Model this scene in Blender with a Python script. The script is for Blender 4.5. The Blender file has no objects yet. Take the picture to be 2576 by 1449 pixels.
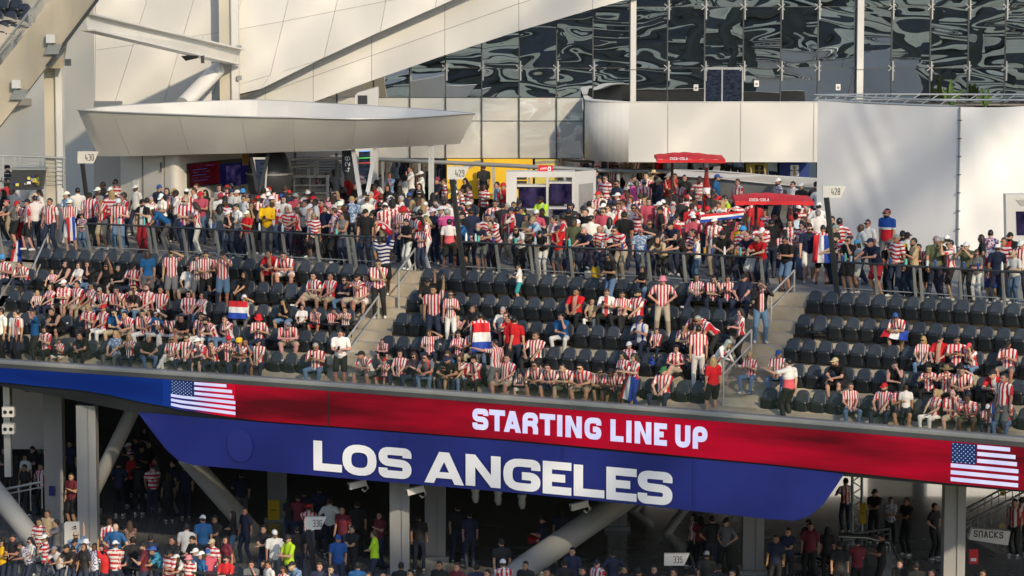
import bpy, bmesh, math, random
import numpy as np
from mathutils import Vector, Matrix
SC = bpy.context.scene
COL = SC.collection
RND = random.Random(7)
R = math.radians
# ------------------------------------------------------------ camera, sky, sun, exposure
F_PX, IW, IH = 7909.0, 2576.0, 1449.0      # the photograph measured on a 2576 x 1449 grid
PITCH = R(7.0)
CAM = Vector((0, 0, 13.7))
cam = bpy.data.cameras.new('camera'); cam_o = bpy.data.objects.new('camera', cam); COL.objects.link(cam_o)
cam.sensor_width = 36.0; cam.lens = 36.0 * F_PX / IW; cam.clip_start = 1.0; cam.clip_end = 3000.0
cam_o.location = CAM; cam_o.rotation_euler = (R(90) - PITCH, 0, 0)
SC.camera = cam_o
SUN_EL = R(27.0); SUN_DIR = Vector((0.42 * math.cos(SUN_EL), -0.9075 * math.cos(SUN_EL), math.sin(SUN_EL))).normalized()
world = bpy.data.worlds.new("World"); SC.world = world; world.use_nodes = True
wn = world.node_tree; sky = wn.nodes.new('ShaderNodeTexSky'); sky.sky_type = 'NISHITA'; sky.sun_disc = False
sky.sun_elevation = SUN_EL; sky.sun_rotation = math.atan2(SUN_DIR.x, SUN_DIR.y); sky.air_density = 1.0; sky.dust_density = 0.7
bg = wn.nodes['Background']; bg.inputs['Strength'].default_value = 0.15
wn.links.new(sky.outputs[0], bg.inputs['Color'])
sl = bpy.data.lights.new('sun', 'SUN'); sl.energy = 3.3; sl.angle = R(1.4); sl.color = (1.0, 0.85, 0.63)
so = bpy.data.objects.new('sun', sl); COL.objects.link(so); so.rotation_euler = SUN_DIR.to_track_quat('Z', 'Y').to_euler(); so.location = (40, -20, 60)
SC.view_settings.view_transform = 'Standard'; SC.view_settings.look = 'None'
SC.view_settings.exposure = 0.32; SC.view_settings.gamma = 1.0; SC.view_settings.use_curve_mapping = False
SC.cycles.max_bounces = 6; SC.cycles.transparent_max_bounces = 12; SC.cycles.caustics_reflective = False; SC.cycles.caustics_refractive = False

# ------------------------------------------------------------ measuring: pixel -> place
SP, CP = math.sin(PITCH), math.cos(PITCH)
def ray(u, v):
    x = (u - IW / 2) / F_PX; y = -(v - IH / 2) / F_PX
    return Vector((x, CP + y * SP, -SP + y * CP))
def Py(u, v, y):
    d = ray(u, v); return CAM + d * (y / d.y)
def Pz(u, v, z):
    d = ray(u, v); return CAM + d * ((z - CAM.z) / d.z)
def uv_of(p):
    q = Vector(p) - CAM; dep = q.y * CP - q.z * SP; h = q.y * SP + q.z * CP
    return (IW / 2 + F_PX * q.x / dep, IH / 2 - F_PX * h / dep)
# the stand: s runs along the parapet, t away from the pitch, z up (z = 0 is the parapet cap)
YAW = R(26.2); EX, EY = math.cos(YAW), -math.sin(YAW); NX, NY = math.sin(YAW), math.cos(YAW)
C0 = (0.0, 86.22)
def bow(s): return 0.42 * (1 - (s / 16.0) ** 2)
def F(s, t, z): 
    q = bow(s) + t
    return Vector((C0[0] + s * EX + q * NX, C0[1] + s * EY + q * NY, z))
def st_of(p):
    dx, dy = p[0] - C0[0], p[1] - C0[1]
    s = dx * EX + dy * EY; return s, dx * NX + dy * NY - bow(s)
def tang(s): return math.atan2(EY, EX) + math.atan(-0.84 * s / 256.0)      # heading of the row at s
def s_at(u, t, z):
    lo, hi = -26.0, 26.0
    for _ in range(50):
        m = (lo + hi) / 2
        if uv_of(F(m, t, z))[0] < u: lo = m
        else: hi = m
    return (lo + hi) / 2
def sz_at(u, v, t):
    z = -1.0
    for _ in range(12):
        s = s_at(u, t, z); d = ray(u, v); p = F(s, t, z)
        z = CAM.z + d.z * (p.y / d.y)
    return s_at(u, t, z), z
def lerp_tab(tab, x):
    if x <= tab[0][0]: a, b = tab[0], tab[1]
    elif x >= tab[-1][0]: a, b = tab[-2], tab[-1]
    else:
        for a, b in zip(tab, tab[1:]):
            if a[0] <= x <= b[0]: break
    k = (x - a[0]) / (b[0] - a[0]); return a[1] + (b[1] - a[1]) * k

# ------------------------------------------------------------ materials
MATS = {}
def nd(nt, t, **kw):
    n = nt.nodes.new(t)
    for k, v in kw.items(): setattr(n, k, v)
    return n
def mat(name, col, rough=0.6, metal=0.0, noise=0.10, nscale=3.0, bump=0.0, bscale=40.0, spec=0.5, coat=0.0, emit=None, estr=1.0, streak=False, ovar=0.0):
    if name in MATS: return MATS[name]
    m = bpy.data.materials.new(name); m.use_nodes = True; nt = m.node_tree; b = nt.nodes['Principled BSDF']
    b.inputs['Roughness'].default_value = rough; b.inputs['Metallic'].default_value = metal
    b.inputs['Specular IOR Level'].default_value = spec; b.inputs['Coat Weight'].default_value = coat
    b.inputs['Base Color'].default_value = (*col, 1)
    tc = nd(nt, 'ShaderNodeTexCoord')
    if noise:
        n1 = nd(nt, 'ShaderNodeTexNoise'); n1.inputs['Scale'].default_value = nscale; n1.inputs['Detail'].default_value = 5
        if streak:
            mp = nd(nt, 'ShaderNodeMapping'); mp.inputs['Scale'].default_value = (1, 1, 0.12)
            nt.links.new(tc.outputs['Object'], mp.inputs[0]); nt.links.new(mp.outputs[0], n1.inputs['Vector'])
        else: nt.links.new(tc.outputs['Object'], n1.inputs['Vector'])
        mr = nd(nt, 'ShaderNodeMapRange'); mr.inputs[1].default_value = 0.3; mr.inputs[2].default_value = 0.7
        mr.inputs[3].default_value = 1 - noise; mr.inputs[4].default_value = 1 + noise
        nt.links.new(n1.outputs[0], mr.inputs[0])
        mx = nd(nt, 'ShaderNodeVectorMath', operation='SCALE'); mx.inputs[0].default_value = col
        if ovar:
            oi = nd(nt, 'ShaderNodeObjectInfo'); m2 = nd(nt, 'ShaderNodeMapRange'); m2.inputs[3].default_value = 1 - ovar; m2.inputs[4].default_value = 1 + ovar; mm = nd(nt, 'ShaderNodeMath', operation='MULTIPLY')
            nt.links.new(oi.outputs['Random'], m2.inputs[0]); nt.links.new(m2.outputs[0], mm.inputs[0]); nt.links.new(mr.outputs[0], mm.inputs[1]); nt.links.new(mm.outputs[0], mx.inputs['Scale'])
        else: nt.links.new(mr.outputs[0], mx.inputs['Scale'])
        nt.links.new(mx.outputs[0], b.inputs['Base Color'])
    if bump:
        n2 = nd(nt, 'ShaderNodeTexNoise'); n2.inputs['Scale'].default_value = bscale; n2.inputs['Detail'].default_value = 4
        nt.links.new(tc.outputs['Object'], n2.inputs['Vector'])
        bp = nd(nt, 'ShaderNodeBump'); bp.inputs['Strength'].default_value = bump; bp.inputs['Distance'].default_value = 0.02
        nt.links.new(n2.outputs[0], bp.inputs['Height']); nt.links.new(bp.outputs[0], b.inputs['Normal'])
    if emit:
        b.inputs['Emission Color'].default_value = (*emit, 1); b.inputs['Emission Strength'].default_value = estr
    MATS[name] = m; return m
mat('white_panel', (0.66, 0.635, 0.585), 0.5, noise=0.06, nscale=0.5, ovar=0.035, bump=0.05, bscale=1.2, streak=True)
mat('white_metal', (0.66, 0.64, 0.60), 0.42, noise=0.04, nscale=1.0)
mat('white_drape', (0.76, 0.75, 0.735), 0.75, noise=0.03, nscale=0.6)
mat('concrete', (0.42, 0.36, 0.27), 0.85, noise=0.22, nscale=1.6, bump=0.35, bscale=30)
mat('concrete_raker', (0.44, 0.38, 0.29), 0.85, noise=0.18, nscale=0.8, bump=0.3, bscale=12, streak=True)
mat('floor_grey', (0.26, 0.24, 0.215), 0.7, noise=0.15, nscale=1.0, bump=0.1)
mat('steel_grey', (0.30, 0.31, 0.30), 0.42, 0.35, noise=0.08)
mat('steel_pale', (0.52, 0.52, 0.50), 0.36, 0.5, noise=0.06)
mat('dark_metal', (0.045, 0.048, 0.052), 0.45, 0.2, noise=0.1)
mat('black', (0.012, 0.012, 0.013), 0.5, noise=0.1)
mat('seat_shell', (0.036, 0.046, 0.062), 0.52, noise=0.18, nscale=2, bump=0.06, bscale=120, ovar=0.16)
mat('seat_pan', (0.013, 0.017, 0.021), 0.42, noise=0.1)
mat('seat_bracket', (0.008, 0.008, 0.009), 0.5, noise=0.1)
mat('cap_metal', (0.33, 0.33, 0.32), 0.4, 0.3, noise=0.08, nscale=2)
mat('cap_dark', (0.075, 0.078, 0.082), 0.5, 0.1, noise=0.1, nscale=2)
mat('joint', (0.16, 0.145, 0.12), 0.8, noise=0)
mat('red_plastic', (0.60, 0.012, 0.020), 0.45, noise=0.06)
mat('red_fabric', (0.62, 0.016, 0.022), 0.75, noise=0.16, nscale=2, bump=0.6, bscale=5)
mat('yellow_vinyl', (0.85, 0.52, 0.02), 0.5, noise=0.05)
mat('yellow_dull', (0.62, 0.52, 0.10), 0.5, noise=0.05)
mat('blue_vinyl', (0.015, 0.04, 0.20), 0.5, noise=0.05)
mat('grey_vinyl', (0.30, 0.28, 0.24), 0.5, noise=0.05)
mat('ink', (0.03, 0.03, 0.032), 0.6, noise=0)
mat('white_print', (0.82, 0.83, 0.88), 0.6, noise=0)
mat('gold_print', (0.45, 0.30, 0.08), 0.5, noise=0)
mat('louvre', (0.24, 0.23, 0.21), 0.55, 0.2, noise=0.1)
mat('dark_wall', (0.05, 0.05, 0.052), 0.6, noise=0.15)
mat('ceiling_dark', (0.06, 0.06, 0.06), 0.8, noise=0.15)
mat('column_paint', (0.34, 0.33, 0.31), 0.5, noise=0.08, nscale=0.8)
mat('cream_shaded', (0.55, 0.50, 0.40), 0.5, noise=0.05, nscale=0.8)  # web colour, darkened to carry the shade of the column's left face
mat('mullion_dark', (0.07, 0.075, 0.075), 0.45, 0.2, noise=0.05)
mat('outer_white', (0.85, 0.84, 0.82), 0.8, noise=0.1)
mat('far_seat', (0.085, 0.082, 0.076), 0.7, noise=0.3)
mat('far_pale', (0.88, 0.81, 0.68), 0.8, noise=0.1)
mat('cream_wall', (0.64, 0.60, 0.53), 0.55, noise=0.04, nscale=0.8)
mat('paper', (0.75, 0.74, 0.72), 0.7, noise=0.02)
mat('bottle_red', (0.30, 0.012, 0.012), 0.2, noise=0.1)
mat('bottle_dark', (0.02, 0.03, 0.02), 0.15, noise=0)
mat('leaf_green', (0.10, 0.17, 0.03), 0.55, noise=0.25, nscale=8)
mat('wood_brown', (0.07, 0.025, 0.015), 0.5, noise=0.2)
mat('orange_board', (0.55, 0.28, 0.06), 0.5, noise=0.1)
mat('polished_floor', (0.32, 0.31, 0.29), 0.10, noise=0.12, nscale=0.7, spec=0.9, coat=0.6)
mat('screen_green', (0.02, 0.3, 0.03), 0.4, noise=0, emit=(0.10, 0.9, 0.12), estr=0.7)
mat('screen_red', (0.4, 0.02, 0.01), 0.4, noise=0, emit=(0.9, 0.08, 0.03), estr=0.7)
mat('screen_blue', (0.05, 0.2, 0.5), 0.4, noise=0, emit=(0.12, 0.4, 0.95), estr=0.7)
mat('teal_glow', (0.08, 0.20, 0.22), 0.4, noise=0.1)

PYB = ['flag_red', 'flag_white', 'flag_blue']; mat('flag_red', (.58, .015, .025), .75, noise=.06); mat('flag_white', (.74, .73, .72), .75, noise=.04); mat('flag_blue', (.015, .06, .38), .75, noise=.06)
mat('teal_drink', (.10, .50, .46), .3, noise=.05); mat('blue_can', (.02, .06, .28), .3, noise=.05); mat('amber_drink', (.45, .25, .03), .3, noise=.05); mat('clear_bottle', (.45, .60, .66), .2, noise=.03)
def emis_noise(name, c1, c2, strength, scale=(0.25, 0.25, 3.0), ramp=(0.35, 0.65)):
    m = bpy.data.materials.new(name); m.use_nodes = True; nt = m.node_tree; b = nt.nodes['Principled BSDF']
    tc = nd(nt, 'ShaderNodeTexCoord'); mp = nd(nt, 'ShaderNodeMapping'); mp.inputs['Scale'].default_value = scale
    nz = nd(nt, 'ShaderNodeTexNoise'); nz.inputs['Scale'].default_value = 1.0; nz.inputs['Detail'].default_value = 4
    rp = nd(nt, 'ShaderNodeValToRGB'); rp.color_ramp.elements[0].position = ramp[0]; rp.color_ramp.elements[1].position = ramp[1]
    rp.color_ramp.elements[0].color = (*c1, 1); rp.color_ramp.elements[1].color = (*c2, 1)
    nt.links.new(tc.outputs['Object'], mp.inputs[0]); nt.links.new(mp.outputs[0], nz.inputs['Vector']); nt.links.new(nz.outputs[0], rp.inputs[0])
    b.inputs['Base Color'].default_value = (0.002, 0.002, 0.002, 1); b.inputs['Roughness'].default_value = 0.9; b.inputs['Specular IOR Level'].default_value = 0.03
    nt.links.new(rp.outputs[0], b.inputs['Emission Color']); b.inputs['Emission Strength'].default_value = strength
    MATS[name] = m; return m
emis_noise('led_red', (0.085, 0.004, 0.008), (0.40, 0.003, 0.020), 0.85, (0.16, 0.16, 1.1), (0.36, 0.62))
emis_noise('led_blue', (0.004, 0.018, 0.13), (0.005, 0.034, 0.21), 0.85, (0.15, 0.15, 1.0))
emis_noise('led_white', (0.60, 0.62, 0.90), (0.72, 0.72, 0.95), 0.85, (2, 2, 2))
emis_noise('led_canton', (0.010, 0.022, 0.075), (0.014, 0.030, 0.10), 1.0)
emis_noise('led_star', (0.35, 0.50, 0.80), (0.45, 0.60, 0.9), 1.0)
emis_noise('led_paleblue', (0.10, 0.20, 0.55), (0.25, 0.35, 0.75), 1.0)
emis_noise('tv_red', (0.014, 0.001, 0.002), (0.030, 0.002, 0.003), 1.0, (2, 2, 2))
emis_noise('tv_navy', (0.002, 0.002, 0.012), (0.004, 0.004, 0.024), 1.0, (2, 2, 2))
emis_noise('tv_purple', (0.004, 0.003, 0.018), (0.05, 0.035, 0.09), 1.0, (2.2, 2.2, 2.2), (0.42, 0.75))
emis_noise('menu_dark', (0.010, 0.012, 0.02), (0.03, 0.04, 0.06), 1.0, (6, 6, 12))
def banner_mat():
    m = mat('banner_blue', (0.009, 0.017, 0.175), 0.55, noise=0.10, nscale=0.5, bump=1.0, bscale=1.3); return m
banner_mat()
mat('banner_light', (0.013, 0.022, 0.195), 0.55, noise=0.04, nscale=0.6)
def glass_clear(name, tint=(0.93, 0.95, 0.94), gl=0.06):
    m = bpy.data.materials.new(name); m.use_nodes = True; nt = m.node_tree; nt.nodes.remove(nt.nodes['Principled BSDF'])
    out = nt.nodes['Material Output']; tr = nd(nt, 'ShaderNodeBsdfTransparent'); tr.inputs[0].default_value = (*tint, 1)
    g = nd(nt, 'ShaderNodeBsdfGlossy'); g.inputs['Roughness'].default_value = 0.04; mx = nd(nt, 'ShaderNodeMixShader')
    lw = nd(nt, 'ShaderNodeLayerWeight'); lw.inputs[0].default_value = 0.25
    mu = nd(nt, 'ShaderNodeMath', operation='MULTIPLY_ADD'); mu.inputs[1].default_value = 0.25; mu.inputs[2].default_value = gl
    nt.links.new(lw.outputs['Fresnel'], mu.inputs[0]); nt.links.new(mu.outputs[0], mx.inputs[0])
    nt.links.new(tr.outputs[0], mx.inputs[1]); nt.links.new(g.outputs[0], mx.inputs[2]); nt.links.new(mx.outputs[0], out.inputs['Surface'])
    MATS[name] = m
glass_clear('glass_clear', (0.97, 0.98, 0.975), 0.03); glass_clear('glass_guard', (0.95, 0.955, 0.955), 0.03)
def glass_facade_mat(name, base, refl, warp, scale, tint=(0.9, 0.93, 0.95)):
    m = bpy.data.materials.new(name); m.use_nodes = True; nt = m.node_tree; nt.nodes.remove(nt.nodes['Principled BSDF'])
    out = nt.nodes['Material Output']; df = nd(nt, 'ShaderNodeBsdfDiffuse'); df.inputs[0].default_value = (*base, 1)
    g = nd(nt, 'ShaderNodeBsdfGlossy'); g.inputs['Roughness'].default_value = 0.0; g.inputs[0].default_value = (*tint, 1)
    mx = nd(nt, 'ShaderNodeMixShader'); mx.inputs[0].default_value = refl
    tc = nd(nt, 'ShaderNodeTexCoord'); mp = nd(nt, 'ShaderNodeMapping'); mp.inputs['Scale'].default_value = (0.55, 0.55, 1.5)
    oi = nd(nt, 'ShaderNodeObjectInfo'); ad = nd(nt, 'ShaderNodeVectorMath', operation='ADD')
    mul = nd(nt, 'ShaderNodeMath', operation='MULTIPLY'); mul.inputs[1].default_value = 37.0
    nt.links.new(oi.outputs['Random'], mul.inputs[0]); nt.links.new(tc.outputs['Object'], mp.inputs[0])
    nt.links.new(mp.outputs[0], ad.inputs[0]); nt.links.new(mul.outputs[0], ad.inputs[1])
    nz = nd(nt, 'ShaderNodeTexNoise'); nz.inputs['Scale'].default_value = scale; nz.inputs['Detail'].default_value = 1.5; nz.inputs['Roughness'].default_value = 0.35; nz.inputs['Distortion'].default_value = 0.6
    nt.links.new(ad.outputs[0], nz.inputs['Vector'])
    bp = nd(nt, 'ShaderNodeBump'); bp.inputs['Strength'].default_value = 1.0; bp.inputs['Distance'].default_value = warp
    nt.links.new(nz.outputs[0], bp.inputs['Height']); nt.links.new(bp.outputs[0], g.inputs['Normal'])
    nt.links.new(df.outputs[0], mx.inputs[1]); nt.links.new(g.outputs[0], mx.inputs[2]); nt.links.new(mx.outputs[0], out.inputs['Surface'])
    MATS[name] = m
glass_facade_mat('glass_dark', (0.010, 0.014, 0.019), 0.85, 0.050, 0.42, (0.95, 0.92, 0.84))
glass_facade_mat('glass_pale', (0.86, 0.83, 0.74), 0.42, 0.075, 0.5, (0.95, 0.93, 0.86))

# ------------------------------------------------------------ mesh helpers
class MB:
    def __init__(s): s.v = []; s.f = []; s.m = []; s.sm = []
    def add(s, verts, faces, mi=0, smooth=False):
        o = len(s.v); s.v += [tuple(p) for p in verts]
        for f in faces: s.f.append(tuple(i + o for i in f)); s.m.append(mi); s.sm.append(smooth)
        return s
    def box(s, c, d, rz=0.0, mi=0, M=None):
        x, y, z = d[0] / 2, d[1] / 2, d[2] / 2
        pts = [Vector(p) for p in ((-x, -y, -z), (x, -y, -z), (x, y, -z), (-x, y, -z), (-x, -y, z), (x, -y, z), (x, y, z), (-x, y, z))]
        Rm = M if M is not None else Matrix.Rotation(rz, 3, 'Z')
        return s.add([Rm @ p + Vector(c) for p in pts], [(0, 3, 2, 1), (4, 5, 6, 7), (0, 1, 5, 4), (1, 2, 6, 5), (2, 3, 7, 6), (3, 0, 4, 7)], mi)
    def beam(s, a, b, w, h, up=(0, 0, 1), mi=0):
        a, b = Vector(a), Vector(b); d = (b - a); L = d.length; d.normalize(); up = Vector(up)
        x = d.cross(up); x = x.normalized() if x.length > 1e-5 else Vector((1, 0, 0)); z = x.cross(d)
        M = Matrix((x, d, z)).transposed()
        return s.box((a + b) / 2, (w, L, h), M=M, mi=mi)
    def tube(s, pts, r, n=8, mi=0, caps=True, smooth=True):
        pts = [Vector(p) for p in pts]; rs = r if isinstance(r, (list, tuple)) else [r] * len(pts); o = []
        prev = None
        for i, p in enumerate(pts):
            d = (pts[min(i + 1, len(pts) - 1)] - pts[max(i - 1, 0)]).normalized()
            a = Vector((0, 0, 1)) if abs(d.z) < 0.95 else Vector((1, 0, 0))
            x = d.cross(a).normalized(); y = d.cross(x)
            o += [p + (x * math.cos(2 * math.pi * k / n) + y * math.sin(2 * math.pi * k / n)) * rs[i] for k in range(n)]
        fs = [(i * n + k, i * n + (k + 1) % n, (i + 1) * n + (k + 1) % n, (i + 1) * n + k) for i in range(len(pts) - 1) for k in range(n)]
        s.add(o, fs, mi, smooth)
        if caps: s.add([o[k] for k in range(n)], [tuple(range(n))[::-1]], mi); s.add(o[-n:], [tuple(range(n))], mi)
        return s
    def prism(s, poly, off, mi=0):
        n = len(poly); off = Vector(off); P = [Vector(p) for p in poly]
        return s.add(P + [p + off for p in P], [tuple(range(n))[::-1], tuple(range(n, 2 * n))] + [(i, (i + 1) % n, n + (i + 1) % n, n + i) for i in range(n)], mi)
    def build(s, name, mats, parent=None, loc=None):
        me = bpy.data.meshes.new(name); me.from_pydata(s.v, [], s.f)
        for m in (mats if isinstance(mats, (list, tuple)) else [mats]): me.materials.append(MATS[m] if isinstance(m, str) else m)
        if len(s.f): me.polygons.foreach_set('material_index', s.m); me.polygons.foreach_set('use_smooth', s.sm)
        me.update(); bm = bmesh.new(); bm.from_mesh(me); bmesh.ops.recalc_face_normals(bm, faces=bm.faces[:]); bm.to_mesh(me); bm.free()
        return link(name, me, parent, loc)
def link(name, me, parent=None, loc=None):
    o = bpy.data.objects.new(name, me); COL.objects.link(o)
    if parent is not None: o.parent = parent
    if loc is not None: o.location = loc
    return o
def tag(o, label=None, cat=None, group=None, kind=None):
    if label: o['label'] = label
    if cat: o['category'] = cat
    if group: o['group'] = group
    if kind: o['kind'] = kind
    return o
def thing(name, label, cat, group=None):
    return tag(link(name, None), label, cat, group)
def struct(o): o['kind'] = 'structure'; return o
def sweep(mb, prof, s0, s1, n=24, mi=0, closed=False):
    vs = []; k = len(prof)
    for i in range(n + 1):
        s = s0 + (s1 - s0) * i / n; vs += [F(s, t, z) for t, z in prof]
    fs = [(i * k + j, (i + 1) * k + j, (i + 1) * k + (j + 1) % k, i * k + (j + 1) % k) for i in range(n) for j in range(k if closed else k - 1)]
    if closed: fs += [tuple(range(k)), tuple(range(n * k, n * k + k))[::-1]]
    return mb.add(vs, fs, mi)
def polyY(mb, uvs, y, thick, mi=0):
    return mb.prism([Py(u, v, y) for u, v in uvs], (0, thick, 0), mi)

# ------------------------------------------------------------ lettering drawn as strokes
def round_poly(pts, r, closed=False, n=5):
    P = [Vector((p[0], p[1])) for p in pts]; out = []; N = len(P)
    for i, p in enumerate(P):
        if (not closed and i in (0, N - 1)) or r <= 0: out.append(p); continue
        a, b = P[i - 1] - p, P[(i + 1) % N] - p
        rr = min(r, a.length * 0.49, b.length * 0.49); a.normalize(); b.normalize()
        A, B = p + a * rr, p + b * rr
        for k in range(n + 1):
            t = k / n; out.append(A * (1 - t) ** 2 + p * 2 * t * (1 - t) + B * t * t)
    return out
GLY = {  # polylines on the unit box; third item: (rounded, closed)
 'L': [([(0, 1), (0, 0), (1, 0)], 0, 0)], 'I': [([(.5, 1), (.5, 0)], 0, 0)], 'T': [([(0, 1), (1, 1)], 0, 0), ([(.5, 1), (.5, 0)], 0, 0)],
 'O': [([(0, 0), (0, 1), (1, 1), (1, 0)], .38, 1)], '0': [([(0, 0), (0, 1), (1, 1), (1, 0)], .38, 1)],
 'S': [([(1, .74), (1, 1), (0, 1), (0, .52), (1, .48), (1, 0), (0, 0), (0, .26)], .30, 0)],
 'G': [([(1, .72), (1, 1), (0, 1), (0, 0), (1, 0), (1, .46), (.5, .46)], .30, 0)],
 'A': [([(0, 0), (.40, 1), (.60, 1), (1, 0)], 0, 0), ([(.2, .28), (.8, .28)], 0, 0)],
 'N': [([(0, 0), (0, 1), (1, 0), (1, 1)], 0, 0)], 'E': [([(1, 1), (0, 1), (0, 0), (1, 0)], 0, 0), ([(0, .5), (.92, .5)], 0, 0)],
 'R': [([(0, 0), (0, 1), (1, 1), (1, .48), (0, .48)], .25, 0), ([(.72, .48), (1, .25), (1, 0)], .1, 0)],
 'P': [([(0, 0), (0, 1), (1, 1), (1, .42), (0, .42)], .28, 0)], 'U': [([(0, 1), (0, 0), (1, 0), (1, 1)], .38, 0)],
 'C': [([(1, .75), (1, 1), (0, 1), (0, 0), (1, 0), (1, .25)], .25, 0)], 'K': [([(0, 1), (0, 0)], 0, 0), ([(1, 1), (.05, .5), (1, 0)], 0, 0)],
 'H': [([(0, 1), (0, 0)], 0, 0), ([(1, 1), (1, 0)], 0, 0), ([(0, .5), (1, .5)], 0, 0)], 'n': [([(0, 0), (0, 1), (1, 1), (1, 0)], .2, 0)],
 '4': [([(.15, 1), (0, .35), (0, .28), (1, .28)], 0, 0), ([(.85, .62), (.85, 0)], 0, 0)], '3': [([(0, 1), (1, 1), (1, 0), (0, 0)], .28, 0), ([(.35, .53), (1, .53)], 0, 0)],
 '2': [([(0, .76), (0, 1), (1, 1), (1, .6), (0, .12), (0, 0), (1, 0)], .24, 0)], '8': [([(0, .53), (0, 1), (1, 1), (1, .53)], .26, 1), ([(0, 0), (0, .53), (1, .53), (1, 0)], .26, 1)],
 '9': [([(1, .5), (0, .5), (0, 1), (1, 1), (1, 0), (0, 0), (0, .18)], .26, 0)], '6': [([(1, .82), (1, 1), (0, 1), (0, 0), (1, 0), (1, .52), (0, .52)], .26, 0)],
 '5': [([(1, 1), (0, 1), (0, .55), (1, .55), (1, 0), (0, 0), (0, .15)], .2, 0)], '7': [([(0, 1), (1, 1), (.4, 0)], 0, 0)], '1': [([(.2, .8), (.6, 1), (.6, 0)], 0, 0)],
 '-': [([(0, .5), (1, .5)], 0, 0)], '\u00b7': [([(.4, .5), (.6, .5)], 0, 0)]}
def glyph(mb, ch, x0, y0, w, h, th, place, mi=0, lift=0.0):
    """adds letter CH in the box; PLACE maps (x, y, layer) to the world"""
    def poly(pts, ly=0.0):
        mb.add([place(x0 + px, y0 + py, lift + ly) for px, py in pts], [tuple(range(len(pts)))], mi)
    tx = th * 1.06
    if ch == 'A':
        a = tx * 0.52; h1 = h * (w / 2 - tx) / (w / 2 - a); inn = lambda y: tx + (w / 2 - tx) * y / h1
        poly([(0, 0), (tx, 0), (w / 2, h1), (w / 2, h), (w / 2 - a, h)]); poly([(w - tx, 0), (w, 0), (w / 2 + a, h), (w / 2, h), (w / 2, h1)])
        ya, yb = h * 0.17, h * 0.17 + th * 0.8; poly([(inn(ya), ya), (w - inn(ya), ya), (w - inn(yb), yb), (inn(yb), yb)]); return
    if ch == 'N':
        poly([(0, 0), (tx, 0), (tx, h), (0, h)]); poly([(w - tx, 0), (w, 0), (w, h), (w - tx, h)])
        poly([(tx, h), (tx, h - tx * 1.5), (w - tx, 0), (w - tx, tx * 1.5)]); poly([(tx * 0.7, h), (tx, h), (tx, h - tx * 0.6)], 0.002); return
    for li, (pl, r, closed) in enumerate(GLY[ch]):
        pts = [Vector((x0 + th / 2 + p[0] * (w - th), y0 + th / 2 + p[1] * (h - th))) for p in pl]
        if not closed:
            for i, j in ((0, 1), (-1, -2)):
                d = (pts[i] - pts[j]).normalized(); e = pl[i]
                if (abs(d.y) > 0.7 and e[1] in (0, 1)) or (abs(d.x) > 0.7 and e[0] in (0, 1)): pts[i] = pts[i] + d * (th / 2)
        P = round_poly(pts, r * min(w, h) * 1.1, bool(closed)); N = len(P); Lp, Rp = [], []
        for i, p in enumerate(P):
            a = P[i - 1] if (i > 0 or closed) else None; b = P[(i + 1) % N] if (i < N - 1 or closed) else None
            d1 = (p - a).normalized() if a is not None and (p - a).length > 1e-9 else None
            d2 = (b - p).normalized() if b is not None and (b - p).length > 1e-9 else None
            d1 = d1 or d2; d2 = d2 or d1
            n1, n2 = Vector((-d1.y, d1.x)), Vector((-d2.y, d2.x)); m = (n1 + n2)
            m = m.normalized() if m.length > 1e-6 else n1
            k = th / 2 / max(0.5, m.dot(n1)); Lp.append(p + m * k); Rp.append(p - m * k)
        ly = lift + 0.002 * li
        vs = [place(q.x, q.y, ly) for q in Lp] + [place(q.x, q.y, ly) for q in Rp]
        fs = [(i, (i + 1) % N, N + (i + 1) % N, N + i) for i in range(N if closed else N - 1)]
        mb.add(vs, fs, mi)
def write(mb, txt, x, y, h, w, gap, th, place, mi=0):
    for ch in txt:
        if ch != ' ': glyph(mb, ch, x, y, w * (0.45 if ch in 'I1' else 1), h, th, place, mi)
        x += (w * (0.45 if ch in 'I1' else 1) if ch != ' ' else w * 0.6) + gap
    return x
# ============================================================ THE STAND
ZC, ZL = 2.72, -5.8                       # upper and lower concourse floors
RISE, RUN = 0.57, 0.86
AT = [0.30] + [1.45 + RUN * i for i in range(5)]      # front edge of rows 1..5, then the concourse edge
ZR = [-0.27 + RISE * i for i in range(5)]
S0, S1 = -19.0, 19.0
prof = []
for k in range(5): prof += [(AT[k], ZR[k]), (AT[k + 1], ZR[k])]
prof += [(AT[5], ZC), (AT[5] + 0.4, ZC), (AT[5] + 0.4, ZC - 0.4), (0.30, -0.45)]
mb = MB(); sweep(mb, prof, S0, S1, 40, closed=True); struct(mb.build('seating_terrace', 'concrete'))
mb = MB(); mb.prism([F(S0, AT[5] + 0.41, ZC), F(-8, AT[5] + 0.41, ZC), F(0, AT[5] + 0.41, ZC), F(8, AT[5] + 0.41, ZC), F(S1, AT[5] + 0.41, ZC), Vector((40, 118, ZC)), Vector((-40, 118, ZC))], (0, 0, -0.35))
struct(mb.build('concourse_floor', 'floor_grey'))
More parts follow.
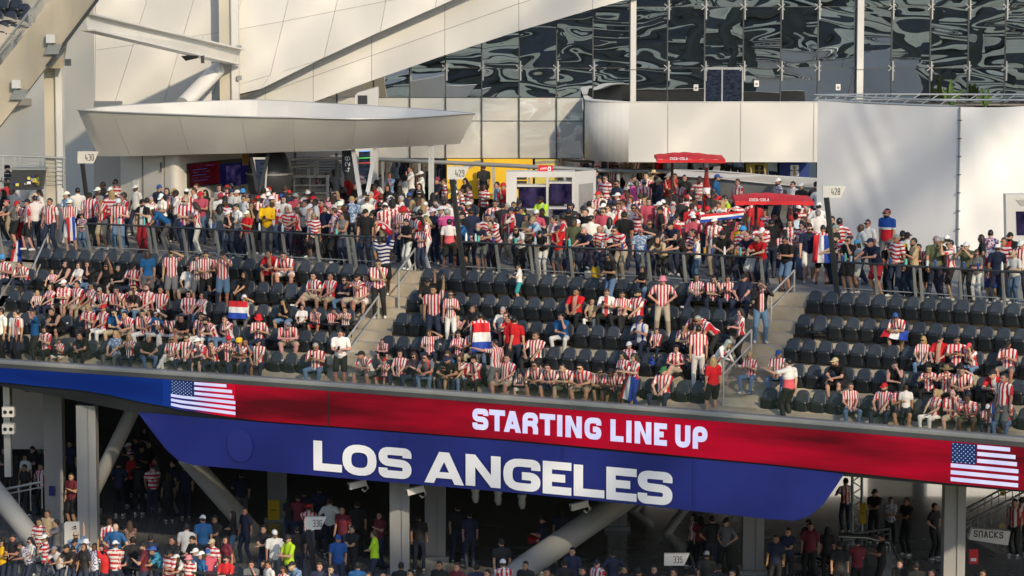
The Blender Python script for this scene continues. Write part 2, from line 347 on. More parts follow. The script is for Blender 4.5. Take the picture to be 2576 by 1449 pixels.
# aisles: s of the middle at the top and the bottom
def aisle_mid(u, v): 
    p = Pz(u, v, ZC); return st_of(p)[0]
AIS = {'430': s_at(40, 4.5, 2.3), '429': s_at(1002, 4.5, 2.3), '428': s_at(1968, 4.5, 2.3)}
AW = 1.22
for nm, sc_ in AIS.items():
    st = thing('aisle_stairs', f'pale concrete aisle steps ' + {'430': 'near the cream column at the end', '429': 'in the middle near the canopy end', '428': 'near the grey drape enclosure'}[nm], 'steps', 'aisle stairs between the seating blocks')
    for k in range(5):
        z1 = ZR[k + 1] if k < 4 else ZC
        n = 2
        for j in range(1, n):
            zt = ZR[k] + (z1 - ZR[k]) * j / n; d = 0.42
            mb = MB(); sweep(mb, [(AT[k + 1] - d * (n - j), zt), (AT[k + 1] - 0.003, zt), (AT[k + 1] - 0.003, ZR[k] + 0.003), (AT[k + 1] - d * (n - j), ZR[k] + 0.003)], sc_ - AW / 2, sc_ + AW / 2, 2, closed=True)
            mb.build('step', 'concrete', st)
# parapet: cap, LED ribbon, banner
par = thing('parapet', 'grey metal parapet capping the front of the upper stand', 'parapet')
mb = MB(); sweep(mb, [(-0.06, -0.02), (-0.02, 0.012), (0.30, 0.012), (0.30, -0.5), (-0.06, -0.09)], S0, S1, 40, closed=True); mb.build('cap_plate', 'cap_metal', par)
mb = MB(); sweep(mb, [(-0.05, -0.093), (0.28, -0.093), (0.28, -0.222), (-0.05, -0.222)], S0, S1, 40, closed=True); mb.build('trim_band', 'cap_dark', par)
# glass guard standing on the cap
guard = thing('glass_guard', 'clear frameless glass guard standing on the parapet cap', 'glass guard')
gs = S0
while gs < S1 - 0.1:
    mb = MB(); sweep(mb, [(0.12, 0.014), (0.135, 0.014), (0.135, 0.80), (0.12, 0.80)], gs + 0.008, min(gs + 1.52, S1), 2, closed=True); mb.build('glass_pane', 'glass_guard', guard); gs += 1.53
led = thing('ribbon_screen', 'long red and blue LED ribbon screen reading STARTING LINE UP', 'screen')
LT = -0.06
LEDTOP = [(-60, 911), (0, 913), (644, 953), (825, 970), (1288, 1003), (1932, 1055), (2392, 1108), (2576, 1122)]
LEDBOT = [(-60, 959), (0, 961), (104, 972), (201, 981), (278, 994), (347, 1010), (417, 1022), (451, 1031), (590, 1050), (644, 1058), (1288, 1107), (1932, 1167), (2392, 1216), (2600, 1236)]
ZTOP = -0.225
def led_z(u):
    return sz_at(u, lerp_tab(LEDBOT, u), LT)
LB = [led_z(u) for u in [x for x, _ in LEDBOT]]
LBs = sorted(LB)
def led_strip(name, u0, u1, m, t=LT, n=20, fz0=None, fz1=None):
    mb = MB(); vs = []
    s0, s1 = s_at(u0, t, -0.8), s_at(u1, t, -0.8)
    for i in range(n + 1):
        s = s0 + (s1 - s0) * i / n; zb = lerp_tab(LBs, s)
        a, b = (0, 1) if fz0 is None else (fz0, fz1)
        vs += [F(s, t, ZTOP + (zb - ZTOP) * b), F(s, t, ZTOP + (zb - ZTOP) * a)]
    mb.add(vs, [(2 * i, 2 * i + 2, 2 * i + 3, 2 * i + 1) for i in range(n)])
    return mb.build(name, m, led)
led_strip('screen_panel', -120, 410, 'led_blue'); 
# panel where blue fades into the flag and red
led_strip('screen_panel', 592, 824.0, 'led_red'); led_strip('screen_panel', 827.0, 2385, 'led_red', n=40); led_strip('screen_panel', 2563, 2660, 'led_red')
m = emis_noise('led_fade', (0.006, 0.045, 0.28), (0.006, 0.045, 0.28), 1.0)
nt = m.node_tree; rp = [n for n in nt.nodes if n.type == 'VALTORGB'][0]; tc = [n for n in nt.nodes if n.type == 'TEX_COORD'][0]
gr = nd(nt, 'ShaderNodeSeparateXYZ'); mr = nd(nt, 'ShaderNodeMapRange'); xa, xb = F(s_at(412, LT, -1), LT, -1).x, F(s_at(590, LT, -1), LT, -1).x
mr.inputs[1].default_value = xa; mr.inputs[2].default_value = xb
nt.links.new(tc.outputs['Object'], gr.inputs[0]); nt.links.new(gr.outputs[0], mr.inputs[0]); nt.links.new(mr.outputs[0], rp.inputs[0])
rp.color_ramp.elements[0].position = 0.05; rp.color_ramp.elements[1].position = 0.75; rp.color_ramp.elements[1].color = (0.45, 0.004, 0.02, 1)
rp.color_ramp.elements[0].color = (0.005, 0.028, 0.18, 1); e = rp.color_ramp.elements.new(0.42); e.color = (0.03, 0.015, 0.09, 1)
led_strip('screen_panel', 410, 592, 'led_fade'); led_strip('screen_panel', 2385, 2563, 'led_red')
mb = MB(); a = s_at(825.5, LT, -0.8); sweep(mb, [(LT + 0.004, ZTOP), (LT + 0.02, ZTOP), (LT + 0.02, -1.5), (LT + 0.004, -1.5)], a - 0.03, a + 0.03, 1, closed=True); mb.build('panel_joint', 'black', led)
def flag(u0, uc, u1, fz):
    for k in range(6):
        a, b = fz[0] + (fz[1] - fz[0]) * (2 * k) / 11.5, fz[0] + (fz[1] - fz[0]) * (2 * k + 1.15) / 11.5
        led_strip('stripe', uc + 2 if k < 3 else u0, u1 - (4 if k == 2 else 8 if k == 1 else 22 if k == 0 else 0), 'led_white' if (k < 3 or u0 > 1000) else 'led_white', LT - 0.012, 6, a, b)
    led_strip('canton', u0, uc, 'led_canton', LT - 0.016, 4, fz[0] - 0.005, fz[0] + (fz[1] - fz[0]) * 0.505)
    mb = MB(); s0, s1 = s_at(u0, LT, -.8), s_at(uc, LT, -.8)
    for r in range(9):
        for c in range(6 if r % 2 == 0 else 5):
            s = s0 + (s1 - s0) * ((c + (0.5 if r % 2 == 0 else 1.0)) / 6.0); zb = lerp_tab(LBs, s)
            z = ZTOP + (zb - ZTOP) * (fz[0] + (fz[1] - fz[0]) * 0.5 * (r + 0.5) / 9); q = 0.020
            pts = []
            for i in range(10):
                a = math.pi * i / 5; rr = q if i % 2 == 0 else q * 0.5; pts.append(F(s + rr * math.sin(a), LT - 0.020, z + rr * math.cos(a)))
            mb.add(pts, [tuple(range(10))])
    mb.build('star', 'led_star', led)
flag(430, 487, 592, (0.02, 0.95)); flag(2392, 2456, 2562, (0.03, 0.97))
# STARTING LINE UP, letter by letter at its measured place
def place_on(t0):
    return lambda x, y, l: F(x, t0 - l, y)
base_z = lambda s, f: ZTOP + (lerp_tab(LBs, s) - ZTOP) * f
mb = MB()
for ch, u0, u1 in [('S', 1189, 1229), ('T', 1231, 1271), ('A', 1268, 1311), ('R', 1315, 1354), ('T', 1358, 1397), ('I', 1402, 1415), ('N', 1423, 1464), ('G', 1471, 1513), ('L', 1536, 1569), ('I', 1576, 1589), ('N', 1597, 1639), ('E', 1646, 1678), ('U', 1699, 1737), ('P', 1743, 1780)]:
    sa, sb = s_at(u0, LT, -.8), s_at(u1, LT, -.8); z0 = base_z(sa, 0.775); z1 = base_z(sa, 0.17)
    if ch == 'I': mb.add([F(x, LT - 0.012, z) for x, z in ((sa, z0), (sb, z0), (sb, z1), (sa, z1))], [(0, 1, 2, 3)])
    else: glyph(mb, ch, sa, z0, sb - sa, z1 - z0, 0.155, place_on(LT - 0.012))
mb.build('lettering', 'led_white', led)
# hanging banner
ban = thing('city_banner', 'blue fabric banner reading LOS ANGELES below the ribbon screen', 'banner')
BTOP = [(347, 1037), (400, 1041), (500, 1050), (644, 1061), (943, 1084), (1286, 1111), (1635, 1144.5), (1932, 1171), (2123, 1192)]
BBOT = [(347, 1038), (380, 1083), (417, 1130), (448, 1158), (486, 1170), (560, 1176), (644, 1183), (977, 1213), (1288, 1239), (1600, 1269), (1932, 1306), (1998, 1310.5), (2036, 1298), (2071, 1269), (2100, 1228), (2123, 1193)]
BT = -0.10
us = sorted(set([347 + (2123 - 347) * i / 90 for i in range(91)] + [x for x, _ in BBOT])); mb = MB(); vs = []; nv = 8
for u in us:
    s1_, z1_ = sz_at(u, lerp_tab(BTOP, u), BT); s2_, z2_ = sz_at(u, lerp_tab(BBOT, u), BT)
    for j in range(nv + 1):
        f = j / nv; z = z1_ + (z2_ - z1_) * f
        w = 0.045 * math.sin(u * 0.021 + 2.2 * f) * f * (1 - f) * 2 + 0.018 * math.sin(u * 0.13 + 6 * f) * (1 - f) ** 2 * (0.4 + 0.6 * math.sin(u * 0.011)) + 0.02 * math.sin(u * 0.007)
        vs.append(F(s1_ + (s2_ - s1_) * f, BT + w * 0.6, z))
mb.add(vs, [(i * (nv + 1) + j, (i + 1) * (nv + 1) + j, (i + 1) * (nv + 1) + j + 1, i * (nv + 1) + j + 1) for i in range(len(us) - 1) for j in range(nv)], smooth=True)
mb.build('banner_cloth', 'banner_blue', ban)
mb = MB()
for ch, u0, u1, vt, vb in [('L', 790, 862, 1107, 1183), ('O', 863, 949, 1115, 1193), ('S', 954, 1037, 1122, 1200), ('A', 1069, 1169, 1133, 1213), ('N', 1173, 1261, 1141, 1221), ('G', 1268, 1361, 1150, 1231), ('E', 1367, 1439, 1158, 1241), ('L', 1445, 1522, 1167, 1247), ('E', 1527, 1603, 1173, 1256), ('S', 1606, 1693, 1181, 1265)]:
    sa, zt = sz_at(u0, vt, BT); _, zb = sz_at(u0, vb, BT); sb, _ = sz_at(u1, vb, BT); zb += 0.01
    slope = -0.0
    glyph(mb, ch, sa, zb, (sb - sa) / 1.28, zt - zb, 0.222, lambda x, y, l, sa=sa: F(sa + (x - sa) * 1.28, BT - 0.042 - l, y))
mb.build('lettering', 'white_print', ban)
for u in (1010, 1415, 1745):      # welded seams of the banner cloth
    mb = MB(); s1_, z1_ = sz_at(u, lerp_tab(BTOP, u) + 3, BT); s2_, z2_ = sz_at(u, lerp_tab(BBOT, u) - 2, BT); mb.add([F(s1_, BT - .036, z1_), F(s1_ + .03, BT - .036, z1_), F(s1_ + .03, BT - .036, z2_), F(s1_, BT - .036, z2_)], [(0, 1, 2, 3)]); mb.build('seam', 'banner_light', ban)
for (u, v, r) in [(605, 1120, 0.43)]:
    s, z = sz_at(u, v, BT); mb = MB(); mb.add([F(s + r * math.cos(a * math.pi / 16), BT - 0.042, z + r * 1.15 * math.sin(a * math.pi / 16)) for a in range(32)], [tuple(range(32))]); mb.build('printed_disc', 'banner_light', ban)
# soffit behind the ribbon and slab over the lower concourse
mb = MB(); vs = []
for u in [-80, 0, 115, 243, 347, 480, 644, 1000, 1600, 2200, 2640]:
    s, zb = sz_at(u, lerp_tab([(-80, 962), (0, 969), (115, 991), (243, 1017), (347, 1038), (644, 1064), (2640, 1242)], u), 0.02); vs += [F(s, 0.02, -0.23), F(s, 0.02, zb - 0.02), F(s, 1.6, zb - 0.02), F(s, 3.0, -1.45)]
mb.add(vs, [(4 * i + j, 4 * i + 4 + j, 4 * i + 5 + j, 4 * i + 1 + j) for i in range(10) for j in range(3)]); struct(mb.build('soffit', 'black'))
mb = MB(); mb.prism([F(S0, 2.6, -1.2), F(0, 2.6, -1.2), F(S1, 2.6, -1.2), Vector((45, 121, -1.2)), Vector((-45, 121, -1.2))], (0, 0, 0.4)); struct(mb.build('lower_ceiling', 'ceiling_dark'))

# ------------------------------------------------------------ railings along the upper concourse
RT = AT[5] + 0.20; RH = 0.98; LEAN = 0.30
RAILS = []
def concourse_rail(u0, u1, label, joint_every=2):
    sa, sb = s_at(u0, RT, ZC + 1), s_at(u1, RT, ZC + 1); RAILS.append((sa, sb)); root = thing('glass_railing', label, 'railing', 'glass railings along the upper concourse edge')
    n = max(1, round((sb - sa) / 1.18)); top = lambda s: F(s, RT - LEAN, ZC + RH)
    for i in range(n + 1):
        s = sa + (sb - sa) * i / n
        for k in ((-0.09, 0.09) if i % 3 == 2 and 0 < i < n else (0,)):
            mb = MB(); mb.beam(F(s + k, RT, ZC - 0.25), F(s + k, RT - LEAN, ZC + RH - 0.03), 0.055, 0.10, up=(NX, NY, 0.3)); mb.build('post', 'steel_grey', root)
        if i < n:
            s2 = sa + (sb - sa) * (i + 1) / n; g = 0.06; mb = MB()
            q = [F(s + g, RT - 0.03, ZC + 0.10), F(s2 - g, RT - 0.03, ZC + 0.10), F(s2 - g, RT - LEAN + 0.03, ZC + RH - 0.06), F(s + g, RT - LEAN + 0.03, ZC + RH - 0.06)]
            mb.prism(q, (-0.004, -0.011, 0)); mb.build('glass_pane', 'glass_clear', root)
    m2 = 16
    mb = MB(); mb.tube([top(sa + (sb - sa) * i / m2) for i in range(m2 + 1)], 0.032, 8); mb.build('handrail', 'dark_metal', root)
    mb = MB(); mb.tube([F(sa + (sb - sa) * i / m2, RT - 0.10, ZC + 0.22) for i in range(m2 + 1)], 0.016, 6); mb.build('lower_rail', 'steel_grey', root)
    return root
concourse_rail(-60, 6, 'short glass railing at the head of the 430 aisle steps')
concourse_rail(229, 978, 'long glass railing below the kiosk and canopy')
concourse_rail(1168, 1924, 'long glass railing below the screen stand and parasols')
concourse_rail(2106, 2640, 'glass railing running on past the 428 sign in front of the drape')
# section signs on leaning blades
def section_sign(txt, u_l, u_r, v_t, v_b, post_top, post_bot, tt, zb, label):
    root = thing('section_sign', label, 'sign', 'numbered section signs')
    sb_, tb = st_of(Pz(*post_bot, zb)); base = F(sb_, tb, zb); 
    # the blade leans towards the pitch
    lean = tt; s2, z2 = sz_at(post_top[0], post_top[1], tb - lean); top = F(s2, tb - lean, z2); y = top.y
    mb = MB(); mb.beam(base, top, 0.07, 0.14, up=(EX, EY, 0)); mb.build('post', 'dark_metal', root)
    a, b, c, d = Py(u_l, v_b, y), Py(u_r - 14 * (v_b - v_t) / 30, v_b, y), Py(u_r, v_t, y), Py(u_l, v_t, y)
    mb = MB(); mb.prism([a, b, c, d], (0.0, 0.14, 0)); mb.build('panel', 'white_metal', root)
    mb = MB(); w = (c - d).length; h = (d - a).length; x = w * 0.36; cw = h * 0.20
    for ch in txt: glyph(mb, ch, x, h * 0.22, cw, h * 0.56, h * 0.055, lambda X, Y, l: a + Vector((X, -0.004 - l, Y))); x += cw * 1.32
    mb.build('lettering', 'ink', root); return root
section_sign('430', 195, 249, 381, 411, (207, 411), (230, 590), 0.55, ZC, 'white section sign reading 430 near the kiosk door and cream column')
section_sign('429', 1126, 1180, 420, 451, (1137, 451), (1168, 700), 0.55, ZC, 'white section sign reading 429 before the yellow mural')
section_sign('428', 2070, 2129, 467, 497, (2079, 497), (2107, 745), 0.55, ZC, 'white section sign reading 428 before the grey drape')
# aisle handrails
def aisle_handrail(pts, label, r=0.03):
    """pts: (u, v, t) of the tube; feet go straight down to the terrace"""
    root = thing('aisle_handrail', label, 'handrail', 'steel handrails in the aisles'); P = []
    for u, v, t in pts: s, z = sz_at(u, v, t); P.append(F(s, t, z))
    up, low = P[:len(P)], None
    mb = MB(); mb.tube(P, r, 8); mb.build('top_rail', 'steel_pale', root)
    mb = MB(); mb.tube([p + Vector((0, 0, -0.42)) for p in P if True], r * 0.8, 6); mb.build('lower_rail', 'steel_pale', root)
    for p in (P[0], P[-1]):
        s, t = st_of(p); zf = max([ZR[k] for k in range(5) if AT[k] <= t + 0.02] + ([ZC] if t > AT[5] else []))
        mb = MB(); mb.tube([Vector((p.x, p.y, zf)), p], r * 1.05, 8); mb.build('post', 'steel_pale', root)
aisle_handrail([(866, 862, 1.1), (952, 745, 3.4)], 'steel handrail low in the middle aisle above the panel joint')
aisle_handrail([(1003, 682, 3.9), (1045, 625, 5.1)], 'steel handrail at the top of the middle aisle under the canopy end')
aisle_handrail([(80, 680, 4.0), (124, 580, 5.2)], 'steel handrail at the aisle top near the cream column')
aisle_handrail([(-20, 780, 2.3), (34, 695, 3.9)], 'steel handrail at the very edge below the cream column')
aisle_handrail([(1940, 741, 4.1), (1998, 680, 5.2)], 'steel handrail at the aisle top below the nearer parasol')
aisle_handrail([(1820, 905, 1.1), (1890, 830, 2.6)], 'steel handrail low in the aisle above the word UP')
# ============================================================ WHAT STANDS BEHIND THE UPPER CONCOURSE
YF = 113.0                                  # the glass facade, square to the view
zf = lambda v, y=YF: Py(1288, v, y).z
xf = lambda u, y=YF: Py(u, 300, y).x
# --- glass facade: panes, mullions, clamps
fac = thing('glass_facade', 'tall glass facade of dark mirror panes with steel mullions and clamps', 'facade')
UX = [755, 848, 940, 1031, 1121, 1212, 1306, 1400, 1491, 1586, 1678, 1771, 1868, 1962, 2055, 2150, 2240, 2337, 2432, 2525, 2620]
VZ = [-140, 17, 171, 245, 304, 398, 470]
edge = [(600, 320), (787, 257), (934, 203), (1024, 172), (1121, 138), (1211, 108), (1288, 83), (1491, 23), (1575, 0), (1900, -110)]
pane_cache = {}
for i in range(len(UX) - 1):
    for j in range(len(VZ) - 1):
        u0, u1, v0, v1 = UX[i], UX[i + 1], VZ[j], VZ[j + 1]
        if v1 < lerp_tab(edge, u1) - 12: continue
        if u0 >= 1490 and v0 >= 245 and not (v0 >= 398): continue       # behind the white balcony
        if u0 >= 1490 and v0 == 171: v1 = 258
        if u0 == 1771 and v0 == 171: continue                           # the doors
        if u0 >= 2030 and v0 >= 300: continue
        x0, x1, z0, z1 = xf(u0) + 0.012, xf(u1) - 0.012, zf(v1) + 0.008, zf(v0) - 0.008
        pale = v0 >= 245 and v1 <= 400
        key = (round(x1 - x0, 2), round(z1 - z0, 2), pale)
        if key not in pane_cache:
            mb = MB(); mb.box((0, 0, 0), (key[0], 0.03, key[1])); o = mb.build('glass_pane', 'glass_pale' if pale else 'glass_dark', fac); pane_cache[key] = o.data
        else: o = link('glass_pane', pane_cache[key], fac)
        o.location = ((x0 + x1) / 2, YF, (z0 + z1) / 2); o.rotation_euler = (RND.gauss(0, 0.007) - 0.006, 0, RND.gauss(0, 0.009))
for u in UX:
    vt = max(lerp_tab(edge, u) - 8, -140); vb = 258 if u > 1495 else 470
    mb = MB(); mb.box((xf(u), YF - 0.02, (zf(vb) + zf(vt)) / 2), (0.045, 0.14, zf(vt) - zf(vb))); mb.build('mullion', 'mullion_dark', fac)
    for v in (17, 171):
        if v > vt + 4 and u < 2600:
            mb = MB(); c = Vector((xf(u), YF - 0.10, zf(v)))
            for a in (0.7, 2.4): mb.beam(c + Vector((-0.16 * math.cos(a), 0, -0.16 * math.sin(a))), c + Vector((0.16 * math.cos(a), 0, 0.16 * math.sin(a))), 0.04, 0.03)
            mb.beam(c + Vector((0.05, 0.0, -0.45)), c + Vector((0.05, 0.0, 0.25)), 0.05, 0.05); mb.build('clamp', 'steel_pale', fac)
for v, ua, ub in ((17, 1500, 2620), (171, 1031, 2620), (245, 940, 1491), (304, 1100, 1491), (398, 660, 1491)):
    mb = MB(); mb.box(((xf(ua) + xf(ub)) / 2, YF - 0.012, zf(v)), (xf(ub) - xf(ua), 0.05, 0.022)); mb.build('transom', 'mullion_dark', fac)
# doors in the facade
dr = thing('facade_door', 'dark double door with slim steel frame set in the glass facade', 'door')
for a, b in ((1774, 1813), (1818, 1865)):
    mb = MB(); mb.box(((xf(a) + xf(b)) / 2, YF + 0.04, (zf(258) + zf(175)) / 2), (xf(b) - xf(a), 0.05, zf(175) - zf(258))); mb.build('leaf', 'menu_dark', dr)
for u in (1772, 1815.5, 1867):
    mb = MB(); mb.box((xf(u), YF - 0.04, (zf(258) + zf(173)) / 2), (0.05, 0.12, zf(173) - zf(258))); mb.build('jamb', 'steel_pale', dr)
mb = MB(); mb.box((xf(1819), YF - 0.05, zf(172)), (xf(1868) - xf(1771) - 0.1, 0.12, 0.07)); mb.build('lintel', 'steel_pale', dr)
for u, v, lab in ((1750, 220, 'white paper notice on the glass just beside the double door hinge'), (1902, 210, 'white paper notice on the first pane past the double door'), (2107, 219, 'white paper notice on the glass near the tall white facade column')):
    mb = MB(); mb.box((xf(u), YF - 0.07, zf(v)), (0.17, 0.01, 0.22)); o = mb.build('notice', 'paper'); tag(o, lab, 'notice', 'paper notices on the facade')
    mb = MB(); mb.box((xf(u), YF - 0.078, zf(v + 1)), (0.09, 0.004, 0.09)); mb.build('printed_block', 'grey_vinyl', o)
for u0, u1, lab in ((1584, 1598, 'slender white column before the facade nearer the white sail wall'), (2150, 2166, 'slender white column before the facade above the grey drape')):
    root = thing('facade_column', lab, 'column', 'white columns in front of the facade')
    mb = MB(); mb.box(((xf(u0) + xf(u1)) / 2, YF - 0.4, (zf(300) + zf(-160)) / 2), (xf(u1) - xf(u0), 0.35, zf(-160) - zf(300))); mb.build('shaft', 'white_metal', root)
    mb = MB(); mb.box(((xf(u0) + xf(u1)) / 2, YF - 0.4, zf(173)), (xf(u1) - xf(u0) + 0.02, 0.37, 0.03)); mb.build('splice', 'joint', root)
mb = MB(); mb.box((8, YF + 9, 6), (70, 0.4, 16)); tag(struct(mb.build('inner_wall', 'dark_wall')), kind='structure')
mb = MB(); mb.box((8, YF + 4.5, zf(257)), (60, 8.8, 0.25)); struct(mb.build('inner_floor', 'floor_grey'))
# --- white panelled wall like a sail, and the band below its edge
sail = thing('sail_wall', 'huge cream white panelled wall sweeping up over the kiosk', 'wall')
YS = 111.2
low = [(240, 272), (600, 250), (644, 230), (787, 158), (934, 90), (1140, 0), (1420, -130)]
vj = [[(240, 272), (240, 60), (240, -40)], [(280, 285), (287, 267), (370, 0), (382, -40)], [(405, 280), (412, 258), (487, 0), (499, -40)], [(530, 262), (550, 190), (609, 0), (620, -40)], [(660, 232), (674, 213), (726, 0), (735, -40)], [(816, 140), (849, 0), (858, -40)], [(957, 77), (971, 0), (975, -40)], [(1096, 17), (1099, 0), (1103, -40)], [(1240, -40), (1242, -60)]]
hj1 = [(200, 133), (240, 126), (360, 110), (550, 82), (644, 67), (987, 0), (1200, -42)]
hj2 = [(200, 290), (500, 243), (547, 230), (644, 200), (787, 157), (900, 120), (1300, -10)]
def vj_u(k, v):
    return lerp_tab(sorted([(p[1], p[0]) for p in vj[k]]), v)
for k in range(len(vj) - 1):
    for ra, rb in (('top', hj1), (hj1, hj2), (hj2, 'low')):
        poly = []
        fa = (lambda u: -60) if ra == 'top' else (lambda u, t=ra: lerp_tab(t, u)); fb = (lambda u: 400) if rb == 'low' else (lambda u, t=rb: lerp_tab(t, u))
        # corners of the cell, solved by a few fixed point steps, then cut by the lower edge
        def corner(kk, fn):
            v = fn(vj_u(kk, 100))
            for _ in range(6): v = fn(vj_u(kk, v))
            return [vj_u(kk, v), v]
        A, B, C_, D = corner(k, fa), corner(k + 1, fa), corner(k + 1, fb), corner(k, fb)
        cell = [A, B, C_, D]; lowf = lambda u: lerp_tab(low, u)
        out = []; n = len(cell); dense = []
        for i in range(4):
            p, q = cell[i], cell[(i + 1) % 4]
            for t in range(6): dense.append([p[0] + (q[0] - p[0]) * t / 6, p[1] + (q[1] - p[1]) * t / 6])
        ins = lambda p: p[1] <= lowf(p[0])
        for i, p in enumerate(dense):
            q = dense[(i + 1) % len(dense)]
            if ins(p): out.append(p)
            if ins(p) != ins(q):
                a, b = (p, q)
                for _ in range(25):
                    m_ = [(a[0] + b[0]) / 2, (a[1] + b[1]) / 2]
                    if ins(m_) == ins(p): a = m_
                    else: b = m_
                out.append(a)
        if len(out) < 3: continue
        cx, cy = sum(p[0] for p in out) / len(out), sum(p[1] for p in out) / len(out)
        out = [(p[0] + 0.45 * (1 if cx > p[0] else -1), p[1] + 0.40 * (1 if cy > p[1] else -1)) for p in out]
        mb = MB(); polyY(mb, out, YS + RND.uniform(-0.006, 0.006), 0.12); mb.build('wall_panel', 'white_panel', sail)
mb = MB(); polyY(mb, [(241, 271), (241, -60), (1270, -60), (1139, -1), (934, 89.5), (787, 157.5), (644, 229.5), (600, 249)], YS + 0.125, 0.3); mb.build('backing', 'joint', sail)
band = thing('fascia_band', 'cream panelled band running diagonally under the sail wall edge', 'wall band')
YB = 112.05
btop = [(560, 150), (1650, -300)]; bbot = [(560, 310), (644, 300), (787, 257), (934, 203), (1121, 138), (1288, 83), (1491, 23), (1575, 0), (1760, -55)]
bmid = [(560, 268), (644, 243), (1288, 15), (1700, -120)]
bj = [560, 667, 788, 935, 1119, 1305, 1491, 1640]
for a, b in zip(bj, bj[1:]):
    for up in (True, False):
        e = 0.5
        if up: q = [(a + e, lerp_tab(btop, a)), (b - e, lerp_tab(btop, b)), (b - e, lerp_tab(bmid, b) - e), (a + e, lerp_tab(bmid, a) - e)]
        else: q = [(a + e, lerp_tab(bmid, a) + e), (b - e, lerp_tab(bmid, b) + e), (b - e, lerp_tab(bbot, b)), (a + e, lerp_tab(bbot, a))]
        mb = MB(); polyY(mb, q, YB, 0.10); mb.build('band_panel', 'white_panel', band)
mb = MB(); polyY(mb, [(561, 309), (561, 152), (1636, -290), (1636, -20), (1490, 22.5), (1288, 82), (934, 202), (644, 299)], YB + 0.104, 0.3); mb.build('backing', 'joint', band)
# --- shaded return wall at far left
ret = thing('return_wall', 'smooth grey white wall in shade behind the concrete stair at far left', 'wall')
a = Py(240, 300, YS); d = Vector((-0.80, 0.60, 0))
mb = MB(); p0 = a; p1 = a + d * 9
mb.prism([Vector((p0.x, p0.y, ZC)), Vector((p1.x, p1.y, ZC)), Vector((p1.x, p1.y, 14)), Vector((p0.x, p0.y, 14))], (0.1, 0.12, 0)); mb.build('wall_sheet', 'white_panel', ret)
# --- concrete raker with the stair of the stand above, its seats and rail
YR = 99.5
rak = thing('concrete_raker', 'pale concrete raker beam slanting up at the far left edge', 'beam')
mb = MB(); polyY(mb, [(-40, 370), (0, 317), (117, 168), (143, 138), (245, 0), (262, -25), (150, -25), (132, 0), (0, 165), (-40, 215)], YR, 0.5); mb.build('beam_body', 'concrete_raker', rak)
mb = MB()
for p, q in (((119, 166), (246, -2)),): mb.beam(Py(*p, YR - 0.06), Py(*q, YR - 0.06), 0.10, 0.10)
mb.build('edge_trim', 'dark_metal', rak)
upr = thing('upper_stair_railing', 'grey steel railing with thin wires above the concrete raker beam', 'railing')
YR2 = YR + 0.25
mb = MB(); mb.tube([Py(-20, 150, YR2), Py(74, 28, YR2), Py(84, 20, YR2), Py(110, -18, YR2)], 0.035); mb.build('handrail', 'steel_grey', upr)
for q in range(1, 6):
    mb = MB(); k = q * 6.4; mb.tube([Py(-20, 150 + k, YR2), Py(74, 28 + k, YR2), Py(84, 20 + k, YR2), Py(110, -18 + k, YR2)], 0.010, 5); mb.build('wire', 'steel_grey', upr)
for u, v in ((30, 88), (74, 28), (84, 20)):
    mb = MB(); mb.beam(Py(u, v, YR2), Py(u + 2, v + 38, YR2), 0.05, 0.08); mb.build('post', 'steel_grey', upr)
mb = MB(); mb.prism([Vector((-22, 101.0, 8.7)), Vector((-14.4, 101.0, 8.7)), Vector((-14.4, 106.5, 12.8)), Vector((-22, 106.5, 12.8))], (0, 0, -0.3)); struct(mb.build('upper_terrace', 'concrete'))
for u0, v, lab in ((20, 182 / 3 + 0, ''), ):
    pass
# speakers and lamps on the raker
for (u, v, lab) in ((128, 97, 'white box loudspeaker with grey lamp plate, higher on the concrete raker'), (42, 211, 'white box loudspeaker with grey lamp plate, lower on the concrete raker')):
    root = thing('wall_speaker', lab, 'speaker', 'speakers on the concrete raker'); c = Py(u, v, YR - 0.16)
    mb = MB(); mb.box(c, (0.28, 0.24, 0.27)); mb.build('housing', 'white_metal', root)
    mb = MB(); q = Py(u + 5, v + 26, YR - 0.16); mb.prism([q + Vector((-0.28, 0, -0.17)), q + Vector((0.16, 0, -0.17)), q + Vector((0.30, 0, 0.15)), q + Vector((-0.14, 0, 0.15))], (0, 0.06, 0)); mb.build('lamp_plate', 'steel_grey', root)
    mb = MB(); mb.box(c + Vector((-0.06, 0.10, -0.22)), (0.10, 0.10, 0.22)); mb.build('bracket', 'steel_pale', root)
# --- steel columns and beam
def steel_column(u0, u1, v0, v1, y, dep, name, lab, split=0.62):
    root = thing(name, lab, 'column'); x0, x1 = Py(u0, v1, y).x, Py(u1, v1, y).x; z0, z1 = Py(u0, v1, y).z, Py(u0, v0, y).z; w = x1 - x0
    mb = MB(); mb.box((x0 + w * split / 2, y + dep / 2, (z0 + z1) / 2), (w * split, dep * 0.9, z1 - z0)); mb.build('web', 'cream_shaded', root)
    mb = MB(); mb.box((x0 + w * split + w * (1 - split) / 2, y + dep / 2 - 0.05, (z0 + z1) / 2), (w * (1 - split), dep, z1 - z0)); mb.build('flange', 'white_metal', root)
    mb = MB(); mb.box((x0 + w * (split + 0.02), y - 0.06, (z0 + z1) / 2), (0.03, 0.04, z1 - z0)); mb.build('conduit', 'steel_pale', root); return root
steel_column(118, 163, 137, 625, 101.6, 0.5, 'steel_column', 'wide cream steel column standing under the concrete raker')
c2 = steel_column(553, 601, -30, 262, 110.4, 0.5, 'steel_column', 'cream steel column rising behind the white canopy with thin conduits')
for v in (120, 196):
    mb = MB(); q = Py(602, v, 110.3); mb.box(q, (0.16, 0.14, 0.16)); mb.build('junction_box', 'steel_grey', c2)
tag(MB().box(Py(171, 157, 102.3), (0.20, 0.16, 0.22)).build('lamp_box', 'steel_grey'), 'small grey lamp box fixed beside the cream column', 'lamp')
bm_ = thing('steel_beam', 'white steel beam sloping from the concrete raker to the column', 'beam')
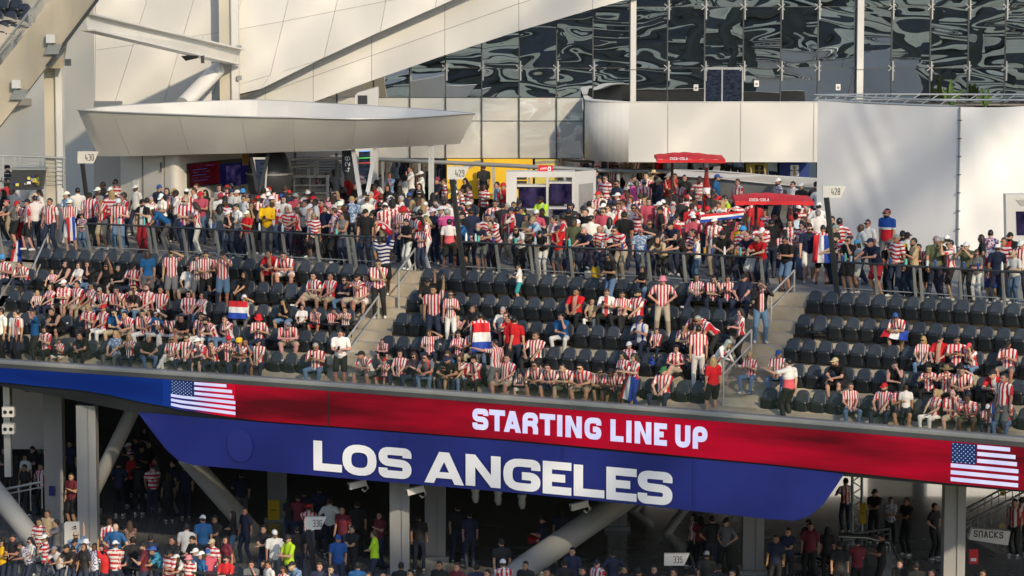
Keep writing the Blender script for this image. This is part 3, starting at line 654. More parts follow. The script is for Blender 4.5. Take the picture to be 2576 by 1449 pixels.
yb0, yb1 = 99.9, 110.2
A, B, C_, D = Py(215, 37, yb0), Py(598, 126, yb1), Py(588, 160, yb1), Py(220, 74, yb0)
mb = MB(); mb.prism([A, B, C_, D], (0.1, 0.22, 0)); mb.build('web', 'white_metal', bm_)
up = (0, 0, 1)
mb = MB(); mb.beam(A + Vector((0, 0.05, 0.02)), B + Vector((0, 0.05, 0.02)), 0.55, 0.05); mb.build('flange', 'white_metal', bm_)
mb = MB(); mb.beam(D + Vector((0, 0.05, -0.02)), C_ + Vector((0, 0.05, -0.02)), 0.55, 0.05); mb.build('flange', 'white_metal', bm_)
mb = MB(); q = Py(510, 108, 107.9); mb.box(q + Vector((0, -0.02, 0)), (0.03, 0.1, 0.44)); mb.build('splice', 'steel_pale', bm_)
lamp = thing('flood_lamp', 'dark flood lamp hanging under the sloping steel beam', 'lamp'); q = Py(478, 143, 107.2)
mb = MB(); mb.prism([q + Vector((-0.30, 0, 0.02)), q + Vector((-0.15, 0, -0.14)), q + Vector((0.25, 0, -0.05)), q + Vector((0.28, 0, 0.06))], (0, 0.3, 0)); mb.build('housing', 'dark_metal', lamp)
mb = MB(); mb.tube([q + Vector((0.42, 0.1, 0.05)), q + Vector((0.42, 0.1, -0.22))], 0.06); mb.build('sensor', 'dark_metal', lamp)
st = thing('strut_pipe', 'thick white strut pipe leaning from the canopy to the column', 'strut')
mb = MB(); mb.tube([Py(462, 262, 108.4), Py(548, 174, 110.2)], 0.27, 20); mb.build('pipe', 'white_metal', st)
mb = MB(); q = Py(549, 173, 110.0); mb.tube([q + Vector((0, -0.32, 0)), q + Vector((0, 0.3, 0))], 0.13, 14); mb.build('pin', 'steel_pale', st)
# --- canopy over the kiosk
can = thing('kiosk_canopy', 'white boat shaped canopy over the kiosk', 'canopy')
FR = [(195, 277, 103.0), (220, 279, 102.6), (283, 282, 102.2), (360, 285, 101.8), (448, 288, 101.5), (545, 292, 101.3), (644, 294.5, 101.2), (737, 295.5, 101.2), (820, 298, 101.3), (897, 299.5, 101.4), (994, 298, 101.8), (1090, 292, 102.4), (1160, 286.5, 103.0), (1196, 284, 103.4)]
BK = [(195, 276.6, 103.0), (243, 271, 104.4), (330, 264, 106.3), (467, 257, 108.2), (560, 253.5, 109.0), (644, 252, 109.3), (730, 255, 108.8), (811, 260, 108.0), (920, 266, 107.0), (1031, 273, 105.8), (1110, 279, 104.7), (1161, 283, 103.9), (1196, 284, 103.4)]
BO = [(248, 393, 103.6), (310, 393, 103.3), (390, 391.5, 103.0), (475, 388.5, 102.7), (550, 387, 102.4), (644, 385, 102.3), (761, 380.5, 102.4), (844, 377, 102.6), (930, 373, 102.9), (1010, 369.5, 103.4), (1090, 365.5, 103.9), (1157, 362, 104.4)]
def along(tab, f):
    x = f * (len(tab) - 1); i = min(int(x), len(tab) - 2); k = x - i
    return tuple(tab[i][j] + (tab[i + 1][j] - tab[i][j]) * k for j in range(3))
def by_u(tab, f):
    u = tab[0][0] + (tab[-1][0] - tab[0][0]) * f
    return (u, lerp_tab([(a, b) for a, b, c in tab], u), lerp_tab([(a, c) for a, b, c in tab], u))
N = 64; jf = [0.0, 0.088, 0.253, 0.412, 0.542, 0.70, 0.85, 1.0]
for a, b in zip(jf, jf[1:]):
    mb = MB(); vs = []; m_ = 12; g = 0.0003
    for i in range(m_ + 1):
        f = (a + g) + (b - a - 2 * g) * i / m_; P, Q = Py(*by_u(FR, f)), Py(*by_u(BO, f))
        for j in range(5):
            k = j / 4; p = P.lerp(Q, k); bulge = 0.10 * 4 * k * (1 - k); vs.append(p + Vector((0, -bulge * 0.4, -bulge * 0.3)))
    mb.add(vs, [(5 * i + j, 5 * i + 5 + j, 5 * i + 6 + j, 5 * i + 1 + j) for i in range(m_) for j in range(4)], smooth=True); mb.build('fascia_panel', 'white_panel', can)
mb = MB(); vs = []
for i in range(N + 1):
    f = i / N; P, Q = Py(*by_u(FR, f)), Py(*by_u(BK, f)); B_ = Py(*by_u(BO, f)); kk = min(1.0, (Q - P).length / 3.0)
    vs += [P + Vector((0, 0.0, 0)), P + Vector((0, 0.10 * kk, 0.015)), P.lerp(B_, 0.62 * kk) + Vector((0, 0.16 * kk, 0)), Q + Vector((0, -0.9 * kk, -0.85 * kk)), Q + Vector((0, -0.1 * kk, 0.0)), Q + Vector((0, 0.08 * kk, 0.02)), B_ + Vector(((Q - P).x, (Q - P).y, 0)) * 0.8 + Vector((0, 0.03, 0)), B_ + Vector((0, 0.03, 0))]
k = 8; mb.add(vs, [(i * k + j, (i + 1) * k + j, (i + 1) * k + j + 1, i * k + j + 1) for i in range(N) for j in range(k - 1)], smooth=False); mb.build('shell', 'white_metal', can)
mb = MB(); mb.tube([Py(*by_u(FR, i / 40)) for i in range(41)], 0.028, 6); mb.build('rim', 'steel_pale', can)
mb = MB(); mb.tube([Py(*by_u(BK, i / 40)) for i in range(41)], 0.03, 6); mb.build('rim', 'steel_pale', can)
# V legs
vl = thing('canopy_leg', 'pale V shaped steel legs under the middle of the canopy', 'support', 'canopy legs')
for a, b in (((889, 380), (912, 530)), ((944, 378), (916, 530))):
    mb = MB(); mb.beam(Py(*a, 103.2), Py(*b, 101.2), 0.13, 0.18, up=(0, 1, 0)); mb.build('leg', 'white_metal', vl)
vl = thing('canopy_leg', 'pair of slim grey posts under the canopy end beside the 429 sign', 'support', 'canopy legs')
for a, b in (((1081, 366), (1082, 540)), ((1089, 366), (1088, 540))):
    mb = MB(); mb.beam(Py(*a, 104.0), Py(*b, 103.4), 0.09, 0.14, up=(0, 1, 0)); mb.build('leg', 'steel_grey', vl)
vl = thing('canopy_leg', 'dark V shaped legs in front of the menu board beside the kiosk screen', 'support', 'canopy legs')
for a, b in (((631, 388), (650, 490)), ((676, 384), (652, 490))):
    mb = MB(); mb.beam(Py(*a, 102.8), Py(*b, 101.4), 0.10, 0.14, up=(0, 1, 0)); mb.build('leg', 'dark_metal', vl)
# --- kiosk under the canopy: door wall, rounded corner, wall with the screen
ki = thing('kiosk', 'cream white kiosk with a plain door, rounded corner and wall screen', 'kiosk')
K0, K1 = Py(303, 420, 105.2), Py(424, 420, 103.6); K3 = Py(640, 420, 106.8)
d1 = (K1 - K0); d1.z = 0; d1.normalize(); K2 = Py(466, 420, 103.9); d2 = (K3 - K2); d2.z = 0; d2.normalize()
plan = [K0, K1]; ctrl = Py(446, 420, 103.25)
for i in range(1, 9):
    t = i / 9; plan.append(K1 * (1 - t) ** 2 + ctrl * 2 * t * (1 - t) + K2 * t * t)
plan += [K2, K3]
zt = 5.6
mb = MB(); n = len(plan); vs = []
for p in plan: vs += [Vector((p.x, p.y, ZC)), Vector((p.x, p.y, zt))]
mb.add(vs, [(2 * i, 2 * i + 2, 2 * i + 3, 2 * i + 1) for i in range(n - 1)], smooth=True); mb.build('wall', 'cream_wall', ki)
n1 = Vector((d1.y, -d1.x, 0)); n2 = Vector((d2.y, -d2.x, 0))
def on_wall(K, d, u):          # point of the wall line under pixel column u
    r_ = ray(u, 420); a = K - CAM; det = d.x * -r_.y + r_.x * d.y
    t = (a.x * r_.y - a.y * r_.x) / (d.x * -r_.y + r_.x * d.y) * 1.0
    best = min((abs(uv_of(K + d * (k * 0.01))[0] - u), k) for k in range(0, 700)); return K + d * (best[1] * 0.01)
for u in (359, 414):
    p = on_wall(K0, d1, u); mb = MB(); mb.box((p.x + n1.x * 0.01, p.y + n1.y * 0.01, (ZC + zt) / 2 - 0.1), (0.025, 0.03, zt - ZC - 0.3)); mb.build('door_joint', 'joint', ki)
p, q = on_wall(K0, d1, 362), on_wall(K0, d1, 411)
mb = MB(); mb.prism([Vector((p.x, p.y, ZC + 0.02)), Vector((q.x, q.y, ZC + 0.02)), Vector((q.x, q.y, ZC + 2.65)), Vector((p.x, p.y, ZC + 2.65))], n1 * 0.03); dd = mb.build('door', 'cream_wall', ki)
q = on_wall(K0, d1, 409) + n1 * 0.07; mb = MB(); mb.box((q.x, q.y, Py(409, 420, q.y).z), (0.05, 0.05, 0.30)); mb.build('handle', 'dark_metal', dd)
p = on_wall(K0, d1, 342) + n1 * 0.02; mb = MB(); mb.box((p.x, p.y, Py(342, 466, p.y).z), (0.30, 0.02, 0.34), math.atan2(d1.y, d1.x)); mb.build('notice', 'paper', ki)
p = on_wall(K2, d2, 535) + n2 * 0.02; mb = MB(); mb.box((p.x, p.y, Py(535, 480, p.y).z), (0.26, 0.02, 0.42), math.atan2(d2.y, d2.x)); mb.build('notice', 'steel_grey', ki)
tv = thing('wall_screen', 'wide wall screen on the kiosk, dark red half and navy half', 'screen')
def screen(root, K, d, nn, u0, u1, v0, v1, name, m, off, dep=0.05):
    p, q = on_wall(K, d, u0), on_wall(K, d, u1); a, b = p + nn * off, q + nn * off; z0, z1 = Py(u0, v1, a.y).z, Py(u0, v0, a.y).z
    mb = MB(); mb.prism([Vector((a.x, a.y, z0)), Vector((b.x, b.y, z0)), Vector((b.x, b.y, z1)), Vector((a.x, a.y, z1))], nn * -dep); return mb.build(name, m, root)
screen(tv, K2, d2, n2, 469, 629, 412, 472, 'bezel', 'black', 0.10, 0.09)
screen(tv, K2, d2, n2, 471, 546, 414, 470, 'display', 'tv_red', 0.112, 0.01); screen(tv, K2, d2, n2, 546.5, 626, 414, 470, 'display', 'tv_navy', 0.112, 0.01)
screen(tv, K2, d2, n2, 562, 598, 418, 470, 'picture', 'tv_purple', 0.118, 0.004)
for k, (a, b, v) in enumerate(((488, 532, 418), (478, 515, 427), (478, 520, 434), (478, 512, 441), (478, 522, 448), (478, 516, 455), (505, 525, 465))):
    screen(tv, K2, d2, n2, a, b, v, v + 1.6, 'text_line', 'led_canton' if k % 2 else 'tv_purple', 0.118, 0.004)
# menu board, barrel, bar shelves with bottles
mbrd = thing('menu_board', 'tall dark menu board in a white frame beside the kiosk screen', 'board'); y = 102.6
mb = MB(); polyY(mb, [(636, 396), (674, 396), (668, 500), (650, 500)], y, 0.12); mb.build('frame', 'white_metal', mbrd)
mb = MB(); polyY(mb, [(641, 401), (669, 401), (665, 495), (652, 495)], y - 0.012, 0.011); mb.build('display', 'menu_dark', mbrd)
tag(MB().box(Py(628, 400, 105.2), (0.5, 0.1, 0.42)).build('orange_sign', 'orange_board'), 'orange board tucked between the kiosk screen and the dark legs', 'board')
brl = thing('barrel', 'large dark rounded barrel form behind the menu board', 'barrel'); pts = []; c = Py(678, 445, 104.5)
mb = MB(); L = [(-1.0, 0.10), (-0.9, 0.42), (-0.5, 0.70), (0, 0.78), (0.5, 0.70), (0.9, 0.45), (1.05, 0.12)]
mb.tube([c + Vector((0, 0, a)) for a, r in L], [r for a, r in L], 24); mb.build('body', 'dark_metal', brl)
mb = MB(); mb.tube([c + Vector((0, 0, 0.10)), c + Vector((0, 0, 0.16))], 0.80, 24); mb.build('hoop', 'steel_grey', brl)
bar = thing('bar_shelf', 'pale bar shelving behind the crowd with bottles on its boards', 'shelf'); y = 106.0
for v in (445, 466, 485):
    mb = MB(); mb.box((Py(762, v, y).x, y + 0.2, Py(762, v, y).z), (1.75, 0.45, 0.05)); mb.build('board', 'white_metal', bar)
for u in (700, 740, 780, 823):
    mb = MB(); a, b = Py(u, 520, y), Py(u, 445, y); mb.box((a.x, y + 0.2, (a.z + b.z) / 2 - 0.01), (0.05, 0.44, b.z - a.z - 0.05)); mb.build('upright', 'white_metal', bar)
mb = MB(); a, b = Py(762, 520, y + .5), Py(762, 445, y + .5); mb.box((a.x, y + 0.46, (a.z + b.z) / 2), (1.8, 0.04, b.z - a.z)); mb.build('back_panel', 'cream_wall', bar)
for i, (u, v, m, lab) in enumerate([(797, 466, 'bottle_red', 'dark red bottle on the bar shelf nearest the shelf end'), (812, 466, 'bottle_dark', 'dark green bottle on the bar shelf beside the red bottle'), (832, 500, 'paper', 'tall white bottle standing in front of the bar shelf end'), (680, 480, 'bottle_dark', 'small black bottle near the dark barrel'), (722, 466, 'bottle_red', 'red bottle on the bar shelf nearest the barrel'), (760, 466, 'bottle_dark', 'dark bottle in the middle bay of the bar shelf')]):
    p = Py(u, v, y - 0.0); o = link('bottle', None); tag(o, lab, 'bottle', 'bottles at the bar')
    mb = MB(); mb.tube([p + Vector((0, 0.12, z)) for z in (0.026, 0.20, 0.25, 0.27)], [0.042, 0.042, 0.020, 0.014], 10); mb.build('glass_body', m, o)
    mb = MB(); mb.tube([p + Vector((0, 0.12, 0.272)), p + Vector((0, 0.12, 0.35))], 0.015, 8); mb.build('neck', 'red_plastic' if i % 2 else m, o)
# louvre wall and ramp rails between kiosk and pylon
lw = thing('louvre_wall', 'grey louvred wall under the canopy behind the ramp rails', 'wall'); y = 110.5
for i in range(13):
    v = 392 + i * 7.0; mb = MB(); mb.beam(Py(640, v, y), Py(890, v, y), 0.10, 0.26, up=(0, 0.5, 1)); mb.build('slat', 'louvre', lw)
mb = MB(); polyY(mb, [(635, 384), (892, 384), (892, 490), (635, 490)], y + 0.25, 0.1); mb.build('backing', 'dark_wall', lw)
mb = MB(); polyY(mb, [(640, 383), (888, 379), (888, 391), (640, 391)], 108.8, 0.4); mb.build('soffit_beam', 'cream_wall', lw)
rr = thing('ramp_railing', 'pale tubular ramp railing in front of the louvred wall', 'railing')
mb = MB(); mb.tube([Py(690, 405, 106.5), Py(760, 399, 107), (Py(870, 398, 107.5))], 0.06); mb.build('handrail', 'steel_pale', rr)
mb = MB(); mb.tube([Py(700, 424, 106.5), Py(745, 420, 106.8), Py(800, 416, 107)], 0.045); mb.build('handrail', 'steel_pale', rr)
for u in (714, 720, 776, 792, 798, 862): 
    mb = MB(); a, b = Py(u, 395, 107.2), Py(u, 470, 107.2); mb.box(((a + b) / 2), (0.085, 0.08, a.z - b.z)); mb.build('post', 'cream_wall' if u in (714,) else 'steel_pale', rr)
for u in (741, 744, 845, 848):
    mb = MB(); a, b = Py(u, 384, 107.6), Py(u, 450, 107.6); mb.box(((a + b) / 2), (0.05, 0.08, a.z - b.z)); mb.build('post', 'steel_grey', rr)
rr = thing('concourse_railing', 'long grey tubular railing in front of the lower facade and yellow mural', 'railing')
pts = [Py(935, 400, 111.0), Py(1288, 417, 110.4), Py(1500, 428, 110.0), Py(1720, 432, 110.0)]
mb = MB(); mb.tube(pts, 0.075); mb.build('handrail', 'steel_grey', rr)
for u in (962, 1055, 1145, 1241, 1330, 1420, 1555, 1594):
    t_ = lerp_tab([(935, 111.0), (1288, 110.4), (1720, 110.0)], u); a, b = Py(u, lerp_tab([(935, 400), (1288, 417), (1720, 432)], u), t_), Py(u + 3, 520, t_)
    mb = MB(); mb.beam(b, a, 0.06, 0.09); mb.build('post', 'steel_pale', rr)
# pylon with the black blade of section numbers
py_ = thing('digital_pylon', 'white digital pylon with green and red light lines beside a dark blade', 'pylon'); y = 109.6
mb = MB(); polyY(mb, [(893, 240), (900, 234), (950, 219), (952, 225), (950, 470), (935, 480), (893, 480)], y, 0.5); mb.build('body', 'white_metal', py_)
mb = MB(); polyY(mb, [(900, 240), (924, 240), (924, 262), (900, 262)], y - 0.012, 0.011); mb.build('display', 'dark_metal', py_)
mb = MB(); polyY(mb, [(903, 380), (931, 380), (931, 450), (903, 450)], y - 0.012, 0.011); mb.build('display', 'menu_dark', py_)
for v0, m in ((381, 'screen_blue'), (398, 'screen_green'), (410.5, 'screen_red')):
    mb = MB(); polyY(mb, [(903, v0 - 1), (931, v0 - 2.2), (931, v0 - 0.2), (903, v0 + 1)], y - 0.018, 0.005); mb.build('light_line', m, py_)
bl = thing('blade_sign', 'dark hanging blade sign with section numbers written upward', 'sign'); y = 103.8
mb = MB(); polyY(mb, [(860, 380), (893, 378), (893, 462), (888, 464), (866, 440), (860, 425)], y, 0.2); mb.build('blade', 'dark_metal', bl)
mb = MB(); y0 = 434.0
O_ = Py(877, 432, y - 0.012); cw, chh = 0.145, 0.17
for i, ch in enumerate('428-430'):
    q = O_ + Vector((0, 0, i * (0.115 if ch == '-' else 0.185)))
    glyph(mb, ch, 0, 0, 0.14, 0.17, 0.03, lambda X, Y, l, q=q: q + Vector((-Y * 1.0 + 0.05, -l, X)))
mb.build('lettering', 'white_print', bl)
# yellow mural behind the railing
mu = thing('yellow_mural', 'yellow printed mural with grey shapes behind the concourse railing', 'mural'); y = 112.6
for q, m in (([(1124, 400), (1209, 400), (1209, 500), (1124, 500)], 'yellow_vinyl'), ([(1216, 400), (1340, 400), (1340, 500), (1216, 500)], 'yellow_vinyl'), ([(1346, 401), (1402, 401), (1402, 470), (1346, 470)], 'yellow_dull')):
    mb = MB(); polyY(mb, q, y, 0.05); mb.build('sheet', m, mu)
for q, m in (([(1150, 424), (1196, 404), (1209, 404), (1209, 412), (1170, 428), (1150, 428)], 'grey_vinyl'), ([(1346, 407), (1370, 404), (1402, 404), (1402, 410), (1346, 412)], 'grey_vinyl'), ([(1300, 432), (1325, 432), (1325, 452), (1300, 452)], 'ink'), ([(1300, 455), (1325, 455), (1325, 476), (1300, 476)], 'ink')):
    mb = MB(); polyY(mb, q, y - 0.01, 0.006); mb.build('printed_shape', m, mu)
# banners under the balcony with the tournament mark
for u0, u1, m, ink, lab in ((1877, 1932, 'yellow_dull', 'ink', 'yellow banner with a black trophy mark under the balcony'), (1962, 2036, 'blue_vinyl', 'white_print', 'blue banner with a white trophy mark under the balcony beside the drape')):
    root = thing('mark_banner', lab, 'banner', 'banners under the balcony'); y = 112.4
    mb = MB(); polyY(mb, [(u0, 411), (u1, 411), (u1, 470), (u0, 470)], y, 0.05); mb.build('sheet', m, root)
    c = (u0 + u1) / 2 + (6 if u0 < 1900 else 0); mb = MB()
    for v in (415, 430):
        q = [(c - 11, v + 2), (c - 8, v), (c + 8, v), (c + 11, v + 2), (c + 11, v + 11), (c + 8, v + 13.5), (c - 8, v + 13.5), (c - 11, v + 11)]; polyY(mb, q, y - 0.012, 0.008)
    mb.build('mark', ink, root)
    mb = MB(); polyY(mb, [(c - 4, 418), (c + 4, 418), (c + 2, 427), (c + 3, 441), (c - 3, 441), (c - 2, 427)], y - 0.018, 0.004); mb.build('trophy', 'gold_print', root)
# --- white balcony with a rounded end
bal = thing('white_balcony', 'cream white curved balcony front below the glass facade', 'balcony'); yb = 109.2
zt, zb = zf(258, yb), zf(408, yb); xr = Py(2075, 300, yb).x; xl = Py(1471, 300, yb + 1.4).x; rad = 1.5
plan = [Vector((xl, yb + 3.6, 0))] + [Vector((xl + rad - rad * math.cos(a * math.pi / 20), yb + rad - rad * math.sin(a * math.pi / 20) * 1.0, 0)) for a in range(11)]
plan = [plan[0]] + [plan[i].lerp(plan[i + 1], k / 3) for i in range(1, len(plan) - 1) for k in range(3)] + [plan[-1]]
def wall_run(mb, pts, z0, z1, thick=0.12):
    vs = []
    for p in pts: vs += [Vector((p.x, p.y, z0)), Vector((p.x, p.y, z1)), Vector((p.x, p.y + thick, z1)), Vector((p.x, p.y + thick, z0))]
    mb.add(vs, [(4 * i + j, 4 * i + 4 + j, 4 * i + 4 + (j + 1) % 4, 4 * i + (j + 1) % 4) for i in range(len(pts) - 1) for j in range(4)], smooth=False)
xj = [Py(u, 300, yb).x for u in (1680, 1863, 2047)]
mb = MB(); wall_run(mb, plan + [Vector((xj[0] - 0.008, yb, 0))], zb, zt); o = mb.build('front_panel', 'white_panel', bal)
for f in o.data.polygons: f.use_smooth = abs(f.normal.x) > 0.02 and abs(f.normal.z) < 0.5
for a, b in ((xj[0] + 0.008, xj[1] - 0.008), (xj[1] + 0.008, xj[2] - 0.008), (xj[2] + 0.008, xr)):
    mb = MB(); wall_run(mb, [Vector((a, yb, 0)), Vector((b, yb, 0))], zb, zt); mb.build('front_panel', 'white_panel', bal)
mb = MB(); mb.prism([Vector((p.x + 0.02, p.y + 0.14, zb + 0.03)) for p in plan] + [Vector((xr, yb + 0.14, zb + 0.03)), Vector((xr, yb + 3.7, zb + 0.03))], (0, 0, zt - zb - 0.5)); mb.build('core', 'dark_wall', bal)
mb = MB(); mb.prism([Vector((p.x - 0.01, p.y - 0.015, zt)) for p in plan] + [Vector((xr, yb - 0.015, zt)), Vector((xr, yb + 0.15, zt)), Vector((xl + rad, yb + 0.15, zt)), Vector((xl + 0.3, yb + 1.5, zt)), Vector((xl + 0.15, yb + 3.6, zt))], (0, 0, 0.03)); mb.build('coping', 'white_metal', bal)
# pale ramp wall behind the parasols
rw = thing('ramp_wall', 'pale blue white sloping ramp wall behind the red parasols', 'wall')
mb = MB(); mb.prism([Py(1680, 442, 108), Py(1690, 428, 108), Py(1800, 431, 107), Py(1928, 442, 106), Py(2072, 451, 105), Py(2072, 474, 105), Py(1928, 462, 106), Py(1800, 449, 107)], (0.1, 0.3, 0)); mb.build('wall_body', 'white_metal', rw)
mb = MB(); mb.prism([Py(1682, 443, 108.1), Py(1800, 450, 107.1), Py(1928, 463, 106.1), Py(2072, 475, 105.1), Py(2072, 520, 105.1), Py(1700, 500, 108.1)], (0.1, 0.2, 0)); mb.build('lower_panel', 'steel_grey', rw)
# --- screen stand
def screen_stand(root, u0, u1, us, v0, y, vb=560):
    """front frame with two openings and a side return"""
    X = lambda u: Py(u, 480, y).x; Z = lambda v: Py(1380, v, y).z; zt, z0 = Z(v0), ZC
    return X, Z, zt, z0
ss = thing('screen_stand', 'white open frame stand holding dark match screens behind the railing', 'screen stand'); y = 101.0
X = lambda u: Py(u, 480, y).x; Z = lambda v: Py(1380, v, y).z
for a, b in ((1273.5, 1300), (1374, 1380), (1439, 1447)):
    mb = MB(); mb.box(((X(a) + X(b)) / 2, y + 0.3, (Z(446) + ZC) / 2), (X(b) - X(a), 0.6, Z(446) - ZC)); mb.build('upright', 'white_metal', ss)
mb = MB(); mb.box(((X(1273.5) + X(1447)) / 2, y + 0.3, (Z(432) + Z(446)) / 2), (X(1447) - X(1273.5), 0.6, Z(432) - Z(446))); mb.build('header', 'white_metal', ss)
for a, b, v in ((1301, 1373.5, 468), (1380.5, 1438.5, 460), (1301, 1373.5, 527), (1380.5, 1438.5, 524)):
    mb = MB(); mb.box(((X(a) + X(b)) / 2, y + 0.3, Z(v)), (X(b) - X(a), 0.58, 0.05)); mb.build('shelf', 'white_metal', ss)
for a, b, v1, v2 in ((1304, 1373, 470, 524), (1382, 1439, 461, 514), (1390, 1438, 527, 542)):
    mb = MB(); mb.box(((X(a) + X(b)) / 2, y + 0.08, (Z(v1) + Z(v2)) / 2), (X(b) - X(a), 0.06, Z(v1) - Z(v2))); o = mb.build('screen', 'black', ss)
    mb = MB(); mb.box(((X(a + 1.5) + X(b - 1.5)) / 2, y + 0.044, (Z(v1 + 1.5) + Z(v2 - 1.5)) / 2), (X(b) - X(a) - 0.06, 0.01, Z(v1) - Z(v2) - 0.06)); mb.build('display', 'tv_purple', o)
sd = (Py(1499, 480, y + 0.95) - Vector((X(1447), y, 0))); sd.z = 0; a = Vector((X(1447) + 0.004, y, 0)); b = a + sd
mb = MB(); mb.prism([Vector((a.x, a.y, ZC)), Vector((b.x, b.y, ZC)), Vector((b.x, b.y, Z(434))), Vector((a.x, a.y, Z(432)))], (-0.03, 0.05, 0)); mb.build('side_panel', 'white_metal', ss)
nn = Vector((sd.y, -sd.x, 0)).normalized(); a2, b2 = a + sd * 0.16 + nn * 0.012, a + sd * 0.85 + nn * 0.012
mb = MB(); mb.prism([Vector((a2.x, a2.y, ZC + 0.2)), Vector((b2.x, b2.y, ZC + 0.2)), Vector((b2.x, b2.y, Z(465))), Vector((a2.x, a2.y, Z(465)))], nn * -0.01); mb.build('inset_panel', 'steel_pale', ss)
rs = thing('red_sign', 'red rounded box sign with white lettering on top of the screen stand', 'sign')
mb = MB(); q = round_poly([(1354, 431.5), (1391, 432), (1391, 417), (1354, 416)], 3, True); polyY(mb, [(p.x, p.y) for p in q], y + 0.2, 0.2); mb.build('box', 'red_plastic', rs)
mb = MB(); c = Py(1378, 429, y + 0.195); glyph(mb, '0', c.x, c.z - 0.02, 0.10, 0.15, 0.028, lambda X_, Y_, l: Vector((X_, c.y - l, Y_))); c2 = Py(1359, 427.5, y + 0.195)
x_ = 0
for ch in 'COKE': glyph(mb, ch, c2.x + x_, c2.z, 0.045, 0.06, 0.012, lambda X_, Y_, l: Vector((X_, c.y - l, Y_ + (X_ - c2.x) * 0.15))); x_ += 0.055
mb.build('lettering', 'white_print', rs)
ss2 = thing('screen_stand', 'white framed screen stand at the far end beside the bright drape', 'screen stand'); y2 = 92.5
mb = MB(); polyY(mb, [(2530, 490), (2640, 488), (2640, 640), (2533, 640)], y2, 0.5); mb.build('frame', 'white_metal', ss2)
mb = MB(); polyY(mb, [(2556, 532), (2640, 531), (2640, 591), (2558, 592)], y2 - 0.02, 0.018); mb.build('screen', 'tv_purple', ss2)
mb = MB(); polyY(mb, [(2556, 503), (2640, 500), (2640, 512), (2570, 518)], y2 - 0.02, 0.018); mb.build('recess', 'steel_pale', ss2)
# --- drape box with truss
dr = thing('drape_wall', 'tall grey white fabric drape enclosure hung from an aluminium truss', 'drape')
dc = Py(2412, 420, 96.6); dcx, dcy = dc.x, 96.6; dl = Vector((-math.cos(R(38)), math.sin(R(38)), 0)); dr_ = Vector((math.cos(R(23)), math.sin(R(23)), 0)); ZD = 7.42
def drape(name, o, d, L, nn, seed):
    mb = MB(); nx, nz = 70, 36; vs = []
    for i in range(nx + 1):
        for j in range(nz + 1):
            a, h = i / nx, j / nz; sag = 0.035 * 4 * a * (1 - a) * h ** 3
            w = 0.030 * math.sin(14 * a + 6 * h + seed) * (0.3 + h) * 0.5 + 0.035 * math.sin(5 * (a * 2.2 - (1 - h) * 1.6) + seed) + 0.012 * math.sin(34 * (a - 0.5 * h) + 2 * seed) * math.exp(-((a - 0.62) / 0.16) ** 2) + 0.005 * math.sin(46 * (0.35 * a + h)) * math.exp(-((a - 0.5) / 0.2) ** 2)
            w *= min(1, 6 * a, 6 * (1 - a)) if a not in (0, 1) else 0
            p = o + d * (L * a) + nn * w; vs.append(Vector((p.x, p.y, ZC + 0.02 + (ZD - ZC - sag) * h)))
    mb.add(vs, [(i * (nz + 1) + j, (i + 1) * (nz + 1) + j, (i + 1) * (nz + 1) + j + 1, i * (nz + 1) + j + 1) for i in range(nx) for j in range(nz)], smooth=True); return mb.build(name, 'white_drape', dr)
o0 = Vector((dcx, dcy, 0)); drape('drape_sheet', o0 + dl * 0.03, dl, 5.12, Vector((-math.sin(R(38)), -math.cos(R(38)), 0)), 1.0); drape('drape_sheet', o0 + dr_ * 0.03, dr_, 3.2, Vector((math.sin(R(23)), -math.cos(R(23)), 0)), 2.4)
mb = MB(); mb.tube([Vector((dcx, dcy - 0.03, ZC)), Vector((dcx, dcy - 0.03, ZD))], 0.03, 8); mb.build('corner_pole', 'steel_grey', dr)
for i in range(9):
    mb = MB(); mb.box((dcx, dcy - 0.05, ZC + 0.4 + i * 0.56), (0.12, 0.05, 0.03)); mb.build('clip', 'dark_metal', dr)
tr = thing('aluminium_truss', 'silver lattice truss along the top of the drape enclosure', 'truss'); ta, tb = o0 + dl * 5.25 + Vector((0, 0.15, ZD + 0.02)), o0 + dl * 0.1 + Vector((0, 0.15, ZD + 0.02)); tc_ = o0 + dl * 2.4 + Vector((0.1, 0.9, ZD + 0.10)); td = o0 + dr_ * 3.2 + Vector((0, 0.6, ZD + 0.12))
for a, b in ((ta, tb), (ta, tc_), (tc_, td)):
    mb = MB(); mb.tube([a, b], 0.035, 8); mb.build('chord', 'steel_pale', tr)
    mb = MB(); mb.tube([a + Vector((0, 0.2, 0.16)), b + Vector((0, 0.2, 0.16))], 0.03, 8); mb.build('chord', 'steel_pale', tr)
    for i in range(8):
        p, q = a.lerp(b, i / 8), a.lerp(b, (i + 0.5) / 8) + Vector((0, 0.2, 0.16)); mb = MB(); mb.tube([p, q], 0.014, 5); mb.build('lattice_bar', 'steel_pale', tr)
pl = thing('palm_plant', 'green palm fronds showing above the drape enclosure', 'plant'); c = Py(2425, 270, 111.5)
for i in range(8):
    a = -1.0 + 2.0 * i / 7 + RND.uniform(-.1, .1); L = RND.uniform(0.5, 0.95); mb = MB(); pts = []
    for k in range(6):
        t = k / 5; x = math.sin(a) * L * t * 0.55; z = L * t * (1.25 - 0.40 * t * abs(a)) ; pts.append(c + Vector((x + (0.75 if i % 2 == 0 else -0.45), 0.1 * math.sin(i), z * 0.85)))
    for k in range(5):
        p, q = pts[k], pts[k + 1]; w = 0.09 * math.sin(math.pi * (k + 0.6) / 5.4)
        for sgn in (-1, 1): mb.add([p, q, q + Vector((sgn * w, -0.03, 0.02)), p + Vector((sgn * w * 1.1, -0.03, -0.05))], [(0, 1, 2, 3)])
    mb.build('frond', 'leaf_green', pl)
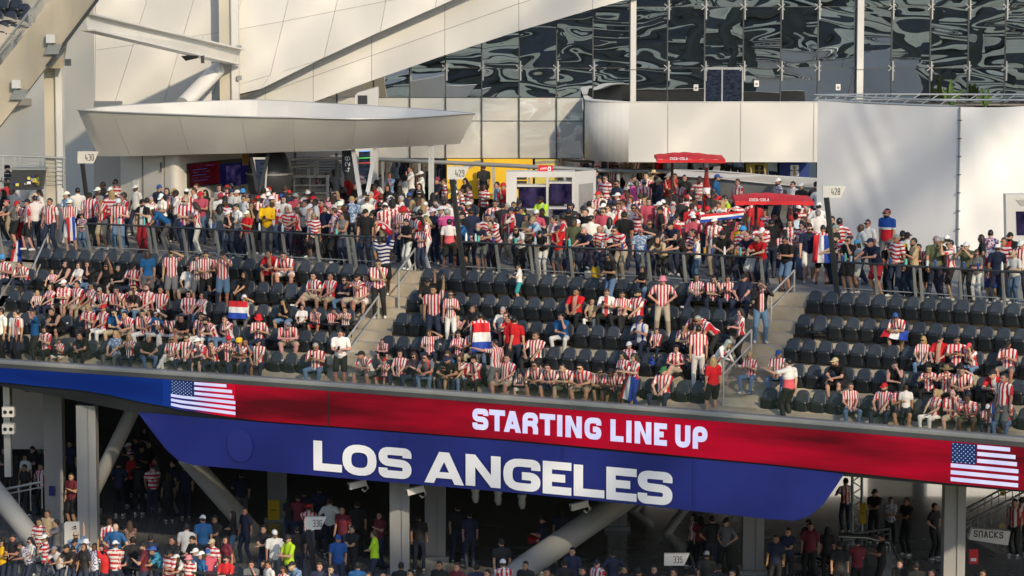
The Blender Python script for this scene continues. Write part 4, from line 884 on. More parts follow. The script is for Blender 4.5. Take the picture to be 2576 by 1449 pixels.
mb = MB(); mb.tube([c + Vector((0, 0.05, -0.75)), c + Vector((0, 0.05, 0.02))], [0.3, 0.4], 12); mb.build('pot', 'dark_metal', pl)
# --- red parasols on bottle posts
def parasol(uc, y, uL, uR, vtop, vlow, upost, ubot, lab):
    root = thing('red_parasol', lab, 'parasol', 'red drinks parasols'); a, b = Py(uL, vlow, y), Py(uR, vlow, y); w = (b.x - a.x); c = (a + b) / 2; zt = Py(uc, vtop, y).z; zl = a.z; d = 1.0
    mb = MB(); nx = 14; vs = []
    for i in range(nx + 1):
        f = i / nx; x = a.x + w * f; h = (zt - zl) * (1 - (abs(f - 0.42) / 0.6) ** 1.5)
        for (dy, k) in ((-d, 0.15), (-d * 0.5, 0.8), (0, 1), (d * 0.5, 0.8), (d, 0.15)): vs.append(Vector((x, y + dy, zl + 0.04 + h * k + (0.012 * math.sin(i * 2.2)))))
    mb.add(vs, [(5 * i + j, 5 * i + 5 + j, 5 * i + 6 + j, 5 * i + 1 + j) for i in range(nx) for j in range(4)], smooth=True); mb.build('canopy', 'red_fabric', root)
    mb = MB(); vs = []
    ring = [(i / nx, -d) for i in range(nx + 1)] + [(1, d * (k / 3)) for k in range(-2, 4)] + [(1 - i / nx, d) for i in range(nx + 1)] + [(0, -d * (k / 3)) for k in range(-2, 3)]
    for i, (f, dy) in enumerate(ring):
        x = a.x + w * f; h = (zt - zl) * (1 - (abs(f - 0.42) / 0.6) ** 1.5) * (0.15 if abs(dy) > 0.9 * d else 0.15 + 0.85 * (1 - abs(dy) / d)); zz = zl + 0.04 + h
        vs += [Vector((x, y + dy, zz)), Vector((x, y + dy * 1.01, zz - 0.105 - (0.015 if i % 2 else 0)))]
    n = len(ring); mb.add(vs, [(2 * i, 2 * ((i + 1) % n), 2 * ((i + 1) % n) + 1, 2 * i + 1) for i in range(n)]); mb.build('valance', 'red_fabric', root)
    mb = MB(); p = Py(upost, vlow, y); mb.tube([Vector((p.x, y, ZC)), Vector((p.x, y, zl + 0.15))], 0.05, 8); mb.build('post', 'wood_brown', root)
    p = Py(ubot, vlow, y); H = zl - ZC; L = [(0, .11), (.25, .14), (.45, .105), (.62, .125), (.8, .07), (1, .045)]
    mb = MB(); mb.tube([Vector((p.x, y - 0.3, ZC + H * f)) for f, r in L], [r for f, r in L], 14); mb.build('bottle_post', 'bottle_red', root)
    mb = MB(); mb.tube([Vector((p.x, y - 0.3, ZC + H * f)) for f in (.56, .60, .64)], [.122, .13, .128], 14, caps=False); mb.build('bottle_label', 'white_print', root)
    mb = MB(); mb.tube([Vector((p.x, y - 0.3, ZC + H * 0.9)), Vector((p.x, y - 0.3, ZC + H * 1.02))], 0.062, 10); mb.build('cap', 'white_print', root)
    mb = MB(); q = Py(uL + (uR - uL) * 0.21, vlow + 3.2, y - d * 1.012 - 0.004); x_ = 0
    for ch in 'COCA-COLA': glyph(mb, ch, q.x + x_, q.z, 0.055, 0.085, 0.014, lambda X_, Y_, l: Vector((X_, q.y - 0.01 - l, Y_))); x_ += 0.066
    mb.build('lettering', 'white_print', root)
parasol(1730, 103.5, 1649, 1820, 386, 399, 1691, 1776, 'red rectangular parasol farther back below the white balcony')
parasol(1935, 93.6, 1844, 2040, 489, 503, 1902, 1987, 'red rectangular parasol nearer the railing beside the drape')

mb = MB(); polyY(mb, [(236, 255), (306, 255), (306, 520), (236, 520)], 108.2, 0.2); tag(mb.build('service_wall', 'cream_wall'), 'plain pale service wall in shade between the column and the kiosk door', 'wall')
cn = thing('end_railing', 'steel wire railing behind the stall at the far left end', 'railing'); y = 101.5
mb = MB(); mb.tube([Py(-20, 392, y), Py(60, 393, y), Py(165, 398, y)], 0.035); mb.build('handrail', 'steel_pale', cn)
for k in range(1, 7):
    mb = MB(); mb.tube([Py(-20, 392 + 11 * k, y), Py(60, 393 + 11 * k, y), Py(165, 398 + 11 * k, y)], 0.010, 5); mb.build('wire', 'steel_pale', cn)
for u in (8, 38, 52, 96, 108, 160): mb = MB(); mb.beam(Py(u, 470, y), Py(u, 393, y), 0.05, 0.05); mb.build('post', 'steel_pale', cn)
st_ = thing('snack_stall', 'dark stall case with coloured snack packets at the far left end', 'stall'); y = 100.6
mb = MB(); polyY(mb, [(22, 478), (104, 478), (112, 428), (30, 428)], y, 0.5); mb.build('case', 'dark_metal', st_)
mb = MB(); polyY(mb, [(22, 428), (116, 428), (114, 424), (26, 424)], y - 0.05, 0.6); mb.build('top', 'steel_grey', st_)
for i in range(16):
    u, v = 38 + RND.uniform(0, 62), 440 + RND.uniform(0, 26); mb = MB(); mb.box(Py(u, v, y - 0.05 - i * .002), (RND.uniform(.05, .13), 0.05, RND.uniform(.06, .12)), RND.uniform(-.3, .3)); mb.build('packet', RND.choice(['tv_red', 'yellow_dull', 'banner_blue', 'paper', 'grey_vinyl', 'orange_board', 'leaf_green', 'wood_brown']), st_)
# ============================================================ LOWER CONCOURSE
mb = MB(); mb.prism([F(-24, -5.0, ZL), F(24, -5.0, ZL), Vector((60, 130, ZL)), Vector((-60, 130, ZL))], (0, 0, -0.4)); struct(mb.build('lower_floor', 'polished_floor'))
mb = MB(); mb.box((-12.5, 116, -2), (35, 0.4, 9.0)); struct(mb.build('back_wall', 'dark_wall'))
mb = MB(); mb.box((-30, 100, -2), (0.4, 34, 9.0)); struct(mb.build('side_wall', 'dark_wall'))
# columns
def low_col(u0, u1, v1, y, label, vb=1500, dark=False):
    root = thing('concourse_column', label, 'column', 'columns of the lower concourse'); x0, x1 = Py(u0, 1250, y).x, Py(u1, 1250, y).x; w = x1 - x0; z1 = -1.25
    mb = MB(); mb.box((x0 + w * 0.31, y, (ZL + z1) / 2), (w * 0.62 - 0.004, 0.6, z1 - ZL)); mb.build('web', 'column_paint', root)
    mb = MB(); mb.box((x0 + w * 0.81, y - 0.02, (ZL + z1) / 2), (w * 0.38, 0.66, z1 - ZL)); mb.build('flange', 'column_paint', root)
    mb = MB(); mb.box(((x0 + x1) / 2, y, ZL + 0.06), (w + 0.2, 0.9, 0.12)); mb.build('base_plate', 'steel_grey', root); return root
low_col(116, 163, 990, 97.5, 'wide shaded column with a small purple notice at the left end'); low_col(198, 247, 1000, 93.2, 'column with its foot in sunlight above the lower crowd')
low_col(675, 720, 1180, 98.5, 'column with a yellow notice under the banner'); low_col(981, 1030, 1215, 90.0, 'plain grey column under the letter N of the banner'); low_col(1069, 1121, 1225, 92.5, 'grey column beside the white security camera under the banner')
low_col(1529, 1577, 1270, 97.0, 'shaded column behind the thick leaning brace'); low_col(1868, 1921, 1300, 90.5, 'column with pipework under the rounded end of the banner'); low_col(2373, 2426, 1216, 85.5, 'dark column below the flag end of the ribbon screen')
mb = MB(); mb.box(Py(19, 1060, 95), (0.2, 0.3, 3.4)); tag(mb.build('slim_post', 'steel_pale'), 'slim pale post carrying two loudspeakers at the far left', 'post')
sp = thing('loudspeaker', 'pale twin loudspeaker on the slim post under the ribbon', 'speaker')
for v in (1035, 1078):
    q = Py(22, v, 94.6); mb = MB(); mb.box(q, (0.36, 0.3, 0.30)); h = mb.build('cabinet', 'white_metal', sp)
    for k in (-0.09, 0.09): mb = MB(); mb.tube([q + Vector((k, -0.152, 0)), q + Vector((k, -0.16, 0))], 0.06, 12); mb.build('cone', 'black', h)
# braces
def brace(a, ya, b, yb, r, label):
    root = thing('pipe_brace', label, 'brace', 'leaning pipe braces of the lower concourse'); A, B = Py(*a, ya), Py(*b, yb); d = (B - A).normalized(); up = (0, 0, 1)
    mb = MB(); mb.tube([A, B], r, 20); mb.build('pipe', 'column_paint', root); mb = MB(); mb.tube([A.lerp(B, 0.965), A.lerp(B, 0.975)], r * 1.12, 16); mb.build('collar', 'steel_grey', root)
brace((-40, 1200), 93.0, (190, 1490), 91.0, 0.30, 'thick pale brace in sunlight at the bottom left corner')
brace((470, 1150), 94, (640, 1345), 96, 0.30, 'thick grey brace sloping down under the left part of the banner')
brace((1230, 1490), 86, (1600, 1235), 91, 0.36, 'thickest grey brace rising to the banner below the letters ELES')
brace((1560, 1500), 95, (1760, 1230), 97, 0.14, 'thin grey brace nearest the 335 sign')
brace((1480, 1400), 99, (1640, 1240), 100, 0.12, 'thin grey brace behind the shaded column')
brace((235, 1235), 95.5, (340, 1020), 94, 0.22, 'grey brace beside the sunlit column at the left')
# section signs of the lower level
section_sign('336', 768, 821, 1301, 1332, (776, 1332), (795, 1470), 0.5, ZL, 'small white section sign reading 336 before the concession counter')
section_sign('335', 1671, 1735, 1393, 1423, (1684, 1423), (1690, 1520), 0.5, ZL, 'small white section sign reading 335 beside the thin leaning brace')
# yellow notices
for u0, u1, v0, v1, y, lab in ((674, 703, 1258, 1308, 98.0, 'yellow notice wrapped on the column under the banner'), (1560, 1600, 1350, 1400, 98.6, 'yellow notice partly hidden behind the thick brace'), (2163, 2179, 1265, 1317, 95.0, 'yellow notice on the lattice truss near the silhouetted people'), (2516, 2530, 1234, 1247, 100, 'yellow panel beside the escalator rail at the right')):
    mb = MB(); polyY(mb, [(u0, v1), (u1, v1), (u1, v0), (u0, v0)], y, 0.03); o = tag(mb.build('yellow_notice', 'yellow_vinyl'), lab, 'notice', 'yellow notices of the lower concourse')
    mb = MB(); w = u1 - u0; polyY(mb, [(u0 + w * .25, (v0 + v1) / 2 + 1), (u1 - w * .25, (v0 + v1) / 2 + 1), (u1 - w * .25, (v0 + v1) / 2 - 1), (u0 + w * .25, (v0 + v1) / 2 - 1)], y - 0.008, 0.005); mb.build('printed_line', 'ink', o)
mb = MB(); polyY(mb, [(123, 1247), (137, 1247), (137, 1223), (123, 1223)], 97.1, 0.03); tag(mb.build('notice', 'banner_light'), 'small purple notice on the wide shaded column', 'notice')
# security cameras under the banner
def sec_cam(u, v, y, lab, dome=False):
    root = thing('security_camera', lab, 'camera', 'security cameras under the banner'); c = Py(u, v, y)
    if dome:
        mb = MB(); mb.tube([c + Vector((0, 0, 0.22)), c + Vector((0, 0, 0.12))], [0.13, 0.13], 14); mb.build('mount', 'steel_grey', root)
        mb = MB(); mb.tube([c + Vector((0, 0, 0.12)), c + Vector((0, 0, -0.05)), c + Vector((0.02, 0, -0.2))], [0.09, 0.11, 0.06], 14); mb.build('dome', 'steel_grey', root)
    else:
        mb = MB(); mb.beam(c + Vector((-0.25, -0.1, -0.03)), c + Vector((0.22, 0.1, 0.06)), 0.17, 0.19); mb.build('housing', 'white_metal', root)
        mb = MB(); mb.box(c + Vector((-0.26, -0.105, -0.03)), (0.03, 0.12, 0.12)); mb.build('lens', 'black', root)
        mb = MB(); mb.tube([c + Vector((0.22, 0.06, 0.05)), c + Vector((0.30, 0.06, -0.12)), c + Vector((0.20, 0.06, -0.22)), c + Vector((0.12, 0.06, -0.15))], 0.028, 8); mb.build('cable', 'white_metal', root)
sec_cam(1045, 1234, 88.5, 'white box security camera beside the plain grey column'); sec_cam(900, 1219, 89.5, 'white security camera under the letter S of LOS'); sec_cam(1458, 1272, 87.2, 'white box security camera under the letter L of the banner')
sec_cam(1196, 1247, 88.3, 'white dome security camera under the letter N', True); sec_cam(1253, 1253, 88.2, 'white dome security camera under the letter G', True); sec_cam(1313, 1262, 88, 'white dome security camera under the letter E', True)
# lattice truss, escalator, snack sign at the right
tr = thing('lattice_truss', 'upright silver lattice truss near the silhouetted people', 'truss'); y = 95.6
for u in (2144, 2168): mb = MB(); mb.tube([Py(u, 1420, y), Py(u, 1190, y)], 0.045, 8); mb.build('chord', 'steel_grey', tr)
for i in range(12):
    v = 1195 + i * 16; mb = MB(); mb.tube([Py(2144 if i % 2 else 2168, v, y), Py(2168 if i % 2 else 2144, v + 16, y)], 0.02, 6); mb.build('lattice_bar', 'steel_grey', tr)
sg = thing('snacks_sign', 'long white wedge sign reading SNACKS beside the escalator', 'sign'); y = 90.5
mb = MB(); polyY(mb, [(2437, 1357), (2445, 1330), (2542, 1337), (2536, 1372), (2520, 1370)], y, 0.25); mb.build('panel', 'white_metal', sg)
mb = MB(); q = Py(2449, 1351, y - 0.004); x_ = 0
for ch in 'SnACKS': glyph(mb, ch, q.x + x_, q.z - x_ * 0.06, 0.125, 0.20, 0.036, lambda X_, Y_, l: Vector((X_, q.y - l, Y_))); x_ += 0.15
mb.build('lettering', 'ink', sg)
def stair_rail(pts, y, lab, n=7, vert=34):
    root = thing('stair_railing', lab, 'railing', 'railings of the lower concourse'); P = [Py(u, v, y) for u, v in pts]
    mb = MB(); mb.tube(P, 0.035, 8); mb.build('handrail', 'steel_grey', root); mb = MB(); mb.tube([p + Vector((0, 0, -0.16)) for p in P], 0.022, 6); mb.build('mid_rail', 'steel_grey', root)
    for i in range(n + 1):
        p = P[0].lerp(P[-1], i / n) if len(P) == 2 else Py(pts[0][0] + (pts[-1][0] - pts[0][0]) * i / n, lerp_tab(pts, pts[0][0] + (pts[-1][0] - pts[0][0]) * i / n), y)
        mb = MB(); mb.box(p + Vector((0, 0, -vert / 170.0)), (0.03, 0.03, vert / 85.0)); mb.build('baluster', 'steel_grey', root)
stair_rail([(2425, 1283), (2515, 1233), (2600, 1200)], 98, 'sloping steel stair railing above the snacks sign', 10, 40)
stair_rail([(2425, 1318), (2530, 1262), (2600, 1225)], 97, 'lower sloping steel stair railing above the snacks sign', 10, 40)
stair_rail([(2122, 1346), (2240, 1330)], 93.5, 'level steel railing at the head of the escalator', 4, 60)
stair_rail([(1640, 1450), (1760, 1428)], 97.5, 'low steel railing behind the 335 sign', 6, 40)
stair_rail([(1790, 1400), (1835, 1390), (1870, 1391)], 94, 'dark stair railing under the rounded end of the banner', 6, 60)
stair_rail([(1290, 1330), (1345, 1338)], 100, 'steel railing behind the security camera', 4, 60)
stair_rail([(-10, 1235), (105, 1212)], 93.2, 'glass and steel railing in the shade at the far left', 4, 70)
for k, (dx, lab) in enumerate(((0, 'dark escalator balustrade rising at the bottom right'), (190, 'second escalator balustrade beside the dark column'))):
    es = thing('escalator', lab, 'escalator', 'escalators of the lower concourse'); y = 90.0 - k * 0.8; T = lambda u, v: Py(u + dx, v - 8 * k, y)
    pts = [(1960, 1392), (2030, 1395), (2075, 1412), (2130, 1450), (2190, 1500)] if k == 0 else [(2110, 1345), (2180, 1348), (2240, 1362), (2262, 1410), (2270, 1500)]
    dx = 0; pts2 = [(u, v) for u, v in pts]
    mb = MB(); mb.tube([Py(u, v, y) for u, v in pts2], 0.05, 10); mb.build('handrail', 'black', es)
    mb = MB(); mb.tube([Py(u, v + 4, y) for u, v in pts2], 0.03, 8); mb.build('trim', 'steel_pale', es)
    mb = MB(); mb.prism([Py(u, v + 5, y + 0.02) for u, v in pts2] + [Py(pts2[-1][0], 1560, y + 0.02), Py(pts2[0][0], 1480, y + 0.02)], (0, 0.03, 0)); mb.build('glass_side', 'glass_guard', es)
    mb = MB(); mb.prism([Py(u, v + 40, y + 0.1) for u, v in pts2] + [Py(pts2[-1][0], 1620, y + 0.1), Py(pts2[0][0], 1560, y + 0.1)], (0, 0.9, 0)); mb.build('truss_cladding', 'dark_metal', es)
rd = thing('red_poster', 'red poster on a stand below the snacks sign', 'poster'); mb = MB(); polyY(mb, [(2438, 1419), (2461, 1419), (2461, 1382), (2438, 1382)], 89.5, 0.05); mb.build('sheet', 'red_plastic', rd)
mb = MB(); polyY(mb, [(2442, 1412), (2456, 1412), (2456, 1404), (2442, 1404)], 89.492, 0.005); mb.build('printed_block', 'white_print', rd)
rc = thing('red_cooler', 'red drinks cooler sign behind the thick brace', 'cooler'); mb = MB(); polyY(mb, [(1327, 1395), (1365, 1392), (1363, 1355), (1328, 1353)], 95.0, 0.4); mb.build('box', 'red_plastic', rc)
mb = MB(); c = Py(1349, 1366, 94.99); glyph(mb, '0', c.x, c.z - 0.06, 0.09, 0.16, 0.03, lambda X_, Y_, l: Vector((X_, c.y - l, Y_))); mb.build('lettering', 'white_print', rc)
# concession counter and fridges in the dark
cc = thing('concession_counter', 'white concession counter in the dark under the banner', 'counter'); y = 104
mb = MB(); polyY(mb, [(870, 1420), (985, 1420), (985, 1308), (870, 1300)], y, 0.8); mb.build('front', 'cream_wall', cc)
mb = MB(); polyY(mb, [(866, 1300), (990, 1308), (990, 1304), (866, 1296)], y - 0.1, 1.0); mb.build('top', 'steel_grey', cc)
for i, (u, m) in enumerate(((815, 'teal_glow'), (862, 'dark_metal'), (905, 'teal_glow'), (945, 'dark_metal'))):
    fr = thing('drinks_fridge', ['teal lit drinks fridge beside the bright doorway', 'dark drinks fridge between two teal fridges', 'teal lit drinks fridge behind the counter', 'dark drinks fridge nearest the plain column'][i], 'fridge', 'fridges of the concession stand'); y = 108
    mb = MB(); polyY(mb, [(u - 18, 1330), (u + 18, 1330), (u + 18, 1190), (u - 18, 1190)], y, 0.7); mb.build('cabinet', 'dark_metal', fr)
    mb = MB(); polyY(mb, [(u - 15, 1320), (u + 15, 1320), (u + 15, 1200), (u - 15, 1200)], y - 0.03, 0.025); mb.build('glass_door', m, fr)
    for k in range(4): mb = MB(); polyY(mb, [(u - 14, 1232 + k * 26), (u + 14, 1232 + k * 26), (u + 14, 1229 + k * 26), (u - 14, 1229 + k * 26)], y - 0.045, 0.012); mb.build('shelf', 'steel_pale', fr)
dw = thing('bright_doorway', 'bright cream doorway opening in the dark back wall', 'doorway'); mb = MB(); polyY(mb, [(718, 1270), (806, 1275), (806, 1190), (718, 1185)], 112, 0.2); mb.build('lit_wall', 'cream_wall', dw)
wp = thing('white_partition', 'tall pale partition wall in the shade at the left end', 'partition'); mb = MB(); polyY(mb, [(30, 1130), (118, 1130), (118, 960), (30, 960)], 103, 0.2); mb.build('wall_sheet', 'cream_wall', wp)
ws = thing('way_sign', 'white panel sign with a slanted dark arrow behind the lower crowd', 'sign'); mb = MB(); polyY(mb, [(162, 1400), (200, 1400), (200, 1313), (165, 1313), (162, 1317)], 92.0, 0.08); mb.build('panel', 'white_metal', ws)
mb = MB()
for k in (0, 5): polyY(mb, [(178, 1328 + k), (190, 1322 + k), (193, 1327 + k), (193, 1330 + k), (186, 1330 + k)][:3] + [(190, 1326 + k)], 91.99, 0.004)
mb.build('arrow', 'ink', ws)
# front of the lower deck: rail with bar top at the bottom left
lr = thing('lower_railing', 'dark drink rail with glass at the front of the lower deck', 'railing'); pts = [(-40, 1408), (150, 1416), (300, 1424), (470, 1436), (760, 1462)]; P = [Py(u, v, lerp_tab([(-40, 89.5), (760, 83.5)], u)) for u, v in pts]
mb = MB(); 
for a, b in zip(P, P[1:]): mb.beam(a, b, 0.30, 0.05)
mb.build('bar_top', 'dark_metal', lr)
for k in range(9):
    p = P[0].lerp(P[-1], k / 8); mb = MB(); mb.box(p + Vector((0, 0, -0.6)), (0.08, 0.05, 1.15)); mb.build('post', 'steel_grey', lr)
mb = MB(); mb.prism([F(-24, -9, ZL - 1.6), F(24, -9, ZL - 1.6), F(24, -4.9, ZL - 1.6), F(-24, -4.9, ZL - 1.6)], (0, 0, -0.3)); struct(mb.build('lower_terrace', 'concrete'))
# ============================================================ OUT OF FRAME, SEEN IN THE MIRROR GLASS AND THROUGH THE SHADOWS IT CASTS
mb = MB(); RS = random.Random(5)
mb.prism([Vector((-130, -12, -9)), Vector((130, -12, -9)), Vector((130, -66, 27)), Vector((-130, -66, 27))], (0, -1, -1.5), mi=1)      # the stand across the pitch, dark seats
for k in range(6): mb.box((0, -13 - k * 9.6, -7.6 + k * 6.5), (250, 1.2, (0.7, 1.6, 0.6, 2.2, 0.8, 1.4, 0.6, 2.0)[k]))      # pale parapets
for k in range(620):      # loose pale and dark boxes, added for light streaks in the glass
    f = RS.random() ** 1.3; mb.box((RS.uniform(-95, 95), -12 - 54 * f, -8.2 + 36 * f), (RS.choice((1.2, 2, 4, 9, 14)), 1.0, RS.choice((.5, 1.2, 2.4))), mi=0 if RS.random() < .8 else 1)
struct(mb.build('far_stand', ['far_pale', 'far_seat']))
mb = MB(); mb.prism([Vector((-150, -60, -22)), Vector((150, -60, -22)), Vector((150, 80, -22)), Vector((-150, 80, -22))], (0, 0, -0.5)); struct(mb.build('pitch', 'leaf_green'))
for k in range(9):
    col_ = thing('far_column', 'dark tree shaped roof column of the far stand', 'column', 'roof columns of the far stand'); x = -60 + k * 15 + RND.uniform(-3, 3); mb = MB()
    mb.tube([(x, -20, -8), (x + 1, -20, 14), (x + 5, -19, 30)], [0.9, 0.7, 0.5], 10); mb.tube([(x + 0.6, -20, 8), (x - 6, -19, 30)], [0.6, 0.4], 8); mb.tube([(x + 1, -20, 12), (x + 2, -14, 30)], [0.6, 0.4], 8); mb.build('trunk', 'dark_metal', col_)
mb = MB()
for a in range(-8, 14):  # cable net of the roof between the sun and the stand, all of it above the camera
    o = SUN_DIR * 66; p = Vector((-4 + a * 3.6, 94, 7)) + o; q = p + Vector((10, 5, 6))
    mb.tube([p + Vector((-16, -2, -15)), p + Vector((18, 2, 16))], 0.13 + 0.06 * (a % 3), 6); mb.tube([p + Vector((12, 0, -16)), p + Vector((-12, 2, 18))], 0.13, 6)
    if a % 5 == 0: mb.tube([p + Vector((-14, -2, -13)), p + Vector((16, 2, 15))], 0.42, 8)
struct(mb.build('roof_net', 'steel_pale'))

vb = thing('sun_blocker', 'long hanging video board over the pitch that shades the lower concourse', 'video board'); off = SUN_DIR * 60  # blocker added out of view, shaped to keep sun off the lower concourse

for x0, y0, x1, y1, zlo, zhi in ((-5.6, 88, 34, 70, -7.2, -2.85), (-11.6, 90.75, -5.65, 88.02, -3.8, -2.85), (-34, 101, -11.65, 90.77, -3.8, -1.5)):
    zm = (zlo + zhi) / 2; A, B = Vector((x0, y0, zm)) + off, Vector((x1, y1, zm)) + off
    mb = MB(); mb.beam(A, B, 1.2, zhi - zlo); mb.build('frame', 'dark_metal', vb)
    for k in range(6):
        p = A.lerp(B, (k + .5) / 6); mb = MB(); mb.tube([p + Vector((0, 0, (zhi - zlo) / 2)), p + Vector((0, 0, 30))], 0.05, 5); mb.build('hanger', 'steel_grey', vb)
mb = MB(); mb.prism([Vector((-90, 131, ZL - .05)), Vector((90, 131, ZL - .05)), Vector((90, 175, ZL - .05)), Vector((-90, 175, ZL - .05))], (0, 0, -0.3)); struct(mb.build('plaza', 'concrete'))
ob = thing('bounce_wall', 'pale building front out on the plaza behind the stand', 'building')  # added out of view so the polished floor mirrors bright streaks
for k in range(14):
    mb = MB(); mb.box((-60 + k * 9.2, 152, 3), (7.6 if k % 3 else 5.0, 1.0, 18)); mb.build('wall_bay', 'outer_white', ob)
mb = MB(); mb.box((0, 153, 3), (140, 0.6, 18)); mb.build('wall_core', 'dark_wall', ob)
# ============================================================ SEATS
SEAT_W = 0.485
def grid_shell(fn, nu, nv, thick):
    vs = []; 
    for side in (0, 1):
        for i in range(nu + 1):
            for j in range(nv + 1): vs.append(fn(i / nu, j / nv, side * thick))
    k = (nu + 1) * (nv + 1); fs = []; idx = lambda s, i, j: s * k + i * (nv + 1) + j
    for i in range(nu):
        for j in range(nv): fs += [(idx(0, i, j), idx(0, i, j + 1), idx(0, i + 1, j + 1), idx(0, i + 1, j)), (idx(1, i, j), idx(1, i + 1, j), idx(1, i + 1, j + 1), idx(1, i, j + 1))]
    for i in range(nu): fs += [(idx(0, i, 0), idx(0, i + 1, 0), idx(1, i + 1, 0), idx(1, i, 0)), (idx(0, i, nv), idx(1, i, nv), idx(1, i + 1, nv), idx(0, i + 1, nv))]
    for j in range(nv): fs += [(idx(0, 0, j), idx(1, 0, j), idx(1, 0, j + 1), idx(0, 0, j + 1)), (idx(0, nu, j), idx(0, nu, j + 1), idx(1, nu, j + 1), idx(1, nu, j))]
    return vs, fs
def back_fn(a, b, t):
    x = (a - 0.5) * 2; top = 0.845 - 0.10 * abs(x) ** 3.2; bot = 0.36; z = bot + (top - bot) * b
    hw = 0.212 - 0.022 * b ** 4 - 0.012 * (1 - b)
    return (x * hw, -0.105 + 0.13 * b - 0.045 * (1 - x * x) * 0 + 0.03 * x * x * -1 + t, z)
def pan_fn(folded):
    def fn(a, b, t):
        x = (a - 0.5) * 2; hw = 0.205 - 0.03 * b ** 3
        if folded: return (x * hw, -0.17 - 0.05 * b + 0.025 * (x * x) - t + 0.012 * math.sin(math.pi * b), 0.22 + 0.37 * b - 0.03 * abs(x) ** 4 * b)
        return (x * hw, -0.13 - 0.40 * b, 0.42 + 0.035 * b - 0.02 * (1 - x * x) - t)
    return fn
def seat_meshes():
    out = {}
    for nm, fn, nu, nv, th, m in (('backrest', back_fn, 8, 5, 0.028, 'seat_shell'), ('seat_pan', pan_fn(True), 6, 4, 0.05, 'seat_pan'), ('seat_down', pan_fn(False), 6, 3, 0.04, 'seat_pan')):
        vs, fs = grid_shell(fn, nu, nv, th); mb = MB(); mb.add(vs, fs, smooth=True); o = mb.build('tmp', m); out[nm] = o.data; o.data.name = nm; bpy.data.objects.remove(o)
    mb = MB(); pts = [(-0.205 + 0.41 * i / 6, -0.225 - 0.012 * math.sin(math.pi * i / 6), 0.575 + 0.02 * math.sin(math.pi * i / 6)) for i in range(7)]; mb.tube(pts, 0.012, 5); mb.tube([(-0.19, -0.19, 0.30), (-0.19, -0.215, 0.56)], 0.009, 5)
    o = mb.build('tmp', 'dark_metal'); out['pan_rim'] = o.data; o.data.name = 'pan_rim'; bpy.data.objects.remove(o)
    mb = MB(); mb.box((0.235, -0.08, 0.30), (0.045, 0.20, 0.16)); mb.box((0.235, 0.0, 0.16), (0.05, 0.12, 0.20)); mb.box((0.235, -0.14, 0.52), (0.035, 0.26, 0.035)); mb.box((0, -0.02, 0.24), (0.46, 0.07, 0.05))
    o = mb.build('tmp', 'seat_bracket'); out['bracket'] = o.data; o.data.name = 'bracket'; bpy.data.objects.remove(o)
    return out
SEATM = seat_meshes()
ORD = ['first', 'second', 'third', 'fourth', 'fifth', 'sixth', 'seventh', 'eighth', 'ninth', 'tenth', 'eleventh', 'twelfth', 'thirteenth', 'fourteenth', 'fifteenth', 'sixteenth', 'seventeenth', 'eighteenth', 'nineteenth', 'twentieth', 'twenty-first', 'twenty-second', 'twenty-third', 'twenty-fourth', 'twenty-fifth', 'twenty-sixth', 'twenty-seventh', 'twenty-eighth']
ROWNAME = ['front row', 'second row', 'middle row', 'fourth row', 'top row']
SEATS = []      # (s, row, label)
a430, a429, a428 = AIS['430'], AIS['429'], AIS['428']
for (sa, sb, aisle, nm) in ((S0, a430 - AW / 2, 'b', 'far 430 block'), (a430 + AW / 2, a429 - AW / 2, 'a', 'block between 430 and 429'), (a429 + AW / 2, a428 - AW / 2, 'a', 'block between 429 and 428'), (a428 + AW / 2, S1, 'a', 'block beyond 428')):
    n = int((sb - sa - 0.05) / SEAT_W)
    for k in range(5):
        for i in range(n):
            s = sa + 0.05 + SEAT_W * (i + 0.5) if aisle == 'a' else sb - 0.05 - SEAT_W * (i + 0.5)
            u, v = uv_of(F(s, AT[k + 1] - 0.15, ZR[k] + 0.7))
            if -25 < u < 2600: SEATS.append([s, k, i, nm, u])
SEAT_T = lambda k: AT[k + 1] - 0.10
